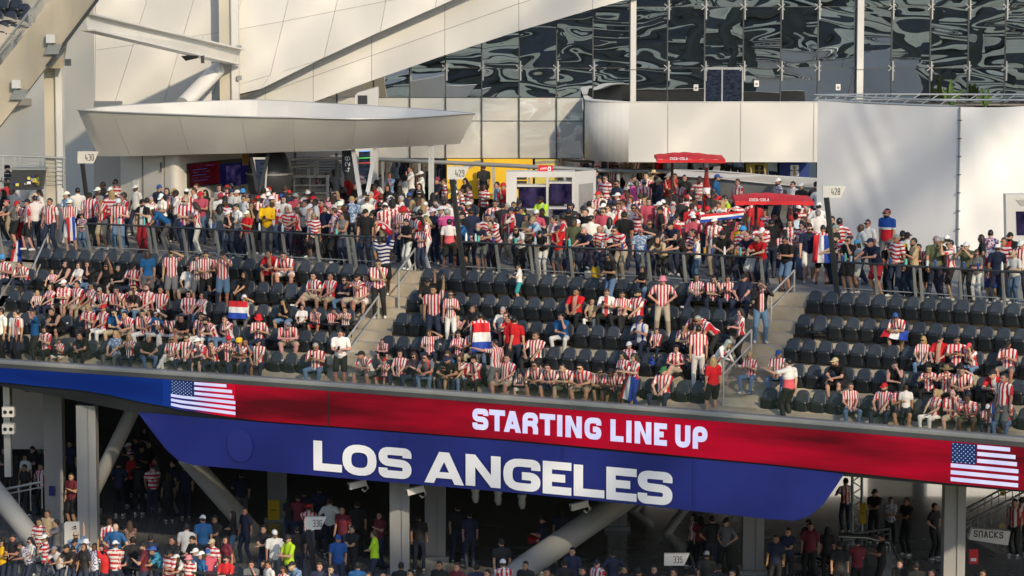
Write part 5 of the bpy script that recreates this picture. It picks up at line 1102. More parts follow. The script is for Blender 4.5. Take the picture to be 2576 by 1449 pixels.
# ============================================================ PEOPLE: one continuous skin per pose, grown from rounded limbs
def surface_net(fn, lo, hi, h):
    """naive surface nets over the field FN(points) -> vertices, quads"""
    n = [int(math.ceil((b - a) / h)) + 1 for a, b in zip(lo, hi)]
    ax = [lo[i] + h * np.arange(n[i]) for i in range(3)]
    X, Y, Z = np.meshgrid(*ax, indexing='ij'); f = fn(X, Y, Z); s = f < 0
    c = np.zeros((n[0] - 1, n[1] - 1, n[2] - 1), int); cs = np.zeros(c.shape + (3,)); cnt = np.zeros(c.shape)
    off = [(i, j, k) for i in (0, 1) for j in (0, 1) for k in (0, 1)]
    sl = lambda a, o: a[o[0]:a.shape[0] - 1 + o[0], o[1]:a.shape[1] - 1 + o[1], o[2]:a.shape[2] - 1 + o[2]]
    for a in off:
        for d in range(3):
            if a[d] == 0:
                b = list(a); b[d] = 1; fa, fb = sl(f, a), sl(f, b); cr = (fa < 0) != (fb < 0)
                t = np.where(cr, fa / np.where(cr, fa - fb, 1), 0); cnt += cr
                for e in range(3): cs[..., e] += np.where(cr, a[e] + (t if e == d else 0), 0)
    act = cnt > 0; idx = -np.ones(act.shape, int); idx[act] = np.arange(act.sum()); ii = np.argwhere(act)
    V = np.array(lo) + h * (ii + cs[act] / cnt[act][:, None]); Q = []
    for d in range(3):
        e, g = [(1, 2), (2, 0), (0, 1)][d]
        sa = [slice(1, -1)] * 3; sa[d] = slice(0, n[d] - 1); sb = list(sa); sb[d] = slice(1, n[d])
        A, B = s[tuple(sa)], s[tuple(sb)]; p = np.argwhere(A != B)
        if not len(p): continue
        fl = A[A != B]; p = p + np.array([0 if k == d else 1 for k in range(3)])
        def cell(de, dg):
            q = p.copy(); q[:, e] += de; q[:, g] += dg; return idx[q[:, 0], q[:, 1], q[:, 2]]
        q = np.stack([cell(-1, -1), cell(0, -1), cell(0, 0), cell(-1, 0)], 1); q[~fl] = q[~fl][:, ::-1]; Q.append(q)
    return V, np.concatenate(Q)
def sd_cone(P, a, b, r1, r2):
    a, b = np.array(a), np.array(b); ab = b - a; L = max(ab @ ab, 1e-9); dx, dy, dz = P[0] - a[0], P[1] - a[1], P[2] - a[2]
    t = np.clip((dx * ab[0] + dy * ab[1] + dz * ab[2]) / L, 0, 1)
    return np.sqrt((dx - t * ab[0]) ** 2 + (dy - t * ab[1]) ** 2 + (dz - t * ab[2]) ** 2) - (r1 + t * (r2 - r1))
def sd_ell(P, c, r, M=None):
    dx, dy, dz = P[0] - c[0], P[1] - c[1], P[2] - c[2]
    if M is not None: dx, dy, dz = (M[0][0] * dx + M[1][0] * dy + M[2][0] * dz, M[0][1] * dx + M[1][1] * dy + M[2][1] * dz, M[0][2] * dx + M[1][2] * dy + M[2][2] * dz)
    k0 = np.sqrt((dx / r[0]) ** 2 + (dy / r[1]) ** 2 + (dz / r[2]) ** 2); k1 = np.sqrt((dx / r[0] ** 2) ** 2 + (dy / r[1] ** 2) ** 2 + (dz / r[2] ** 2) ** 2) + 1e-9
    return k0 * (k0 - 1) / k1
def smin(a, b, k):
    h = np.clip(0.5 + 0.5 * (b - a) / k, 0, 1); return b + (a - b) * h - k * h * (1 - h)
def ik(S, W, l1, l2, pole):
    S, W, pole = Vector(S), Vector(W), Vector(pole); d = W - S; L = d.length; mx = (l1 + l2) * 0.995
    if L > mx: W = S + d * (mx / L); d = W - S; L = mx
    a = (l1 * l1 - l2 * l2 + L * L) / (2 * L); hgt = math.sqrt(max(l1 * l1 - a * a, 0)); dn = d / L
    q = pole - dn * pole.dot(dn); q = q.normalized() if q.length > 1e-6 else Vector((0, 1, 0)); return S + dn * a + q * hgt, W
# pose: pelvis, lean (radians, forward), wrists, elbow poles, ankles, knee poles, head pitch, sitting
def P_(pel=(0, 0, 0.95), lean=0.0, wl=(-.25, -.06, .82), wr=(.25, -.06, .82), el=(-.6, .8, 0), er=(.6, .8, 0), al=(-.11, .02, .08), ar=(.11, .02, .08), kl=(-.1, -1, 0), kr=(.1, -1, 0), hp=0.05, hy=0.0, sit=False, roll=0.0):
    return dict(pel=pel, lean=lean, wl=wl, wr=wr, el=el, er=er, al=al, ar=ar, kl=kl, kr=kr, hp=hp, hy=hy, sit=sit, roll=roll)
SP_ = dict(pel=(0, -0.02, 0.53), al=(-.15, -.44, .08), ar=(.15, -.40, .08), kl=(-.25, -.5, 1), kr=(.25, -.5, 1), sit=True)
POSES = {
 'd': P_(), 'a': P_(wl=(-.24, -.12, .84), wr=(.22, .06, .83), al=(-.12, -.10, .08), ar=(.12, .10, .08), hy=0.25),
 'c': P_(wl=(.09, -.24, 1.17), wr=(-.09, -.26, 1.13), el=(-.9, .1, -.6), er=(.9, .1, -.6), hy=-0.2),
 'h': P_(wl=(-.17, -.09, 1.03), wr=(.17, -.09, 1.03), el=(-1, .45, 0), er=(1, .45, 0), al=(-.16, .02, .08), ar=(.16, .02, .08)),
 'p': P_(wl=(-.05, -.32, 1.17), wr=(.06, -.31, 1.19), el=(-.7, .2, -1), er=(.7, .2, -1), hp=0.40), 
 'r': P_(wl=(-.24, -.08, .83), wr=(.10, -.30, 1.28), er=(.8, .1, -1), hy=0.1), 
 'f': P_(wl=(.04, -.24, 1.12), wr=(.06, -.19, 1.47), el=(-.8, .1, -.8), er=(.4, -.3, -1), hp=.12),
 'o': P_(wr=(.15, -.17, 1.66), er=(1, -.2, -.2), wl=(-.25, -.06, .84), hp=0.0),
 'u': P_(wr=(.24, -.06, 1.98), er=(1, 0, .2), wl=(-.25, -.06, .83), hp=-.1),
 'U': P_(wr=(.26, -.06, 1.98), er=(1, .2, .2), wl=(-.26, -.06, 1.98), el=(-1, .2, .2), hp=-.1),
 'l': P_(pel=(0, .16, .93), lean=0.42, wl=(-.10, -.46, 1.13), wr=(.12, -.44, 1.13), el=(-.9, .2, -.5), er=(.9, .2, -.5), al=(-.12, .18, .08), ar=(.12, .12, .08), hp=-.22),
 'm': P_(wl=(-.06, -.33, 1.50), wr=(.07, -.32, 1.52), el=(-.8, 0, -1), er=(.8, 0, -1), hp=0.02),
 'e': P_(lean=.75, pel=(0, .1, .92), wl=(-.18, -.55, .95), wr=(.2, -.5, .80), hp=.1),
 'x': P_(wr=(.72, -.12, 1.52), er=(.2, .3, -1), wl=(-.25, -.06, .83), hy=.6),
 'Sl': P_(lean=-.06, wl=(-.11, -.34, .66), wr=(.12, -.34, .66), el=(-.8, .3, -.3), er=(.8, .3, -.3), **SP_),
 'Sf': P_(lean=.48, wl=(-.04, -.50, .66), wr=(.05, -.52, .66), el=(-1, 0, -.4), er=(1, 0, -.4), hp=-.1, **SP_),
 'Sp': P_(lean=.10, wl=(-.05, -.34, .84), wr=(.06, -.33, .86), el=(-.8, .2, -.8), er=(.8, .2, -.8), hp=.42, **SP_),
 'Sc': P_(lean=.0, wl=(.08, -.25, .80), wr=(-.08, -.26, .76), el=(-.9, .2, -.5), er=(.9, .2, -.5), hy=-.25, **SP_),
 'Sh': P_(lean=.22, wl=(.02, -.30, .72), wr=(.07, -.30, 1.08), el=(-.8, .1, -.5), er=(.5, -.3, -1), hp=.10, **SP_),
 'Sk': P_(lean=.08, wl=(-.03, -.36, .98), wr=(.05, -.36, 1.0), el=(-.9, .1, -.6), er=(.9, .1, -.6), hp=.0, **SP_),
 'So': P_(lean=.02, wl=(-.11, -.34, .66), wr=(.14, -.20, 1.22), er=(1, -.2, -.2), **SP_),
 'Sx': P_(lean=.06, pel=(0, -0.02, .53), wl=(-.06, -.32, .72), wr=(.10, -.32, .74), el=(-.8, .3, -.3), er=(.8, .3, -.3), al=(-.10, -.42, .08), ar=(-.28, -.58, .30), kl=(-.2, -.5, 1), kr=(-.1, -.4, 1.2), sit=True),
 'Su': P_(lean=-.02, wl=(-.11, -.34, .66), wr=(.20, -.22, 1.50), er=(1, 0, .1), hp=-.05, **SP_),
}
HEADC = {}
def body_fields(pose, fem, leg, var=0):
    J = dict(POSES[pose])
    if var:
        q = random.Random(pose + str(var)); jj = lambda p, a: tuple(c + q.uniform(-a, a) for c in p)
        J['wl'], J['wr'] = jj(J['wl'], .055), jj(J['wr'], .055); J['lean'] += q.uniform(-.07, .10); J['hy'] += q.uniform(-.55, .55); J['hp'] += q.uniform(-.08, .16); J['al'] = (J['al'][0] + q.uniform(-.05, .03), J['al'][1] + q.uniform(-.10, .08), J['al'][2]); J['ar'] = (J['ar'][0] + q.uniform(-.03, .06), J['ar'][1] + q.uniform(-.08, .08), J['ar'][2])
    pel = Vector(J['pel']); T = Matrix.Rotation(J['lean'], 3, 'X'); up = lambda x, y, z: pel + T @ Vector((x, y, z))
    sh = 0.165 if fem else 0.192; prim = []     # (slot, fn, centre, reach)
    add = lambda slot, k, *a: prim.append((slot, k, a))
    M = [[T[i][j] for j in range(3)] for i in range(3)]
    bel = (0.135, 0.10, 0.17) if fem else (0.152, 0.112, 0.18)
    add(1, 'e', up(0, -.005, .33), (0.155 if fem else 0.172, 0.108 if fem else 0.118, .19), M); add(1, 'e', up(0, -.012, .13), bel, M)
    add(1, 'e', up(0, 0, .0), (0.168 if fem else 0.165, .125, .13), M); add(1, 'c', up(-sh + .03, .0, .475), up(sh - .03, .0, .475), .066, .066); add(1, 'c', up(0, .005, .50), up(0, .0, .545), .07, .06)
    if fem: add(1, 'e', up(-.065, -.085, .33), (.062, .055, .06), M); add(1, 'e', up(.065, -.085, .33), (.062, .055, .06), M)
    hands = []
    for sgn, w, pole in ((-1, J['wl'], J['el']), (1, J['wr'], J['er'])):
        S = up(sgn * sh, 0, .465); E, W = ik(S, w, .285, .25, pole)
        add(2, 'c', S, S.lerp(E, .62), .066, .062); add(3, 'c', S.lerp(E, .55), E, .048, .041); add(3, 'c', E, W, .042, .030)
        d = (W - E).normalized(); add(0, 'e2', W + d * .05, d, (.040, .052, .020)); hands.append((W, d, sgn))
    for sgn, a, pole in ((-1, J['al'], J['kl']), (1, J['ar'], J['kr'])):
        H = pel + Vector((sgn * .092, 0, -.04)); K, A = ik(H, a, .44, .43, pole)
        if leg == 'shorts':
            add(4, 'c', H, H.lerp(K, .86), .100, .092); add(5, 'c', H.lerp(K, .6), K, .064, .052); add(5, 'c', K, K.lerp(A, .35), .052, .056); add(5, 'c', K.lerp(A, .35), A, .056, .036)
        elif leg == 'skirt':
            add(4, 'c', H, H.lerp(K, .62), .115, .120); add(5, 'c', H.lerp(K, .4), K, .064, .050); add(5, 'c', K, K.lerp(A, .35), .050, .052); add(5, 'c', K.lerp(A, .35), A, .052, .034)
        else:
            add(4, 'c', H, K, .096, .070); add(5, 'c', K, A, .068, .056)
        f = Vector((0, -1, 0)); sd = A - K; toe = Vector((sgn * .02, -.14, -.015))
        if J['sit'] and abs(a[2] - .08) > .1: toe = Vector((-.12, -.08, .02))
        add(6, 'c', A + Vector((0, .035, -.035)), A + toe + Vector((0, 0, -.025)), .042, .036)
    add(4, 'e', pel + Vector((0, .005, -.03)), (.162, .122, .12), None)
    neck = up(0, .0, .54); hc = up(0, -.028, .66) + Vector((0, -0.02 * (1 if J['lean'] > .2 else 0), 0)); HM = Matrix.Rotation(J['hy'], 3, 'Z') @ Matrix.Rotation(J['hp'] + min(J['lean'], .25) * .5, 3, 'X')
    add(0, 'c', neck, hc + Vector((0, .015, -.06)), .056, .052)
    return prim, hands, hc, HM, pel, T
def eval_slot(prims, slot, P):
    d = None
    for s, k, a in prims:
        if s != slot: continue
        if k == 'c': q = sd_cone(P, a[0], a[1], a[2], a[3])
        elif k == 'e': q = sd_ell(P, a[0], a[1], a[2])
        else:
            dr_ = a[1]; z = Vector((0, 0, 1)) if abs(dr_.z) < .9 else Vector((1, 0, 0)); x = dr_.cross(z).normalized(); y = x.cross(dr_)
            q = sd_ell(P, a[0], a[2], [[x[i], dr_[i], y[i]] for i in range(3)])
        k_ = {1: .06, 4: .035, 5: .02}.get(slot, .012)
        d = q if d is None else smin(d, q, k_)
    return d
def head_field(P, hc, HM):
    x, y, z = P[0] - hc.x, P[1] - hc.y, P[2] - hc.z; L = [HM[0][i] * x + HM[1][i] * y + HM[2][i] * z for i in range(3)]
    d = smin(sd_ell(L, (0, .008, .022), (.077, .097, .103)), sd_ell(L, (0, -.022, -.048), (.062, .074, .080)), .03)
    d = smin(d, sd_cone(L, (0, -.092, .012), (0, -.112, -.028), .009, .015), .012)
    for s in (-1, 1): d = smin(d, sd_ell(L, (s * .078, .012, -.008), (.012, .026, .034)), .008); d = np.maximum(d, -sd_ell(L, (s * .032, -.102, .012), (.02, .012, .012)) * .6 - .004) if False else d
    return d
def tube_arrays(pts, rs, n=5):
    mb = MB(); mb.tube(pts, rs, n); return mb.v, mb.f
BODY = {}
def body_mesh(pose, fem, leg, low=False, var=0):
    key = (pose, fem, leg, low, var)
    if key in BODY: return BODY[key]
    prim, hands, hc, HM, pel, T = body_fields(pose, fem, leg, var); hb, hh = (.034, .030) if low else (.021, .0135)
    xs = []; 
    for s, k, a in prim:
        r = max(a[2], a[3]) if k == 'c' else max(a[1]) if k == 'e' else .06
        for p in ((a[0], a[1]) if k == 'c' else (a[0],)): xs.append([p[i] - r for i in range(3)]); xs.append([p[i] + r for i in range(3)])
    xs = np.array(xs); lo, hi = xs.min(0) - .05, xs.max(0) + .05; slots = (0, 1, 2, 3, 4, 5, 6)
    hem = pel + T @ Vector((0, 0, -.07)); hn = T @ Vector((0, 0, -1))
    def fields(P):
        out = []
        for s in slots:
            d = eval_slot(prim, s, P)
            if s == 1: d = np.maximum(d, (P[0] - hem.x) * hn.x + (P[1] - hem.y) * hn.y + (P[2] - hem.z) * hn.z); d = d - .004
            out.append(d)
        return out
    V, Q = surface_net(lambda X, Y, Z: np.minimum.reduce(fields((X, Y, Z))), lo, hi, hb)
    C = V[Q].mean(1); sl_ = np.argmin(np.stack(fields((C[:, 0], C[:, 1], C[:, 2]))), 0)
    hv, hq = surface_net(lambda X, Y, Z: head_field((X, Y, Z), hc, HM), (hc.x - .13, hc.y - .16, hc.z - .17), (hc.x + .13, hc.y + .16, hc.z + .17), hh)
    verts = [V, hv]; faces = [list(map(tuple, Q)), [tuple(f + len(V)) for f in hq]]; mats = list(sl_) + [0] * len(hq); nV = len(V) + len(hv)
    def addgeo(v, f, mi):
        nonlocal nV
        verts.append(np.array([tuple(p) for p in v])); faces.append([tuple(i + nV for i in g) for g in f]); mats.extend([mi] * len(f)); nV += len(v)
    if not low:
        for W, d, sgn in hands:      # four fingers of unequal length, bent, and a thumb from the side of the palm
            z = Vector((0, 0, 1)) if abs(d.z) < .9 else Vector((0, -1, 0)); x = d.cross(z).normalized(); n = x.cross(d); cur = -n if n.z > 0 else n
            for i, (o, L) in enumerate(((-.027, .068), (-.009, .078), (.009, .074), (.026, .058))):
                b = W + d * .082 + x * o; m_ = b + d * L * .55 + cur * .010; e = m_ + d * L * .35 + cur * .030; addgeo(*tube_arrays([b, m_, e], [.0105, .0095, .007]), 0)
            b = W + d * .035 - x * sgn * .034; m_ = b + d * .030 - x * sgn * .026 + cur * .008; e = m_ + d * .028 - x * sgn * .004 + cur * .012; addgeo(*tube_arrays([b, m_, e], [.013, .0115, .008]), 0)
    bx = lambda c, s, mi: addgeo([hc + HM @ (Vector(c) + Vector((sx * s[0], sy * s[1], sz * s[2]))) for sx, sy, sz in ((-1, -1, -1), (1, -1, -1), (1, 1, -1), (-1, 1, -1), (-1, -1, 1), (1, -1, 1), (1, 1, 1), (-1, 1, 1))], [(0, 3, 2, 1), (4, 5, 6, 7), (0, 1, 5, 4), (1, 2, 6, 5), (2, 3, 7, 6), (3, 0, 4, 7)], mi)
    for s in (-1, 1): bx((s * .032, -.090, .012), (.013, .006, .006), 7); bx((s * .033, -.093, .034), (.018, .005, .0045), 7)
    bx((0, -.0955, -.070), (.022, .005, .006), 8)
    A = np.concatenate(verts); me = bpy.data.meshes.new('person_body'); fl = [f for g in faces for f in g]
    me.from_pydata(A.tolist(), [], fl)
    for m_ in ('p_skin', 'p_shirt', 'p_sleeve', 'p_arm', 'p_pants', 'p_shin', 'p_shoe', 'p_dark', 'p_lips'): me.materials.append(MATS[m_])
    me.polygons.foreach_set('material_index', np.array(mats, dtype=np.int32)); me.polygons.foreach_set('use_smooth', [True] * len(fl))
    Ti = T.inverted(); TiM = np.array(Ti); rel = (A - np.array(pel)) @ TiM.T
    at = me.attributes.new('body_uv', 'FLOAT_VECTOR', 'POINT'); at.data.foreach_set('vector', rel.astype(np.float32).ravel()); me.update()
    top = (hc + HM @ Vector((0, .005, .125))).z; BODY[key] = (me, hc.copy(), HM.copy(), top, [(W + d * .07, d) for W, d, s in hands]); return BODY[key]
# ---- cloth, skin and hair materials: every colour is a property of the person
def attr(nt, nm): n = nd(nt, 'ShaderNodeAttribute'); n.attribute_type = 'OBJECT'; n.attribute_name = nm; return n
def simple_attr_mat(name, nm, rough, spec=0.4, noise=.12):
    m = bpy.data.materials.new(name); m.use_nodes = True; nt = m.node_tree; b = nt.nodes['Principled BSDF']; b.inputs['Roughness'].default_value = rough; b.inputs['Specular IOR Level'].default_value = spec
    a = attr(nt, nm); tc = nd(nt, 'ShaderNodeTexCoord'); nz = nd(nt, 'ShaderNodeTexNoise'); nz.inputs['Scale'].default_value = 9; mr = nd(nt, 'ShaderNodeMapRange'); mr.inputs[3].default_value = 1 - noise; mr.inputs[4].default_value = 1 + noise
    mx = nd(nt, 'ShaderNodeVectorMath', operation='SCALE'); nt.links.new(tc.outputs['Object'], nz.inputs['Vector']); nt.links.new(nz.outputs[0], mr.inputs[0]); nt.links.new(a.outputs['Color'], mx.inputs[0]); nt.links.new(mr.outputs[0], mx.inputs['Scale']); nt.links.new(mx.outputs[0], b.inputs['Base Color'])
    MATS[name] = m; return m
simple_attr_mat('p_skin', 'skin', .5); simple_attr_mat('p_arm', 'arm', .6); simple_attr_mat('p_pants', 'pants', .85); simple_attr_mat('p_shin', 'shin', .7); simple_attr_mat('p_shoe', 'shoe', .6); simple_attr_mat('p_hair', 'col', .45, .5, .3); simple_attr_mat('p_cap', 'col', .8)
mat('p_dark', (.02, .014, .012), .5, noise=0); mat('p_lips', (.28, .09, .075), .5, noise=0); mat('p_lens', (.008, .008, .009), .15, noise=0)
def shirt_mat(name, sleeve):
    m = bpy.data.materials.new(name); m.use_nodes = True; nt = m.node_tree; b = nt.nodes['Principled BSDF']; b.inputs['Roughness'].default_value = .8; b.inputs['Specular IOR Level'].default_value = .25; L = nt.links.new
    uv = nd(nt, 'ShaderNodeAttribute'); uv.attribute_name = 'body_uv'; sx = nd(nt, 'ShaderNodeSeparateXYZ'); L(uv.outputs['Vector'], sx.inputs[0])
    pat, c1, c2, c3, per = attr(nt, 'pat'), attr(nt, 'shirt'), attr(nt, 'shirt2'), attr(nt, 'shirt3'), attr(nt, 'period')
    def mth(op, a, b_=None, c=None):
        n = nd(nt, 'ShaderNodeMath', operation=op)
        for i, x in enumerate((a, b_, c)):
            if x is None: continue
            if isinstance(x, (int, float)): n.inputs[i].default_value = x
            else: L(x, n.inputs[i])
        return n.outputs[0]
    def mix(fac, a, b_):
        n = nd(nt, 'ShaderNodeMix', data_type='RGBA'); L(fac, n.inputs[0])
        for x, k in ((a, 6), (b_, 7)):
            L(x, n.inputs[k])
        return n.outputs[2]
    nz = nd(nt, 'ShaderNodeTexNoise'); nz.inputs['Scale'].default_value = 7; L(uv.outputs['Vector'], nz.inputs['Vector']); wob = mth('MULTIPLY_ADD', nz.outputs[0], .03, -.015)
    vx = mth('FRACT', mth('ADD', mth('DIVIDE', mth('ADD', sx.outputs[0], mth('MULTIPLY', wob, .6)), per.outputs['Fac']), .75)); V = mth('LESS_THAN', vx, .5)
    wz = mth('ADD', sx.outputs[2], mth('MULTIPLY', mth('SINE', mth('MULTIPLY', sx.outputs[0], 16.0)), .018)); H = mth('LESS_THAN', mth('FRACT', mth('DIVIDE', mth('ADD', wz, wob), mth('MULTIPLY', per.outputs['Fac'], 1.15))), .5)
    n2 = nd(nt, 'ShaderNodeTexNoise'); n2.inputs['Scale'].default_value = 17; n2.inputs['Detail'].default_value = 1; L(uv.outputs['Vector'], n2.inputs['Vector']); n3 = nd(nt, 'ShaderNodeTexNoise'); n3.inputs['Scale'].default_value = 21; L(uv.outputs['Vector'], n3.inputs['Vector'])
    f1, f2 = mth('GREATER_THAN', n2.outputs[0], .53), mth('GREATER_THAN', n3.outputs[0], .56)
    z = sx.outputs[2]; tri1, tri2 = mth('LESS_THAN', z, .30), mth('LESS_THAN', z, .24)
    is_ = lambda k: mth('COMPARE', pat.outputs['Fac'], float(k), .3)
    A, B, C = c1.outputs['Color'], c2.outputs['Color'], c3.outputs['Color']
    col = mix(mth('MULTIPLY', is_(1), V), A, B); col = mix(mth('MULTIPLY', is_(2), H), col, B); col = mix(mth('MULTIPLY', is_(3), f1), col, B); col = mix(mth('MULTIPLY', is_(3), f2), col, C)
    col = mix(mth('MULTIPLY', is_(4), tri1), col, B); col = mix(mth('MULTIPLY', is_(4), tri2), col, C)
    op = mth('LESS_THAN', mth('ABSOLUTE', sx.outputs[0]), .06); col = mix(mth('MULTIPLY', mth('MULTIPLY', is_(5), op), mth('LESS_THAN', sx.outputs[1], 0)), col, B)   # open jacket or vest over a shirt
    st5 = mth('MULTIPLY', mth('LESS_THAN', mth('FRACT', mth('DIVIDE', sx.outputs[0], .06)), .5), mth('MULTIPLY', is_(6), op)); col = mix(mth('MULTIPLY', is_(6), op), col, B); col = mix(st5, col, C)
    hv = mth('LESS_THAN', mth('ABSOLUTE', mth('SUBTRACT', mth('ABSOLUTE', sx.outputs[0]), .10)), .025); col = mix(mth('MULTIPLY', is_(7), hv), col, C)
    if sleeve: tk = attr(nt, 'tank'); sk = attr(nt, 'skin'); col = mix(tk.outputs['Fac'], col, sk.outputs['Color'])
    wr = nd(nt, 'ShaderNodeTexNoise'); wr.inputs['Scale'].default_value = 13; wr.inputs['Detail'].default_value = 3; L(uv.outputs['Vector'], wr.inputs['Vector']); bp = nd(nt, 'ShaderNodeBump'); bp.inputs['Strength'].default_value = .55; bp.inputs['Distance'].default_value = .02; L(wr.outputs[0], bp.inputs['Height']); L(bp.outputs[0], b.inputs['Normal'])
    L(col, b.inputs['Base Color']); MATS[name] = m
shirt_mat('p_shirt', False); shirt_mat('p_sleeve', True)
# ---- hair and hats, in the head's own space
def net_mesh(name, fn, lo, hi, h, m):
    V, Q = surface_net(fn, lo, hi, h); me = bpy.data.meshes.new(name); me.from_pydata(V.tolist(), [], [tuple(q) for q in Q]); me.materials.append(MATS[m]); me.polygons.foreach_set('use_smooth', [True] * len(Q)); me.update(); return me
def sdbox(P, c, s):
    q = [np.abs(P[i] - c[i]) - s[i] for i in range(3)]; return np.maximum.reduce(q)
def hair_fn(kind):
    def fn(X, Y, Z):
        P = (X, Y, Z); big = .012 if kind in ('curly', 'curly_long') else 0
        d = sd_ell(P, (0, .014, .028), (.084 + big, .102 + big, .109 + big)); face = np.maximum(sdbox(P, (0, -.10, -.065), (.2, .085, .13)), -1)
        d = np.maximum(d, -face); d = np.maximum(d, -sdbox(P, (0, -.06, -.16), (.2, .14, .12)))
        if kind in ('curly', 'curly_long'): d = d + .010 * np.sin(X * 95) * np.sin(Y * 90 + 1) * np.sin(Z * 88)
        if kind in ('long', 'curly_long'):
            w = .092 if kind == 'long' else .112
            e = smin(sd_ell(P, (0, .068, -.09), (w, .055, .20)), sd_cone(P, (-.074, .01, .03), (-.086, .01, -.20), .030, .022), .03); e = smin(e, sd_cone(P, (.074, .01, .03), (.086, .01, -.20), .030, .022), .03)
            if kind == 'curly_long': e = e + .012 * np.sin(X * 80) * np.sin(Y * 75) * np.sin(Z * 70)
            d = smin(d, e, .02)
        if kind == 'bun': d = smin(d, sd_ell(P, (0, .10, .075), (.042, .042, .042)), .015)
        if kind == 'ponytail': d = smin(d, sd_cone(P, (0, .10, .06), (0, .135, -.16), .030, .018), .02)
        return d
    return fn
HAIRM = {k: net_mesh('hair_' + k, hair_fn(k), (-.15, -.16, -.34), (.15, .19, .18), .015, 'p_hair') for k in ('short', 'curly', 'long', 'curly_long', 'bun', 'ponytail')}
HAIRM['beard'] = net_mesh('beard', lambda X, Y, Z: np.maximum(np.maximum(sd_ell((X, Y, Z), (0, -.022, -.054), (.069, .082, .086)), Z + .042 + .3 * np.maximum(0, -.08 - Y)), Y - .02), (-.1, -.13, -.17), (.1, .06, .0), .013, 'p_hair')
def cap_fn(X, Y, Z):
    P = (X, Y, Z); d = np.maximum(sd_ell(P, (0, .010, .036), (.087, .106, .106)), .034 + .10 * np.maximum(0, -Y - .0) * 0 - Z)
    b = np.maximum(sd_ell(P, (0, -.105, .040), (.072, .095, .016)), Y + .055); return np.minimum(d, b)
HAIRM['cap'] = net_mesh('cap', cap_fn, (-.13, -.23, .0), (.13, .14, .17), .012, 'p_cap')
def lathe_mesh(name, prof, m, n=20, sx=1.0, sy=1.2):
    mb = MB(); vs = []
    for r, z in prof: vs += [(r * sx * math.cos(2 * math.pi * k / n), .008 + r * sy * math.sin(2 * math.pi * k / n), z) for k in range(n)]
    mb.add(vs, [(i * n + k, i * n + (k + 1) % n, (i + 1) * n + (k + 1) % n, (i + 1) * n + k) for i in range(len(prof) - 1) for k in range(n)], smooth=True); o = mb.build('tmp', m); me = o.data; me.name = name; bpy.data.objects.remove(o); return me
HAIRM['bucket'] = lathe_mesh('bucket_hat', [(.130, .018), (.128, .010), (.088, .050), (.082, .110), (.070, .142), (.0, .148)], 'p_cap')
HAIRM['straw'] = lathe_mesh('straw_hat', [(.205, .030), (.20, .038), (.12, .040), (.086, .046), (.080, .120), (.060, .150), (.0, .142)], 'p_cap')
HAIRM['beanie'] = lathe_mesh('beanie', [(.090, .020), (.092, .050), (.088, .095), (.066, .135), (.03, .152), (0, .155)], 'p_cap')
HAIRM['headband'] = lathe_mesh('headband', [(.088, .045), (.0895, .06), (.086, .085), (.082, .088)], 'p_cap')
mb = MB()
for s in (-1, 1): mb.box((s * .034, -.106, .010), (.050, .012, .036)); mb.box((s * .077, -.045, .016), (.006, .115, .010))
mb.box((0, -.109, .016), (.022, .008, .008)); o = mb.build('tmp', 'p_lens'); HAIRM['sunglasses'] = o.data; o.data.name = 'sunglasses'; bpy.data.objects.remove(o)
# ---- who stands where: x y shirt legs head pose facing flags, read off the photograph
C1 = """30 30 W k k d q|205 -60 N k k c l|80 150 K k k+k p q|60 315 R k k d b|30 400 K k K d l|120 380 W b b d q|225 330 W n k d b|345 435 H n b+t d q|420 395 W n L d l|110 490 G ks k+H l q|275 495 V ks b+k d l|190 630 V r b+r p q *|505 485 V n k d q|600 350 R n b d f - #USA|690 415 D n k+w d q|780 380 W n k d b|700 500 V ws k+w c f *|680 50 T k b d l|765 85 D n k+n r l|880 125 H k k d q|1100 55 P k L h q|1135 180 H k k d q d|1165 295 H k k d q *|1040 320 K k k d l d|990 375 N k b+w d q *B|1110 375 N k k+w d f *B|1255 430 V n b d q|895 430 V n b+k d b|1030 460 V bs b+g f q|1190 490 V j b+w r f|1440 495 O8 r k+<k d q *B|1530 465 V n G p q F|1605 350 N n b+b d q|1680 380 N n L d q|1640 440 W k K+w p q F|1665 560 B g K+w e l F|1775 405 W n k+k c l d|1865 480 V n g c f *B|1990 530 V w C p l F|1960 385 W n b d l|2070 400 K n K f q *F|2220 440 W w b+P d b|2310 340 D2 n b+k c q|2440 395 W k k+Z d b|2280 500 H n k d q *d|2215 560 G j K d b F|2310 600 K n L+w f q F|2475 450 W n k d q|2490 610 R n Y+w r q F|2540 520 K k L d q F|2400 540 W n k d q|1480 480 W k k d b|830 640 F j K p q K|350 460 W n k d b"""
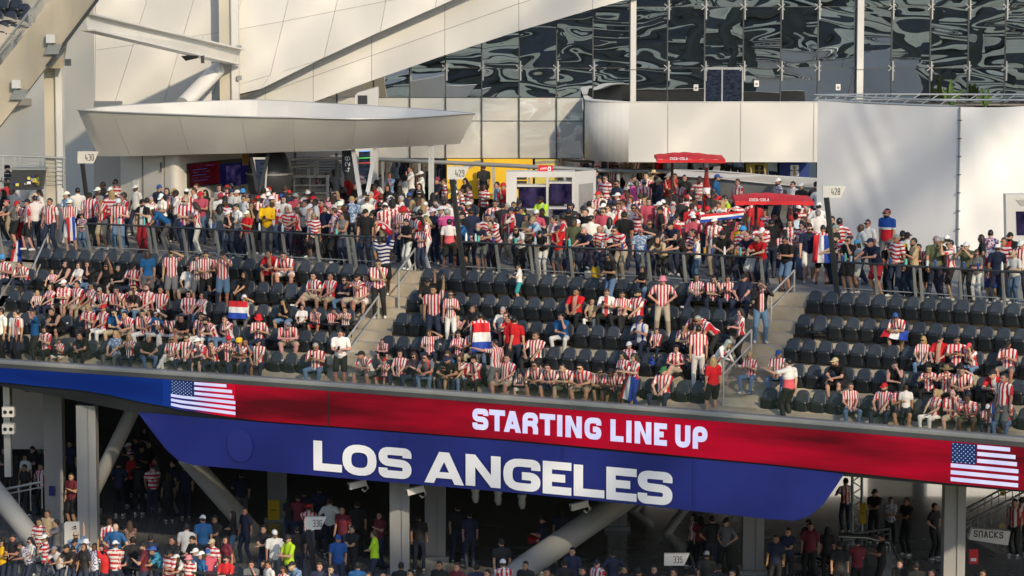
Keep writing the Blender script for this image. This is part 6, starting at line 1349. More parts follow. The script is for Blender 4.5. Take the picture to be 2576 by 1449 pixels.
C2 = """25 410 K n k d b - #7|75 390 W n k d b|130 375 W n g+r d l|110 505 Y g b+g p f x|155 465 W n k+w d b|290 360 N n b d b|255 445 W n k+b d b|330 405 N n b+r d b|400 440 P g b+g d b|310 555 H n o l f|420 580 V k L p l F|445 525 P k L d q F|565 465 H n k+<r d r|560 545 W k b+w d q|590 625 H ks Y d q F|700 560 N k b d q B|735 535 H k b+V d q|790 430 K k k d f *B|790 580 F k b c l B|845 520 H n b+B d q|880 630 G n u c q Ft|905 545 K n k r l d|960 470 D n y d b|1060 640 W j k f q *F|1105 595 K n k+k d q|1170 650 K js L p q Ft|1015 180 H n k+b d b|1110 140 W n b+b d l|785 195 G n k+k d f d|710 240 K k k d q d|1255 450 V n b+<r d b - #76|1365 470 W n b+<w d b|1465 460 W n g d l|1540 430 N n b+b d b|1490 575 V n b+R d q *|1340 650 V Bs b+n e l|1285 800 X1 ks k U b dz|1640 405 K n k+<w d b|1675 490 W n Y d b F|1600 620 V n k c q *B|1650 600 K n c d b|1530 700 K w k p q|1665 765 V n L+r p q F|1730 670 V w Y p l F|1800 585 N n b+w d q|1845 530 K n L f q F|1925 590 P2 n g d b|1895 500 W n k d b - #10|1645 905 H j L p q *F|1945 905 W2 ks k d b d|1215 300 W n K d q dF|1200 340 R n k d q d|1330 350 K n K d q F|1440 360 K n K d b F|1350 225 D n L f q F|1500 255 W n c d l d|1560 160 W2 n b d l|1665 215 W n k+w d l d|1650 335 K k K d q F|1830 275 N n k+m d q|1900 290 H n b d l|1780 430 K k K d b F|1995 300 N n b+n d l|2290 145 K k b d b|2110 285 K k K p q F|2150 355 H k k d l|2070 390 H k b d l|2010 405 H k b+w d l|2300 340 H k K r q dF|2430 320 D n k d l|2495 330 R n b+r d q|2105 530 H n k d l|2160 590 N n b+k d b|2080 620 K n k+k d l|2370 535 W k K d b F|2480 530 K k k d b|2085 705 B ks k+k l l F|2260 725 N gs g l q B|2400 705 H k k l q|2385 660 W n L+g d q F|2340 640 H n k d q|960 230 R n k+n d b d|1010 330 K n K d q F|1130 270 K n k d b|1240 520 K n k d b|500 500 W n k d q|660 500 R n k d q"""
C3 = """75 505 N n k+k d q|55 570 N n k d b|305 465 X k k+k c q d|115 575 X n k d l|160 640 T k K d q mF|70 755 W k K l q *F|75 850 W6 ts k d l Kz|250 670 L bs y l l|300 800 K w K+k l q F|430 660 V n k d l|470 760 R gs b+n f q *|530 640 V n c d l|570 590 K n k+n d b|625 690 O n k d q d|680 700 K ws b+w f q|745 590 K n b d q|775 515 W n k d b|790 660 W n k d b|760 780 N n o l q B|890 760 H n o r q|900 415 W n k c q *B|970 550 W n k d q *|985 680 W k K d b F|1075 760 H b k l q *|1075 530 V n b d q|1130 620 K n b+k d b|1060 305 N n k d q *B|945 250 H n k d q *|850 195 N n k+k d q|890 260 V n k+k d l|1050 155 V n k d q B|1185 155 W n b+S d b|1380 140 W n b+S d b|1425 205 T n b+S d b|1230 245 F n k+k m q|1250 300 P2 n L+g d b F|1330 300 V n b+g d b|1145 375 P n b+g d b|1310 430 R g L d b Ft|1355 225 V n k d q|1485 290 N n b+t r l x|1450 260 K n k d b|1580 240 R n b+g d q|1640 235 R n b d q|1600 400 K k k+k c f|1700 305 V n k+e d q dB|1740 250 K n k d q|1900 180 O9 n k d l|1890 265 H n k d q dB|1970 310 H n L d q F|1970 365 W n k m q|2060 245 B n b+b d r B|2020 410 K k k+k d f d|2170 455 X k k d l|2275 290 V n b d q|2365 265 K k K d q F|2480 260 F n b U q B|2535 250 D n b+b d b|1810 540 R n b+k d b - #23|1625 565 V n g p q|1500 570 K n b+k d l|1295 785 D n o+H o f *|1265 580 H n L o q F|1380 700 K n b d f *|1615 720 N n b+k l q|1500 860 T k L l q F|1700 830 K k K l l F|1870 870 W j u p l F|1840 800 H n k d q|2110 805 K n k+k l f *|2140 690 K k k U b x|2340 640 V n Y d b F|2300 735 Y k k d q|2325 770 H n b+Z d q *|2400 815 N ws o l q|2490 850 R n b l q B|2530 780 H n b+w d q|1000 1010 K j K p q *Fz|1320 1080 K j K p q KFz|2200 640 P n k d b|1200 470 W g L d q F|1700 480 K n k d b|2080 520 W n b d q|1780 430 H n k d q"""
C4 = """110 285 F n b+w d l B|255 315 W n k d q|340 330 K n k+w d q|485 320 K n k d b|515 350 W n k+w d b|510 530 W n k+w d b|505 605 W n g+g d b|650 665 K n k d q *|720 685 H n k d b d|690 755 K n g+g d l|550 760 X2 ks k d b|190 870 K js k p q *|415 755 N ws b d f *B|165 800 V n k+k d f *|30 700 K n k d b|280 640 L n b d b|365 670 M n b d l|80 630 K n k d q|745 845 H n k+k l l B|815 870 K sk k f q *|905 925 W sk K+Z f l F|945 745 W n o d l d|1005 700 W n k d q *|1200 590 TC g k+H d q *B|1300 850 H n g d q|1355 815 K n k+k d b|1405 830 W n k+k d b|1475 885 T n k d l B|1065 890 N rs b+n l q|1225 950 K k k f q *|1400 960 K j K+Y l q F|1540 965 V ks k l q|1690 870 O n g+g d b|1745 900 B n b+g d l|1800 865 W n b+w d b|1845 905 V ks k m l *|2000 925 O k b+w m q|2110 1000 G w L d q *F|2160 850 K n K d l F|2240 805 F n k d b|2310 950 N n b+w d b|2265 1020 R Bs Y+w d q F|2440 830 O9 n k+k d q B|2550 910 V n b+w d q|2490 1030 W j b+t d q|2380 880 H n b d q"""
# seated and standing among the rows (scale .2604)
S1 = """35 30 V n b+Z Sp q B|520 140 V k K Sl q KF|600 95 K k K Sl b Ft|750 85 W j L Sl l F|975 95 K k C Su q *Ft|1165 135 K ks K Sx l F|1300 120 V n k+k Sp q|1425 -10 B gs L d b F|1655 40 V gs b+k o f|1905 70 V gs K p f F|1990 -30 V k k p f|2150 30 V js b+k m f|2370 190 K k K Sl b F|335 295 V n Y Sl f KF|470 320 V n L Sl l F|715 320 V bs k Sl l|815 320 V b k Sl l *|940 335 V j g Sf q *|1010 365 V k k Sh q|1330 355 V k b Sl q|1495 390 V ks k Sl q|1760 385 V j K Sl f F|1890 390 V n K Sl l F|2395 395 W g Y+w So q F|155 490 W n b d q|165 575 V k k d l|335 515 B ks k o l|605 550 K ks k Sf l t|1135 575 B bs k Sh q *|1245 560 V bs k Sf q|1390 575 V w k Sh q|1520 600 V w L Sp r F|1565 640 V ws k Sf r|1760 680 K bs k Sf q|2090 600 V j k+k Sf l B|2280 620 V j k Sh l|2440 665 V n b+R Sp f|560 830 V ws b Sp q K|825 800 K k k Sf l|1155 800 D g C Sl q F|1280 815 V n Y Sk q F|1410 805 K j g Sf r|1630 810 V w Y Sx q *F|1790 825 V n b Sl q *|1905 900 V n k Sl q *K|2075 865 V n u Sh q F|2205 900 V k b+r Sk q|2325 870 V n b+Y Sh q *|2435 860 V n b+n Sl q|10 650 W k k d q|2130 40 K n k Sl q|1440 40 V n K Sl q F|180 90 V n k Sf q"""
S2 = """150 -10 O8R rs k Sf q|265 0 V ws k Sf q|585 190 V bs k Sx l|660 240 V bs k Sl l|800 225 N j L Sc q *F|960 230 V bs g+k Sk l|1060 235 V ws b Sl q|1180 110 V k k f f|365 465 K js K Sh q F|485 455 W k K Sl q KF|590 505 V rs k Sh q K|775 520 V k k Sh r K|930 525 V k k Sk q K|360 695 V bs b+g Sf f|815 655 W ks k p f|520 895 V j g Sp q|1245 710 V ks k Sf q K|1065 920 V gs b+k Sf l|1200 965 V rs b+r Sk q K|1355 960 V n K Sl q F|1475 955 Q n C Sp q *F|1585 960 O8R2 j k Sf q *|1750 1000 E k K Sp q F|1870 1000 E k b Sl q|1895 1050 K n b+n Sf q B|1630 260 K ks k+k Su f|1715 370 V n k u f|1880 395 V w L r f *F|2010 590 V n y Sl q K|2100 560 K k b Sl l|2165 630 X2 j k d b|1700 750 V n C So f F|1920 790 V n K Sp q F|2030 765 V b k Sp q|2315 840 V gs k x L|2450 640 R ks k d l|2460 1100 V bs k Sl q"""
S3 = """575 315 O8R k k Sl q|840 430 T w y Sl q K|940 375 WR k b Sp q|1110 390 V k k Sp q|1280 390 V k k+k Sl l B|1455 265 V b b+V h f|1745 185 V n K Sx q F|1860 190 V n K Sh f F|1990 205 V n K Sp q F|2395 310 N n b+k Sl q|2405 405 O6 j b m f|2215 555 V k K p l F|75 600 V ks b Sf l|455 600 B w k Sh q|20 650 R n k d b|15 570 W n g Sl q|280 825 V k b Sl q|1210 635 V2 n b+n Sp q|1290 700 V n b Sl q K|1090 865 V n K p q F|1185 880 V B C p q F|1830 700 V n b+k e q *|1930 690 V k g e q *|1800 860 V w k a b|1990 930 W9 w C e r F|1945 1060 R ks Y d b F|2310 985 V j Y Sp q F|2425 965 V j g+b Sl q|20 1090 V ws k Sf q K|215 1060 V ns k Sf q *|340 1060 V ns k Sf q|470 1085 V os k Sf q|580 1070 V bs k Sf q *|760 1110 V ks c Sf f *|885 1110 V ks k+k Sf q *d|1010 1170 V js L Sp q KF|1435 1155 V n b+e Sl q|1650 700 V n k Sf q|2050 910 V n C Sl q KF"""
S4 = """1275 570 V bs g+b Sf q *|205 1085 W2 k k x L|690 1045 K ks b+t Sf l B|1235 1070 K k u Sh q Ft|1560 865 V j Y Sl q *F|1630 860 O8R k k+k Sl q *|1840 870 V k k Sp q|2060 920 V j L+R2 Sh l F|2335 895 V gs b+k Sp q *B|1490 1120 V k K Sk q F|1585 1140 V bs b+t2 Sk q F|1720 1150 V n k Sf q|1860 1165 W k K So q F|2160 1200 V3 k b+k Sf q|2285 1270 V gs k d q"""
S5 = """650 85 V j b Sl f F|815 85 V n b+r Sl q B|960 100 V ks k+k Sp f|1000 205 W n b d b K #9|1160 145 V w Y Sl L F|1295 135 V bs o Sh q|1365 180 V os k Sf q d|1495 200 V n k+w Sh q Kd|1610 165 V j Y Sp q F|1400 20 W2 bs K Sl b KF #10"""
L1 = """95 1145 K n k d q|175 1195 F n k+k l q *|225 1190 W n K p q *F|330 1150 H n b+w f l *|550 1125 D n b+t u f *B|410 1040 G n k m l|415 1230 W n b+g l q|505 1215 K n k+k l q|610 1210 K n L d q F|690 1210 F n k d q d|765 1240 R n b+<r u b|835 1195 H n b+w d b|890 1310 N n k l q|1045 1205 M n b+k r l B|1145 1235 L2 n b+Y2 l l *|1230 1260 H n b+k d q *B|1310 1290 W n L+w l q F|1370 1300 H n k+V d q|1420 1270 D n g+w d q|1465 1270 B n L+w d l F|1510 1265 P n g+b l b|1640 1300 O8R n k p q *|1820 1350 G n k f f|545 1345 V n b+k l q|640 1345 D n b+w l q|560 1255 W n k+k l q|625 1280 W n b+B d q|15 1210 Y n K r q F|20 1290 K n k d b|735 1330 N n k p q"""
L2 = """95 1340 W n k d q|200 1380 V n L p q *F|290 1340 D n y+k l q B|460 1350 N n b d f|545 1370 N n k f q|735 1350 B n k+k d b|925 1430 T n o d q|60 1400 K n k d q|820 1420 G n b d q"""
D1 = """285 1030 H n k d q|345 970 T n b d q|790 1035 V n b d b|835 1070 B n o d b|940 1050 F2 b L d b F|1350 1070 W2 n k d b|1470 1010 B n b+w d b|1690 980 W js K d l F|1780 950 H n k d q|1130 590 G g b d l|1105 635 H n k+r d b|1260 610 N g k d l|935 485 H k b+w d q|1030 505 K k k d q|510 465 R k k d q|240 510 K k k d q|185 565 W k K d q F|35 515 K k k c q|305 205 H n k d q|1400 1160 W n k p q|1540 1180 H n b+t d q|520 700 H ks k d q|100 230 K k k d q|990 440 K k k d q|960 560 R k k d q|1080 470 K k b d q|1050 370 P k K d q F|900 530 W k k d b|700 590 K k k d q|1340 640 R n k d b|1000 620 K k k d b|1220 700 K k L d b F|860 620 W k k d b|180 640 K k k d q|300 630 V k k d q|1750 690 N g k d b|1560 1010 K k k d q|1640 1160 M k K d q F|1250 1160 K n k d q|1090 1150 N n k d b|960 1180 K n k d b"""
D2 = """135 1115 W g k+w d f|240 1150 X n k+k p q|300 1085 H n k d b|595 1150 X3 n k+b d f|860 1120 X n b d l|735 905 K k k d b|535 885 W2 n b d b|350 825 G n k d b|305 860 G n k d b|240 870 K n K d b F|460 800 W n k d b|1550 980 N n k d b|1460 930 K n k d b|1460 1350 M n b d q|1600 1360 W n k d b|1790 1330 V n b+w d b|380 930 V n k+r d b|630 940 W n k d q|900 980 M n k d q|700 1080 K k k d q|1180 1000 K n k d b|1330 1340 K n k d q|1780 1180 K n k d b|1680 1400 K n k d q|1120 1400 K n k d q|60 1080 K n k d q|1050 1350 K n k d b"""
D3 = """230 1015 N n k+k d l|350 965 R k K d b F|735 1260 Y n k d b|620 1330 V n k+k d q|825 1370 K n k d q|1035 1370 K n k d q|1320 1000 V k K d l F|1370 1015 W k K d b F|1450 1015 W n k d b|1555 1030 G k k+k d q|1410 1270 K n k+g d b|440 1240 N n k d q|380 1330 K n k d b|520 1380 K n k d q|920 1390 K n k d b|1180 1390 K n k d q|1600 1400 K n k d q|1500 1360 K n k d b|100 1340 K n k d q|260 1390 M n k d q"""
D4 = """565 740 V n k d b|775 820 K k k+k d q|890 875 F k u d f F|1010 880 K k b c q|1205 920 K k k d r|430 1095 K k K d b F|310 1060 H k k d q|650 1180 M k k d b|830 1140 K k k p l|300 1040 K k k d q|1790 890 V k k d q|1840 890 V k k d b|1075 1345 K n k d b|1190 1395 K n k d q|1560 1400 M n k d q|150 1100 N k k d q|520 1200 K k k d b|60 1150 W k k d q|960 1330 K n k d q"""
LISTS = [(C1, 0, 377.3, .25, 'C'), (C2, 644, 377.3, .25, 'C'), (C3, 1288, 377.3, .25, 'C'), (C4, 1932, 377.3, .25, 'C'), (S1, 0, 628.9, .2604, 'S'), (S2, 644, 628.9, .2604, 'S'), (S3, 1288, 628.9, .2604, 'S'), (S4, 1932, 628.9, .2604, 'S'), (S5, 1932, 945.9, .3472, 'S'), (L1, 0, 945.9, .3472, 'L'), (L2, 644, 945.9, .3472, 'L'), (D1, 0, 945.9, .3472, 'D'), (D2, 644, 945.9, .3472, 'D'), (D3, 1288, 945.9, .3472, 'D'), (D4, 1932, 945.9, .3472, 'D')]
# ---- wardrobe
WHT, RED_, NVY, BLK = (.74, .71, .67), (.50, .02, .035), (.016, .022, .052), (.014, .014, .015)
# code: pattern, colours, words
SH = {'V': (1, WHT, RED_, WHT, 'red striped shirt'), 'H': (2, WHT, (.52, .02, .04), WHT, 'red hooped shirt'), 'W': (0, WHT, WHT, WHT, 'white shirt'), 'K': (0, BLK, BLK, BLK, 'black shirt'),
 'N': (0, NVY, NVY, NVY, 'navy shirt'), 'R': (0, (.55, .015, .02), RED_, RED_, 'red shirt'), 'G': (0, (.16, .165, .17), WHT, WHT, 'grey shirt'), 'P': (0, (.48, .07, .11), WHT, WHT, 'crimson pink shirt'), 'P2': (0, (.72, .12, .34), WHT, WHT, 'bright pink shirt'),
 'Y': (0, (.80, .48, .015), WHT, WHT, 'yellow shirt'), 'B': (0, (.015, .10, .26), WHT, WHT, 'blue jersey'), 'L': (0, (.42, .58, .74), WHT, WHT, 'pale blue polo shirt'), 'T': (0, (.45, .33, .20), WHT, WHT, 'tan shirt'), 'O': (0, (.10, .11, .06), WHT, WHT, 'olive shirt'),
 'M': (0, (.16, .018, .03), WHT, WHT, 'maroon shirt'), 'Q': (0, (.06, .035, .06), WHT, WHT, 'plum top'), 'E': (0, (.01, .14, .06), WHT, WHT, 'green jersey'), 'D': (3, (.22, .32, .48), (.10, .16, .30), (.55, .6, .66), 'mottled denim blue shirt'), 'D2': (0, (.05, .06, .09), WHT, WHT, 'slate grey shirt'),
 'F': (3, (.60, .58, .58), (.05, .07, .25), (.5, .05, .08), 'patterned shirt'), 'F2': (3, (.12, .03, .03), (.25, .2, .15), (.06, .02, .02), 'patterned maroon shirt'), 'TC': (4, (.02, .08, .36), WHT, (.60, .02, .03), 'blue white and red banded shirt'),
 'O8': (5, BLK, WHT, WHT, 'white shirt under a black vest'), 'O8R': (5, (.55, .015, .02), (.60, .36, .26), WHT, 'open red jacket'), 'O8R2': (7, (.14, .14, .15), WHT, (.60, .04, .05), 'grey shirt with a red scarf'), 'O9': (5, BLK, (.5, .03, .03), WHT, 'black jacket over red'), 'O6': (6, BLK, WHT, RED_, 'black blazer over stripes'),
 'X': (7, (.52, .80, .02), WHT, (.55, .56, .5), 'neon yellow vest'), 'X3': (5, (.02, .10, .36), (.45, .72, .03), WHT, 'blue jacket over a neon vest'), 'X1': (2, (.02, .025, .11), WHT, WHT, 'navy flag shirt with white bands'), 'X2': (1, (.60, .02, .03), WHT, WHT, 'red shirt under a flag'), 'W2': (4, WHT, WHT, (.60, .10, .12), 'white jersey with a red hem'),
 'W6': (0, WHT, WHT, WHT, 'white printed T-shirt'), 'W9': (5, WHT, (.55, .10, .11), WHT, 'white jacket over stripes'), 'WR': (5, WHT, (.58, .06, .07), WHT, 'white shirt with a red sash'), 'V2': (7, WHT, RED_, (.02, .05, .30), 'striped shirt with a blue scarf'), 'V3': (5, (.5, .02, .03), WHT, WHT, 'red shirt with a white front'), 'L2': (3, (.05, .35, .40), (.03, .10, .35), (.4, .7, .1), 'teal and blue jacket')}
PANTS = {'k': (BLK, 'black'), 'n': ((.020, .030, .060), 'dark blue'), 'j': ((.11, .19, .31), 'pale blue'), 'g': ((.14, .14, .145), 'grey'), 'w': ((.72, .70, .66), 'white'), 'b': ((.42, .35, .25), 'beige'), 'r': ((.33, .01, .02), 'red'), 'B': ((.012, .04, .26), 'bright blue'), 'o': ((.10, .11, .07), 'olive'), 't': ((.03, .28, .30), 'teal'), 's': ((.02, .02, .022), 'dark')}
HAIRC = {'k': (.012, .010, .009), 'b': (.055, .032, .018), 'y': (.38, .25, .11), 'g': (.33, .32, .31)}
CAPC = {'w': ((.76, .75, .73), 'white'), 'k': ((.014, .014, .015), 'black'), 'r': ((.55, .015, .02), 'red'), 'b': ((.02, .08, .30), 'blue'), 'n': ((.016, .022, .06), 'navy'), 'g': ((.24, .24, .25), 'grey'), 't': ((.50, .40, .26), 'tan'), 'e': ((.03, .14, .05), 'green'), 'm': ((.2, .02, .05), 'maroon')}
HATS = {'S': ('straw', (.62, .48, .24), 'straw hat'), 'B': ('bucket', (.76, .75, .73), 'white bucket hat'), 'R': ('bucket', (.58, .015, .02), 'red bucket hat'), 'R2': ('cap', (.58, .06, .09), 'rosy red cap'), 'H': ('headband', (.45, .10, .12), 'headband'), 'Z': ('beanie', (.06, .28, .60), 'light blue hat'), 'V': ('bucket', (.70, .25, .28), 'striped bucket hat'), 'Y': ('beanie', (.72, .45, .03), 'yellow headwear'), 'Y2': ('cap', (.05, .12, .45), 'blue and yellow cap'), 'P': ('beanie', (.50, .05, .07), 'red and white beanie'), 't2': ('straw', (.16, .13, .07), 'olive sunhat')}
POSEW = {'d': '', 'a': '', 'c': 'arms crossed', 'h': 'hands on hips', 'p': 'hands together', 'r': 'lifting a hand to the chest', 'f': 'hand to face', 'o': 'hand shading the eyes', 'u': 'one arm raised', 'U': 'both arms raised', 'l': 'leaning forward', 'm': 'hands held up before the face', 'e': 'bending', 'x': 'arm stretched out', 'Sl': 'hands on lap', 'Sf': 'leaning on knees', 'Sp': 'looking down', 'Sc': 'arms crossed', 'Sh': 'hand to face', 'Sk': 'clapping', 'So': 'hand at brow', 'Sx': 'legs crossed', 'Su': 'arm raised'}
SKIN = {'w': (.55, .33, .24), 'l': (.50, .28, .19), 'm': (.38, .20, .125), 'd': (.095, .045, .028)}
def parse(tok):
    t = tok.split(); P = dict(x=float(t[0]), y=float(t[1]), sh=t[2], leg=t[3], head=t[4], pose=t[5], face=t[6], fl=t[7] if len(t) > 7 and t[7] != '-' else '', num=t[8][1:] if len(t) > 8 else None); return P
FACE = {'q': (-58, -22), 'f': (-8, 8), 'l': (-95, -72), 'r': (45, 75), 'b': (160, 200), 'L': (-150, -120)}
def row_of(u, v, pose, kid):
    """the row whose people would show their head top at (u, v)"""
    top = body_top(pose, kid); best = None
    for k in range(5):
        t = SEAT_T(k) - (.24 if pose[0] == 'S' else .42); s = s_at(u, t, ZR[k] + top); vv = uv_of(F(s, t, ZR[k] + top))[1]
        if best is None or abs(vv - v) < best[0]: best = (abs(vv - v), k, s, t, vv - v)
    return best
def body_top(pose, kid): return body_mesh(pose, False, 'long', True)[3] * (.72 if kid else 1.0)
PEOPLE = []
for txt, u0, v0, sc, zone in LISTS:
    for tok in txt.replace('\n', '|').split('|'):
        if not tok.strip(): continue
        p = parse(tok); p['zone'] = zone; p['u'] = u0 + p['x'] * sc; p['v'] = v0 + p['y'] * sc; PEOPLE.append(p)
FR_ = random.Random(23)
for _ in range(125):      # more fans half hidden in the depth of the upper crowd
    u = FR_.choice([FR_.uniform(180, 1260), FR_.uniform(560, 1230), FR_.uniform(1500, 2060), FR_.uniform(1260, 1900)]); t = FR_.uniform(7.2, 11.5 if u < 1230 else 10.2 if u < 1500 else 14.5); v = uv_of(F(s_at(u, t, ZC + 1.7), t, ZC + 1.7))[1]
    PEOPLE.append(dict(x=0, y=0, sh=FR_.choice('VVVVVVVVHHHHHWWWWWRNKP'), leg=FR_.choice('nnkjgb'), head=FR_.choice(['k', 'b', 'k', 'K', 'L', 'k+w', 'b+r', 'k+n', 'b+k', 'Y', 'g', 'b+w']), pose=FR_.choice('daacrp'), face=FR_.choice('qqlbbf'), fl=FR_.choice(['', '', 'F', 'd', '*']), num=None, zone='C', u=u, v=v, filler=True))
for k, n_, ua, ub in ((3, 2, 60, 640), (2, 4, 60, 640), (1, 5, 180, 680), (0, 4, 120, 660), (0, 3, 1100, 1330), (1, 2, 1560, 1850)):
    for _ in range(n_):      # and among the seats where the photograph shows them packed
        u = FR_.uniform(ua, ub); t = SEAT_T(k) - .24; v = uv_of(F(s_at(u, t, ZR[k] + 1.24), t, ZR[k] + 1.24))[1]
        PEOPLE.append(dict(x=0, y=0, sh=FR_.choice('VVVVVVVWKB'), leg=FR_.choice(['n', 'j', 'k', 'bs', 'ks', 'gs', 'w']), head=FR_.choice(['k', 'b', 'K', 'L', 'k+w', 'b+r', 'c', 'Y']), pose=FR_.choice(['Sl', 'Sf', 'Sp', 'Sc', 'Sh', 'Sx', 'So']), face=FR_.choice('qqlf'), fl=FR_.choice(['', 'F', '*', 'B']), num=None, zone='S', u=u, v=v))
occupied = set(); XY = []
PR = random.Random(11)
for p in PEOPLE:
    if p['zone'] == 'D' and p['sh'] in 'WPRTGBYH' and PR.random() < .6: p['sh'] = PR.choice('KNMKN')  # clothes darkened here so their colours carry the shade under the deck
    if p['sh'] != 'TC' and p['pose'] == 'd' and p['zone'] in 'CLD' and not p['num']: p['pose'] = PR.choice('ddaaaaccrpfh')
    kid, fem = 'K' in p['fl'], 'F' in p['fl']; p['kid'], p['fem'] = kid, fem; u, v = p['u'], p['v']
    hs = (1.13 if p['sh'] == 'TC' else PR.uniform(.66, .76) if kid else PR.uniform(.90, .96) if fem else PR.uniform(.965, 1.03)); a, b = FACE[p['face']]; yaw = R(PR.uniform(a, b)); sit = p['pose'][0] == 'S'
    if p['zone'] == 'S':
        er, k, s, t, dv = row_of(u, v, p['pose'], kid); p['row'] = k
        if sit:
            cand = sorted((abs(q[0] - s), i) for i, q in enumerate(SEATS) if q[1] == k and i not in occupied)
            if cand and cand[0][0] < .55: s = SEATS[cand[0][1]][0]; occupied.add(cand[0][1]); p['seat'] = cand[0][1]
            yaw = yaw * .55 if p['face'] in 'qlfr' else R(-26 + PR.uniform(-60, -30)) if p['face'] in 'bL' else yaw
            yaw = max(-.95, min(.5, yaw))
        loc = F(s, t, ZR[k]); hs = max(hs * .96, .66) if sit else hs
    else:
        zf_ = ZC if p['zone'] == 'C' else ZL; top1 = body_mesh(p['pose'], fem, 'long', True)[3]; top = top1 * hs; q = Pz(u, v, zf_ + top); s, t = st_of(q)
        railed = any(a_ < s < b_ for a_, b_ in RAILS); tmin = ((RT + .28 if p['pose'] == 'l' else RT + .40) if railed else AT[5] + .2) if p['zone'] == 'C' else -4.9
        if 'z' in p['fl']:
            er, k, s, t, dv = row_of(u, v, p['pose'], kid); zf_ = ZR[k]; p['row'] = k
        elif t < tmin:
            t = tmin; s, zz = sz_at(u, v, t); h2 = max(hs * .88, min(hs * 1.03, (zz - zf_) / top1)); hs = h2; top = top1 * hs; s = s_at(u, t, zf_ + top)
        loc = F(s, t, zf_)
        for _ in range(8):            # keep bodies apart
            c = [o for o in XY if abs(o[2] - loc.z) < .5 and (o[0] - loc.x) ** 2 + (o[1] - loc.y) ** 2 < .30 ** 2]
            if not c: break
            t += .12; s = s_at(u, t, zf_ + top); loc = F(s, t, zf_)
    XY.append((loc.x, loc.y, loc.z)); p['loc'], p['yaw'], p['hs'], p['st'] = loc, yaw, hs, (s, t)
def leg_kind(p): return 'skirt' if p['leg'] == 'sk' else 'shorts' if p['leg'].endswith('s') else 'long'
def person_props(p):
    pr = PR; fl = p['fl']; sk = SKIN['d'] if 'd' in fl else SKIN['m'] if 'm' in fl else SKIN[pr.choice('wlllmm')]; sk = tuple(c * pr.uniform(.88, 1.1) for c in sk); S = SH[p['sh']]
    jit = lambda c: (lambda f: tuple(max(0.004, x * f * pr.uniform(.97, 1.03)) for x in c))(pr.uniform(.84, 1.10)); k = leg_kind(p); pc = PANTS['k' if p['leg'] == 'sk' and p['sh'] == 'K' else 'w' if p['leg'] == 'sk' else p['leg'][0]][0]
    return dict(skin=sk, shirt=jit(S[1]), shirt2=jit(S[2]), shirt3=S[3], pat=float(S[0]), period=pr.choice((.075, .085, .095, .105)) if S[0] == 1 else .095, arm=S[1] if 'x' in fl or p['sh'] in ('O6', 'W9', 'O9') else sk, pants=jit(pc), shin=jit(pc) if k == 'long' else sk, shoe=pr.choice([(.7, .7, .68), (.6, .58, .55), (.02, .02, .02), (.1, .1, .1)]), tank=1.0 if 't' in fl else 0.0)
def head_items(p):
    """(mesh name, colour, turned) for hair, hat, glasses, beard"""
    hd = p['head']; hat = None
    if '+' in hd: hd, hat = hd.split('+')
    out = []; fem = p['fem']; up = hd.isupper()
    kind = {'K': 'long', 'L': 'long', 'Y': 'long', 'G': 'short', 'C': 'curly_long', 'c': 'curly', 'u': 'bun', 'p': 'ponytail', 'o': None}.get(hd, 'short'); hc = HAIRC[{'K': 'k', 'L': 'b', 'Y': 'y', 'G': 'g', 'C': 'b', 'c': 'k', 'u': 'k', 'p': 'b', 'o': 'k'}.get(hd, hd)]
    if hd == 'C' and p['sh'] in ('D', 'W9'): hc = HAIRC['g' if p['sh'] == 'W9' else 'y']
    if kind: out.append((kind, hc, 0))
    if hat:
        back = hat.startswith('<'); h = hat.lstrip('<')
        if h in HATS: out.append((HATS[h][0], HATS[h][1], 0))
        else: out.append(('cap', CAPC[h][0], math.pi if back else PR.uniform(-.15, .15)))
    if '*' in p['fl']: out.append(('sunglasses', None, 0))
    if 'B' in p['fl']: out.append(('beard', hc if hd != 'o' else HAIRC['b'], 0))
    return out
# which people are individuals: the clear ones; the dim lower crowd behind is one mass
for i, p in enumerate(PEOPLE):
    sc = 1.0 if p['zone'] in 'SL' else 0.75 if p['zone'] == 'C' else .45
    if p.get('filler'): sc -= .6
    if p['zone'] == 'C': sc += .35 * max(0, 1 - (p['st'][1] - 5.5) / 6.0) + (.2 if p['st'][1] < 9 else 0)
    if p['sh'] in ('X', 'X3', 'TC', 'Y', 'P2'): sc += .4
    if p['zone'] == 'D' and p['u'] > 2100 and p['v'] < 1300: sc += .4
    if p['zone'] == 'L' and p['u'] > 640: sc -= .1
    p['score'] = sc
order = sorted(range(len(PEOPLE)), key=lambda i: -PEOPLE[i]['score']); SOLO = set(order[:300])
# ---- labels: look first, then the place
PLACE_C = [(60, 'above the 430 steps'), (150, 'near the cream column'), (222, 'near the kiosk sign 430'), (330, 'before the kiosk door'), (430, 'before the kiosk corner'), (550, 'below the kiosk screen'), (655, 'below the dark V legs'), (760, 'before the bar shelves'), (850, 'before the dark blade sign'), (915, 'near the pale V legs'), (1000, 'before the mirror panes'), (1085, 'near the slim canopy posts'), (1150, 'near the mural sign 429'), (1230, 'before the yellow mural'), (1340, 'before the screen stand'), (1480, "by the stand's side panel"), (1570, 'below the balcony end'), (1660, 'before the ramp wall end'), (1735, 'below the farther parasol'), (1830, 'between the two parasols'), (1940, 'below the nearer parasol'), (2040, 'near the bottle post'), (2100, 'near the drape sign 428'), (2190, 'before the grey drape edge'), (2300, 'before the grey drape'), (2412, 'before the drape corner'), (2490, 'before the bright drape'), (2560, 'by the far screen stand')]
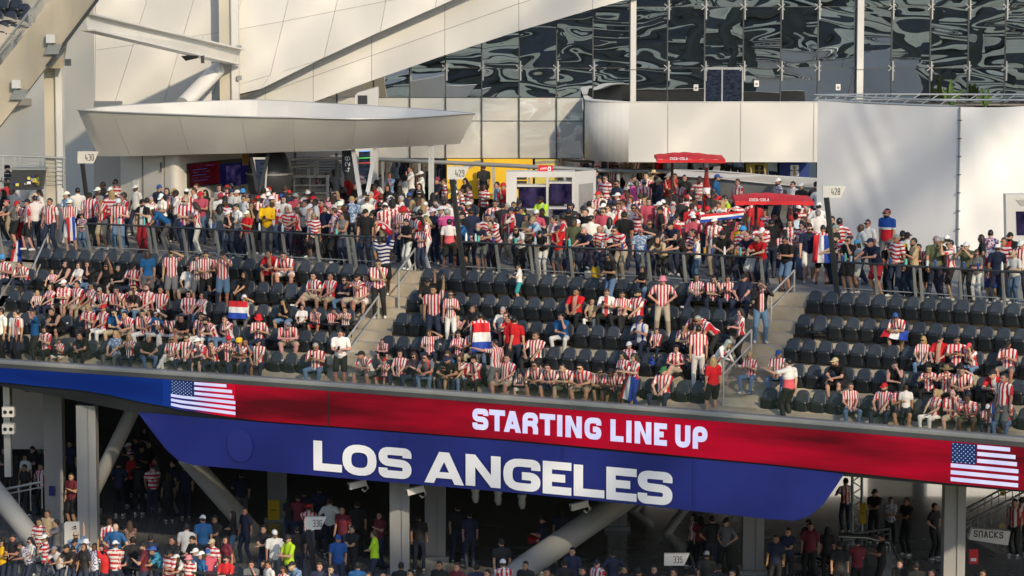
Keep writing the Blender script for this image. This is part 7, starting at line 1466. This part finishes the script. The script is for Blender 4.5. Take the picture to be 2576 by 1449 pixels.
PLACE_L = [(60, 'by the sunlit brace'), (160, 'by the arrow sign'), (225, 'by the sunlit column'), (320, 'beyond the sunlit column'), (420, 'at the drink rail middle'), (540, 'at the drink rail end'), (640, 'below the banner start'), (760, 'near the 336 sign'), (900, 'below the counter'), (1000, 'by the plain column'), (1100, 'by the camera column'), (1300, 'by the thick brace'), (1530, 'behind the thick brace'), (1700, 'near the 335 sign'), (1880, 'by the pipework column'), (2050, 'by the escalator'), (2160, 'by the lattice truss'), (2250, 'before the bright floor'), (2350, 'before the dark column'), (2520, 'near the snacks sign')]
PLACE_S = [(20, 'at the far end'), (130, 'beside the end steps'), (260, 'above the blue screen end'), (430, 'above the flag canton'), (540, 'above the flag stripes'), (680, 'above the red screen start'), (830, 'above the screen joint'), (930, 'beside the middle steps'), (1060, 'just past the middle steps'), (1180, 'above the word LOS'), (1330, 'above the word STARTING'), (1480, 'above the letters TING'), (1600, 'above the word LINE'), (1730, 'above the word UP'), (1850, 'beside the drape steps'), (1960, 'just past the drape steps'), (2100, 'above the banner tip'), (2250, 'above the long red run'), (2400, 'above the far flag canton'), (2530, 'above the far flag stripes')]
def near(tab, u): return min(tab, key=lambda q: abs(q[0] - u))[1]
def head_words(p):
    hd = p['head']; hat = hd.split('+')[1] if '+' in hd else None; hd = hd.split('+')[0]
    if hat:
        h = hat.lstrip('<'); return (HATS[h][2] if h in HATS else CAPC[h][1] + ' cap') + (' backwards' if hat[0] == '<' else '')
    return {'k': 'black hair', 'b': 'brown hair', 'y': 'blond hair', 'g': 'grey hair', 'o': 'bald head', 'K': 'long black hair', 'L': 'long brown hair', 'Y': 'long blond hair', 'G': 'grey hair', 'C': 'curly long hair', 'c': 'curly black hair', 'u': 'black hair bun'}[hd]
def leg_words(p):
    k = leg_kind(p); return ('dark skirt' if p['sh'] == 'K' else 'white skirt') if k == 'skirt' else PANTS[p['leg'][0]][1] + (' shorts' if k == 'shorts' else ' trousers')
def place_words(p):
    if p['zone'] == 'S' or 'row' in p: return ROWNAME[p['row']] + ' ' + near(PLACE_S, p['u'])
    if p['zone'] == 'C':
        t = p['st'][1]; return ('at the rail ' if t < RT + .9 else 'second line ' if t < RT + 2.2 else 'mid crowd ' if t < 11.5 else 'deep crowd ') + near(PLACE_C, p['u'])
    return ('sunlit lower crowd ' if p['zone'] == 'L' and p['u'] < 640 else 'lower concourse ') + near(PLACE_L, p['u'])
SEEN = set()
def make_label(p, others):
    kid = 'child' if p['kid'] else 'person'; S = SH[p['sh']][4]; hw, lw, pw, pl = head_words(p), leg_words(p), POSEW[p['pose']], place_words(p); fw = {'b': 'seen from behind', 'l': 'in profile', 'r': 'turned the other way', 'f': 'facing the pitch', 'q': '', 'L': 'back half turned'}[p['face']]
    gl = 'sunglasses' if '*' in p['fl'] else 'beard' if 'B' in p['fl'] else ''
    nb = min(others, key=lambda o: (o['loc'] - p['loc']).length if o is not p and o['sh'] != p['sh'] else 1e9); nw = 'beside a ' + SH[nb['sh']][4]
    base = f'{kid} in {S}, {hw}'; sfx = [x for x in (pw, gl, fw, lw) if x]
    cands = [f'{base}, {pw}, {pl}' if pw else f'{base}, {pl}'] + [f'{base}, {x}, {pl}' for x in sfx] + [f'{base}, {x}, {y}, {pl}' for x in sfx for y in sfx if x != y] + [f'{kid} in {S}, {x}, {pl}' for x in sfx] + [f'{kid} in {S} and {lw}, {pl}'] + [f'{kid} in {S}, {pl}, {nw}', f'{kid} in {S}, {hw}, {nw}', f'{kid} in {S}, {pl}']
    order_ = ['tall', 'tallest', 'slim', 'broad', 'shorter']
    cands += [f'{kid} in {S}, {hw}, {x}, {nw}' for x in sfx]
    fin = [c for c in cands if 4 <= len(c.split()) <= 16]
    for c in fin:
        if c.lower() not in SEEN: SEEN.add(c.lower()); return c
    c = (fin or cands)[0]; i = 0
    for w in ('another', 'one more', 'yet another', 'further'):
        q = f'{w} {c}'
        if q.lower() not in SEEN and len(q.split()) <= 16: SEEN.add(q.lower()); return q
    return c
ALL = PEOPLE; MESHN = {'sunglasses': 'sunglasses', 'beard': 'beard', 'cap': 'cap', 'bucket': 'bucket_hat', 'straw': 'straw_hat', 'beanie': 'beanie', 'headband': 'headband'}
GRP = {'C': 'fans on the upper concourse', 'S': 'fans among the seat rows', 'L': 'fans at the lower drink rail', 'D': 'people on the shaded lower concourse'}
for i, p in enumerate(PEOPLE):
    p['props'] = person_props(p); p['items'] = head_items(p)
    if i not in SOLO: continue
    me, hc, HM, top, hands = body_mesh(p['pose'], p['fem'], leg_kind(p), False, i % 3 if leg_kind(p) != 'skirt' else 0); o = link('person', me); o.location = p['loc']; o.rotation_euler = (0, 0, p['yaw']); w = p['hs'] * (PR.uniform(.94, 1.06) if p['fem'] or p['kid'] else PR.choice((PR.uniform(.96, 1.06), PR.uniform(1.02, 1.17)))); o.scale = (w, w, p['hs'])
    for k, v in p['props'].items(): o[k] = v
    p['obj'] = o; p['hands'] = hands; tag(o, make_label(p, ALL), 'child' if p['kid'] else 'person', GRP[p['zone']])
    if p['num']:
        mb = MB(); sg = -1 if p['num'] == 'USA' else 1; cw, n_ = (.085 if sg < 0 else .10), len(p['num']); hh = .10 if sg < 0 else .20; x_ = -(cw * n_ + .02 * (n_ - 1)) / 2
        for ch in p['num']: glyph(mb, ch, x_, 1.16, cw, hh, .026, lambda X, Y, l: Vector((X * -sg, sg * (.142 + l), Y))); x_ += cw + .02
        mb.build('number', 'white_print' if p['sh'] in 'RK' else 'ink', o)
    for nm, col, turn in p['items']:
        c = link(MESHN.get(nm, 'hair'), HAIRM[nm], o); c.location = hc; c.rotation_euler = (HM @ Matrix.Rotation(turn, 3, 'Z')).to_euler()
        if col is not None: c['col'] = tuple(x * PR.uniform(.85, 1.15) for x in col)
# the rest of the crowd, one mass, with the colours stored on it
def crowd_mesh(plist):
    V, Fc, Cc, n0 = [], [], [], 0
    for p in plist:
        me, hc, HM, top, hands = body_mesh(p['pose'], p['fem'], leg_kind(p), True); pr = p['props']; M = Matrix.Translation(p['loc']) @ Matrix.Rotation(p['yaw'], 4, 'Z') @ Matrix.Scale(p['hs'], 4)
        for m_, X, col in [(me, Matrix.Identity(4), None)] + [(HAIRM[nm], Matrix.Translation(hc) @ (HM @ Matrix.Rotation(tn, 3, 'Z')).to_4x4(), cl or (.01, .01, .01)) for nm, cl, tn in p['items']]:
            nv = len(m_.vertices); A = np.empty(nv * 3, np.float32); m_.vertices.foreach_get('co', A); A = A.reshape(-1, 3); W = np.array(M @ X); A2 = A @ W[:3, :3].T + W[:3, 3]
            lv = np.empty(len(m_.loops), np.int32); m_.loops.foreach_get('vertex_index', lv); q = np.empty(len(m_.polygons), np.int32); m_.polygons.foreach_get('loop_total', q); mi = np.zeros(len(m_.polygons), np.int32); m_.polygons.foreach_get('material_index', mi)
            off = np.concatenate([[0], np.cumsum(q)[:-1]]); ctr = A[lv[off]]
            if col is None:
                uvv = np.empty(nv * 3, np.float32); m_.attributes['body_uv'].data.foreach_get('vector', uvv); uvv = uvv.reshape(-1, 3)[lv[off]]
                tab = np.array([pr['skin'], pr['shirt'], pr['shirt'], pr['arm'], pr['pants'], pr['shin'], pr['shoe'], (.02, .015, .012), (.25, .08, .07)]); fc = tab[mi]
                if pr['pat'] in (1.0, 2.0, 3.0):
                    st = (np.mod(uvv[:, 0 if pr['pat'] == 1 else 2] / .12, 1) < .5) if pr['pat'] < 3 else np.sin(uvv[:, 0] * 70) * np.sin(uvv[:, 2] * 60) > .2
                    k = ((mi == 1) | (mi == 2)) & st; fc[k] = pr['shirt2']
            else: fc = np.tile(np.array(col), (len(q), 1))
            V.append(A2); Fc += [tuple(lv[a:a + b] + n0) for a, b in zip(off, q)]; Cc.append(fc); n0 += nv
    me = bpy.data.meshes.new('crowd'); me.from_pydata(np.concatenate(V).tolist(), [], Fc); at = me.attributes.new('fcol', 'FLOAT_COLOR', 'FACE'); C_ = np.concatenate(Cc); at.data.foreach_set('color', np.concatenate([C_, np.ones((len(C_), 1))], 1).astype(np.float32).ravel()); me.polygons.foreach_set('use_smooth', [True] * len(Fc))
    m = bpy.data.materials.new('crowd'); m.use_nodes = True; nt = m.node_tree; a = nd(nt, 'ShaderNodeAttribute'); a.attribute_name = 'fcol'; nt.links.new(a.outputs['Color'], nt.nodes['Principled BSDF'].inputs['Base Color']); nt.nodes['Principled BSDF'].inputs['Roughness'].default_value = .75; me.materials.append(m); me.update(); return me
rest = [p for i, p in enumerate(PEOPLE) if i not in SOLO]
if rest: tag(link('crowd', crowd_mesh(rest)), 'mass of people farther back in the crowd and in the dark lower concourse', 'crowd', kind='stuff')
# ---- seats: the 300 that show largest one by one, the rest (behind sitters) as one mass
def seat_at(s, k): return Matrix.Translation(F(s, SEAT_T(k), ZR[k])) @ Matrix.Rotation(tang(s), 4, 'Z')
srt = sorted(range(len(SEATS)), key=lambda i: (i in occupied, abs(SEATS[i][4] - 1500) > 1100)); solo_seats = set(srt[:300])
acc = MB()
for i, (s, k, n, nm, u) in enumerate(SEATS):
    M = seat_at(s, k); occ = i in occupied or PR.random() < .03; parts = ['backrest', 'seat_down', 'bracket'] if occ else ['backrest', 'seat_pan', 'pan_rim', 'bracket']
    if i in solo_seats:
        o = link('stadium_seat', None); o.matrix_world = M; blk = {'far 430 block': 'end block', 'block between 430 and 429': 'kiosk block', 'block between 429 and 428': 'centre block', 'block beyond 428': 'drape block'}[nm]
        tag(o, f'{"occupied" if i in occupied else "empty tipped down" if occ else "empty folded"} dark seat, {ORD[n]} from the steps in the {ROWNAME[k]}, {blk}', 'seat', 'dark seats of the upper stand')
        for q in parts: link('seat_pan' if q == 'seat_down' else q, SEATM[q], o)
    else:
        for q in parts:
            m_ = SEATM[q]; mi = {'seat_shell': 0, 'seat_pan': 1, 'dark_metal': 2, 'seat_bracket': 3}[m_.materials[0].name]; acc.add([M @ v.co for v in m_.vertices], [tuple(f.vertices) for f in m_.polygons], mi, True)
if acc.v: tag(acc.build('seat_rows', ['seat_shell', 'seat_pan', 'dark_metal', 'seat_bracket']), 'remaining dark seats half hidden behind the people sitting in them', 'seats', kind='stuff')
# ============================================================ FLAGS, PHONES, DRINKS AND BAGS
def flag_sheet(corners, label, bands_along=True, wav=.05, emblem=None):
    """corners: top-left, top-right, bottom-right, bottom-left in the world"""
    A, B, C, D = [Vector(c) for c in corners]; n = (B - A).cross(D - A).normalized(); root = thing('flag', label, 'flag', 'red white and blue flags'); nx, ny = 14, 5
    for b in range(3):
        mb = MB(); vs = []
        for i in range(nx + 1):
            for j in range(ny + 1):
                a, h = i / nx, (b + j / ny) / 3
                x, y = (a, h) if bands_along else (h, a)
                p = A.lerp(B, x).lerp(D.lerp(C, x), y); vs.append(p + n * (wav * math.sin(7 * x + 3 * y) + wav * .6 * math.sin(19 * x * (1 - .35 * y) + 2) * (.3 + y) - (B - A).length * 0.0))
        mb.add(vs, [(i * (ny + 1) + j, (i + 1) * (ny + 1) + j, (i + 1) * (ny + 1) + j + 1, i * (ny + 1) + j + 1) for i in range(nx) for j in range(ny)], smooth=True); mb.build('band', PYB[b], root)
    return root
def quad_at(u0, v0, u1, v1, y): return [Py(u0, v0, y), Py(u1, v0, y), Py(u1, v1, y), Py(u0, v1, y)]
def find(zone_u, zone_v, tol=6):
    return min(PEOPLE, key=lambda p: abs(p['u'] - zone_u) + abs(p['v'] - zone_v))
def cape(p, label, w=.44, top=1.46, bot=.66, bands_along=True, back=True):
    M = Matrix.Translation(p['loc']) @ Matrix.Rotation(p['yaw'], 4, 'Z'); s = 1 if back else -1; y0 = .17 * s; h = p['hs']
    c = [M @ Vector((x * h, (y0 + dy * s) * h, z * h)) for x, z, dy in ((-w / 2, top, 0), (w / 2, top, 0), (w / 2 + .06, bot, .06), (-w / 2 - .06, bot, .06))]
    c = c if bands_along else [c[1], c[0], c[3], c[2]]
    return flag_sheet(c, label, bands_along, .05)
p = find(644 + 2165 * .2604, 628.9 + 630 * .2604); cape(p, 'red white and blue flag worn as a cape above the word STARTING')
p = find(1932 + 550 * .25, 377.3 + 760 * .25); cape(p, 'red white and blue flag worn as a cape beside the drape sign post', bands_along=False)
p = find(1288 + 2140 * .25, 377.3 + 690 * .25); y = p['loc'].y - .12; flag_sheet([Py(1766, 540, y), Py(1872, 530, y), Py(1870, 547, y), Py(1760, 560, y)], 'red white and blue flag stretched overhead below the nearer parasol', wav=.03)
p = find(644 + 2010 * .2604, 628.9 + 590 * .2604)
p = find(0 + 210 * .25, 377.3 + 630 * .25); y = p['loc'].y - .35; flag_sheet([Py(34, 612, y), Py(52, 600, y), Py(56, 672, y), Py(18, 690, y)], 'red white and blue flag hanging from the hands beside the end steps', False)
p = find(700 * .25, 377.3 + 500 * .25); y = p['loc'].y - .28; flag_sheet([Py(166, 548, y), Py(188, 545, y), Py(190, 605, y), Py(172, 607, y)], 'red white and blue flag tied at the waist near the kiosk sign', False, .03)
p = find(2395 * .2604, 628.9 + 395 * .2604); M = Matrix.Translation(p['loc']) @ Matrix.Rotation(p['yaw'], 4, 'Z'); flag_sheet([M @ Vector(q) for q in ((-.30, -.50, 1.0), (.30, -.50, 1.0), (.32, -.55, .48), (-.32, -.55, .48))], 'red white and blue flag spread in front of a seated fan above the flag stripes', True, .02)
p = find(1932 + 1275 * .2604, 628.9 + 570 * .2604); M = Matrix.Translation(p['loc']) @ Matrix.Rotation(p['yaw'], 4, 'Z'); flag_sheet([M @ Vector(q) for q in ((-.34, -.30, .66), (.34, -.30, .66), (.42, -.56, .42), (-.38, -.56, .48))], 'red white and blue flag over the lap of the lone fan in the drape block', False, .02)
p = find(1288 + 1185 * .2604, 628.9 + 880 * .2604); M = Matrix.Translation(p['loc']) @ Matrix.Rotation(p['yaw'], 4, 'Z'); flag_sheet([M @ Vector(q) for q in ((-.22, -.20, .98), (.32, -.20, .98), (.36, -.34, .30), (-.26, -.34, .36))], 'red white and blue flag hanging from the waist above the word LINE', False, .03)
p = find(1932 + 2285 * .2604, 628.9 + 1270 * .2604); M = Matrix.Translation(p['loc']) @ Matrix.Rotation(p['yaw'], 4, 'Z'); flag_sheet([M @ Vector(q) for q in ((-.40, -.10, .95), (-.26, -.12, .95), (-.14, -.20, .15), (-.52, -.15, .15))], 'red white and blue flag bunched in a hand above the far flag stripes', False, .02)
# phones in hands
for p in PEOPLE:
    if 'obj' in p and (p['pose'] in ('m', 'p', 'Sp') and (p['num'] is None) and PR.random() < .65):
        W, d = p['hands'][1]; M = Matrix.Translation(p['loc']) @ Matrix.Rotation(p['yaw'], 4, 'Z') @ Matrix.Diagonal((p['hs'], p['hs'], p['hs'], 1)); c = M @ (W + Vector((-.05, -.03, .03))); up_ = p['pose'] == 'm'
        root = thing('phone', f"dark phone held by {'child' if p['kid'] else 'person'} in {SH[p['sh']][4]}, {place_words(p)}", 'phone', 'phones held by fans'); n_ = root['label']
        if len(n_.split()) > 16: n_ = root['label'] = f"phone held by {SH[p['sh']][4].split(' under')[0]} wearer, {place_words(p)}"
        if len(n_.split()) > 16: n_ = root['label'] = f"phone in hand, {place_words(p)}"
        if n_ in SEEN: root['label'] = n_.replace('dark phone', 'small dark phone') if n_.replace('dark phone', 'small dark phone') not in SEEN else n_.replace(', ', f' and {leg_words(p)}, ', 1)
        SEEN.add(root['label']); Mr = Matrix.Rotation(p['yaw'], 3, 'Z') @ Matrix.Rotation(R(-10 if up_ else -55), 3, 'X')
        mb = MB(); mb.box((0, 0, 0), (.078, .011, .155)); o = mb.build('phone_body', 'black', root); mb = MB(); mb.box((0, .0065, 0), (.070, .002, .145)); mb.build('display', 'menu_dark', root); root.matrix_world = Matrix.Translation(c) @ Mr.to_4x4()
# drinks resting on the rails
DR = [(297, 'teal_drink', 'cup'), (362, 'teal_drink', 'bottle'), (395, 'blue_can', 'can'), (455, 'blue_can', 'can'), (530, 'clear_bottle', 'bottle'), (536, 'blue_can', 'can'), (652, 'paper', 'bottle'), (710, 'clear_bottle', 'bottle'), (778, 'blue_can', 'can'), (846, 'teal_drink', 'cup'), (942, 'teal_drink', 'bottle'), (1196, 'clear_bottle', 'bottle'), (1172, 'paper', 'bottle'), (1203, 'teal_drink', 'can'), (1240, 'blue_can', 'cup'), (1296, 'teal_drink', 'cup'), (1346, 'clear_bottle', 'bottle'), (1432, 'teal_drink', 'bottle'), (1515, 'clear_bottle', 'cup'), (1565, 'blue_can', 'can'), (1598, 'blue_can', 'can'), (1623, 'blue_can', 'can'), (1745, 'blue_can', 'can'), (1772, 'amber_drink', 'cup'), (1790, 'blue_can', 'can'), (1822, 'paper', 'bottle'), (1850, 'amber_drink', 'can'), (1862, 'teal_drink', 'bottle'), (2117, 'blue_can', 'can'), (2126, 'teal_drink', 'bottle'), (2140, 'clear_bottle', 'cup'), (2238, 'blue_can', 'can'), (2278, 'teal_drink', 'cup'), (2332, 'clear_bottle', 'cup'), (2352, 'blue_can', 'can'), (2424, 'blue_can', 'can'), (2460, 'blue_can', 'can'), (2520, 'paper', 'bottle')]
WORDS = {'teal_drink': 'teal', 'blue_can': 'blue', 'clear_bottle': 'clear', 'paper': 'white', 'amber_drink': 'amber'}; cnt = {}
def drink(c, m, k, lab):
    o = link('drink_' + k, None); tag(o, lab, 'drink', 'drinks on the railings'); o.location = c
    H, r = {'cup': (.15, .042), 'can': (.16, .034), 'bottle': (.16, .036)}[k]; mb = MB(); mb.tube([(0, 0, 0.002), (0, 0, H)], [r * .86, r] if k == 'cup' else [r, r], 10); mb.build('vessel', m, o)
    mb = MB(); mb.tube([(0, 0, H + .001), (0, 0, H + (.07 if k == 'bottle' else .012))], [r * .8, .014 if k == 'bottle' else r * .9], 10); mb.build('neck' if k == 'bottle' else 'lid', m if k == 'bottle' else 'steel_pale', o)
for u, m, k in DR:
    s = s_at(u, RT - LEAN, ZC + RH); c = F(s, RT - LEAN + .02, ZC + RH + .032); lab = f'{WORDS[m]} drink {k} on the rail {near(PLACE_C, u)}'; i = 0
    while lab in SEEN and i < 4: lab = ['tall ', 'slim ', 'second ', 'other '][i] + f'{WORDS[m]} drink {k} on the rail {near(PLACE_C, u)}'; i += 1
    SEEN.add(lab); drink(c, m, k, lab)
for i, (u, m, k) in enumerate([(20, 'paper', 'can'), (40, 'amber_drink', 'cup'), (52, 'paper', 'can'), (72, 'teal_drink', 'cup'), (88, 'teal_drink', 'bottle'), (103, 'teal_drink', 'cup'), (240, 'blue_can', 'can'), (300, 'blue_can', 'can'), (345, 'blue_can', 'can'), (492, 'paper', 'bottle'), (520, 'blue_can', 'can')]):
    p = Py(u, lerp_tab([(-40, 1407), (150, 1415), (300, 1423), (470, 1435), (760, 1461)], u), lerp_tab([(-40, 89.5), (760, 83.5)], u)); lab = f"{WORDS[m]} drink {k} on the lower bar top {near(PLACE_L, u)}"; j = 0
    while lab in SEEN and j < 4: lab = ['tall ', 'slim ', 'second ', 'other '][j] + f"{WORDS[m]} drink {k} on the lower bar top {near(PLACE_L, u)}"; j += 1
    SEEN.add(lab); drink(p + Vector((0, 0, .028)), m, k, lab)
# bags and bundles lying about
def bag(u, v, t, z, col, sz, lab, name='bag'):
    s = s_at(u, t, z); c = F(s, t, z); root = thing(name, lab, 'bag', 'bags in the stand'); mb = MB(); L = [(0, .85), (.1, 1), (.7, .9), (.95, .75), (1, .5)]
    mb.tube([c + Vector((.02 * math.sin(i * 2), 0, .005 + sz * f)) for i, (f, r) in enumerate(L)], [sz * .36 * r for f, r in L], 7); mb.build('sack', col, root)
    mb = MB(); mb.tube([c + Vector((sz * .25 * math.cos(a), 0, sz * (1 + .22 * math.sin(a)))) for a in [math.pi * i / 6 for i in range(7)]], .012, 5); mb.build('strap', 'dark_metal', root)
bag(1480, 690, RT + .25, ZC, 'flag_white', .34, 'white carrier bag behind the rail foot above the word STARTING'); bag(1497, 690, RT + .3, ZC, 'yellow_vinyl', .38, 'yellow bag behind the rail foot beside a white carrier bag'); bag(1640, 900, SEAT_T(1) - .05, ZR[1] + .45, 'flag_blue', .26, 'blue bag lying on a seat above the word UP')
bag(1858, 777, SEAT_T(3) - .2, ZR[3], 'yellow_vinyl', .22, 'small yellow bag at the feet of the three seated women'); bag(1740, 700, SEAT_T(4) - .3, ZR[4] + .42, 'steel_grey', .36, 'grey backpack on a top row seat'); bag(1030, 612, RT + .3, ZC, 'orange_board', .3, 'tan bag at the head of the middle steps', 'bag')


for k, (u, v) in enumerate(((8, 6), (42, 8), (-6, 38), (28, 40), (62, 22), (8, 68), (36, 74), (-8, 98), (18, 104), (-4, 128), (60, 52))):
    y = 103.2 - v * .012; p = Py(u, v + 62, y); o = link('stadium_seat', None); o.location = p; o.rotation_euler = (0, 0, -.3); o.scale = (1.15, 1.15, 1.15); q = near([(0, 'at the outer edge'), (30, 'in the middle'), (60, 'beside the railing')], u)
    tag(o, f'dark seat of the stand above the concrete raker, {ORD[k]} counting downward, {q}', 'seat', 'dark seats above the raker')
    for w in ('backrest', 'seat_pan', 'bracket'): link(w, SEATM[w], o)
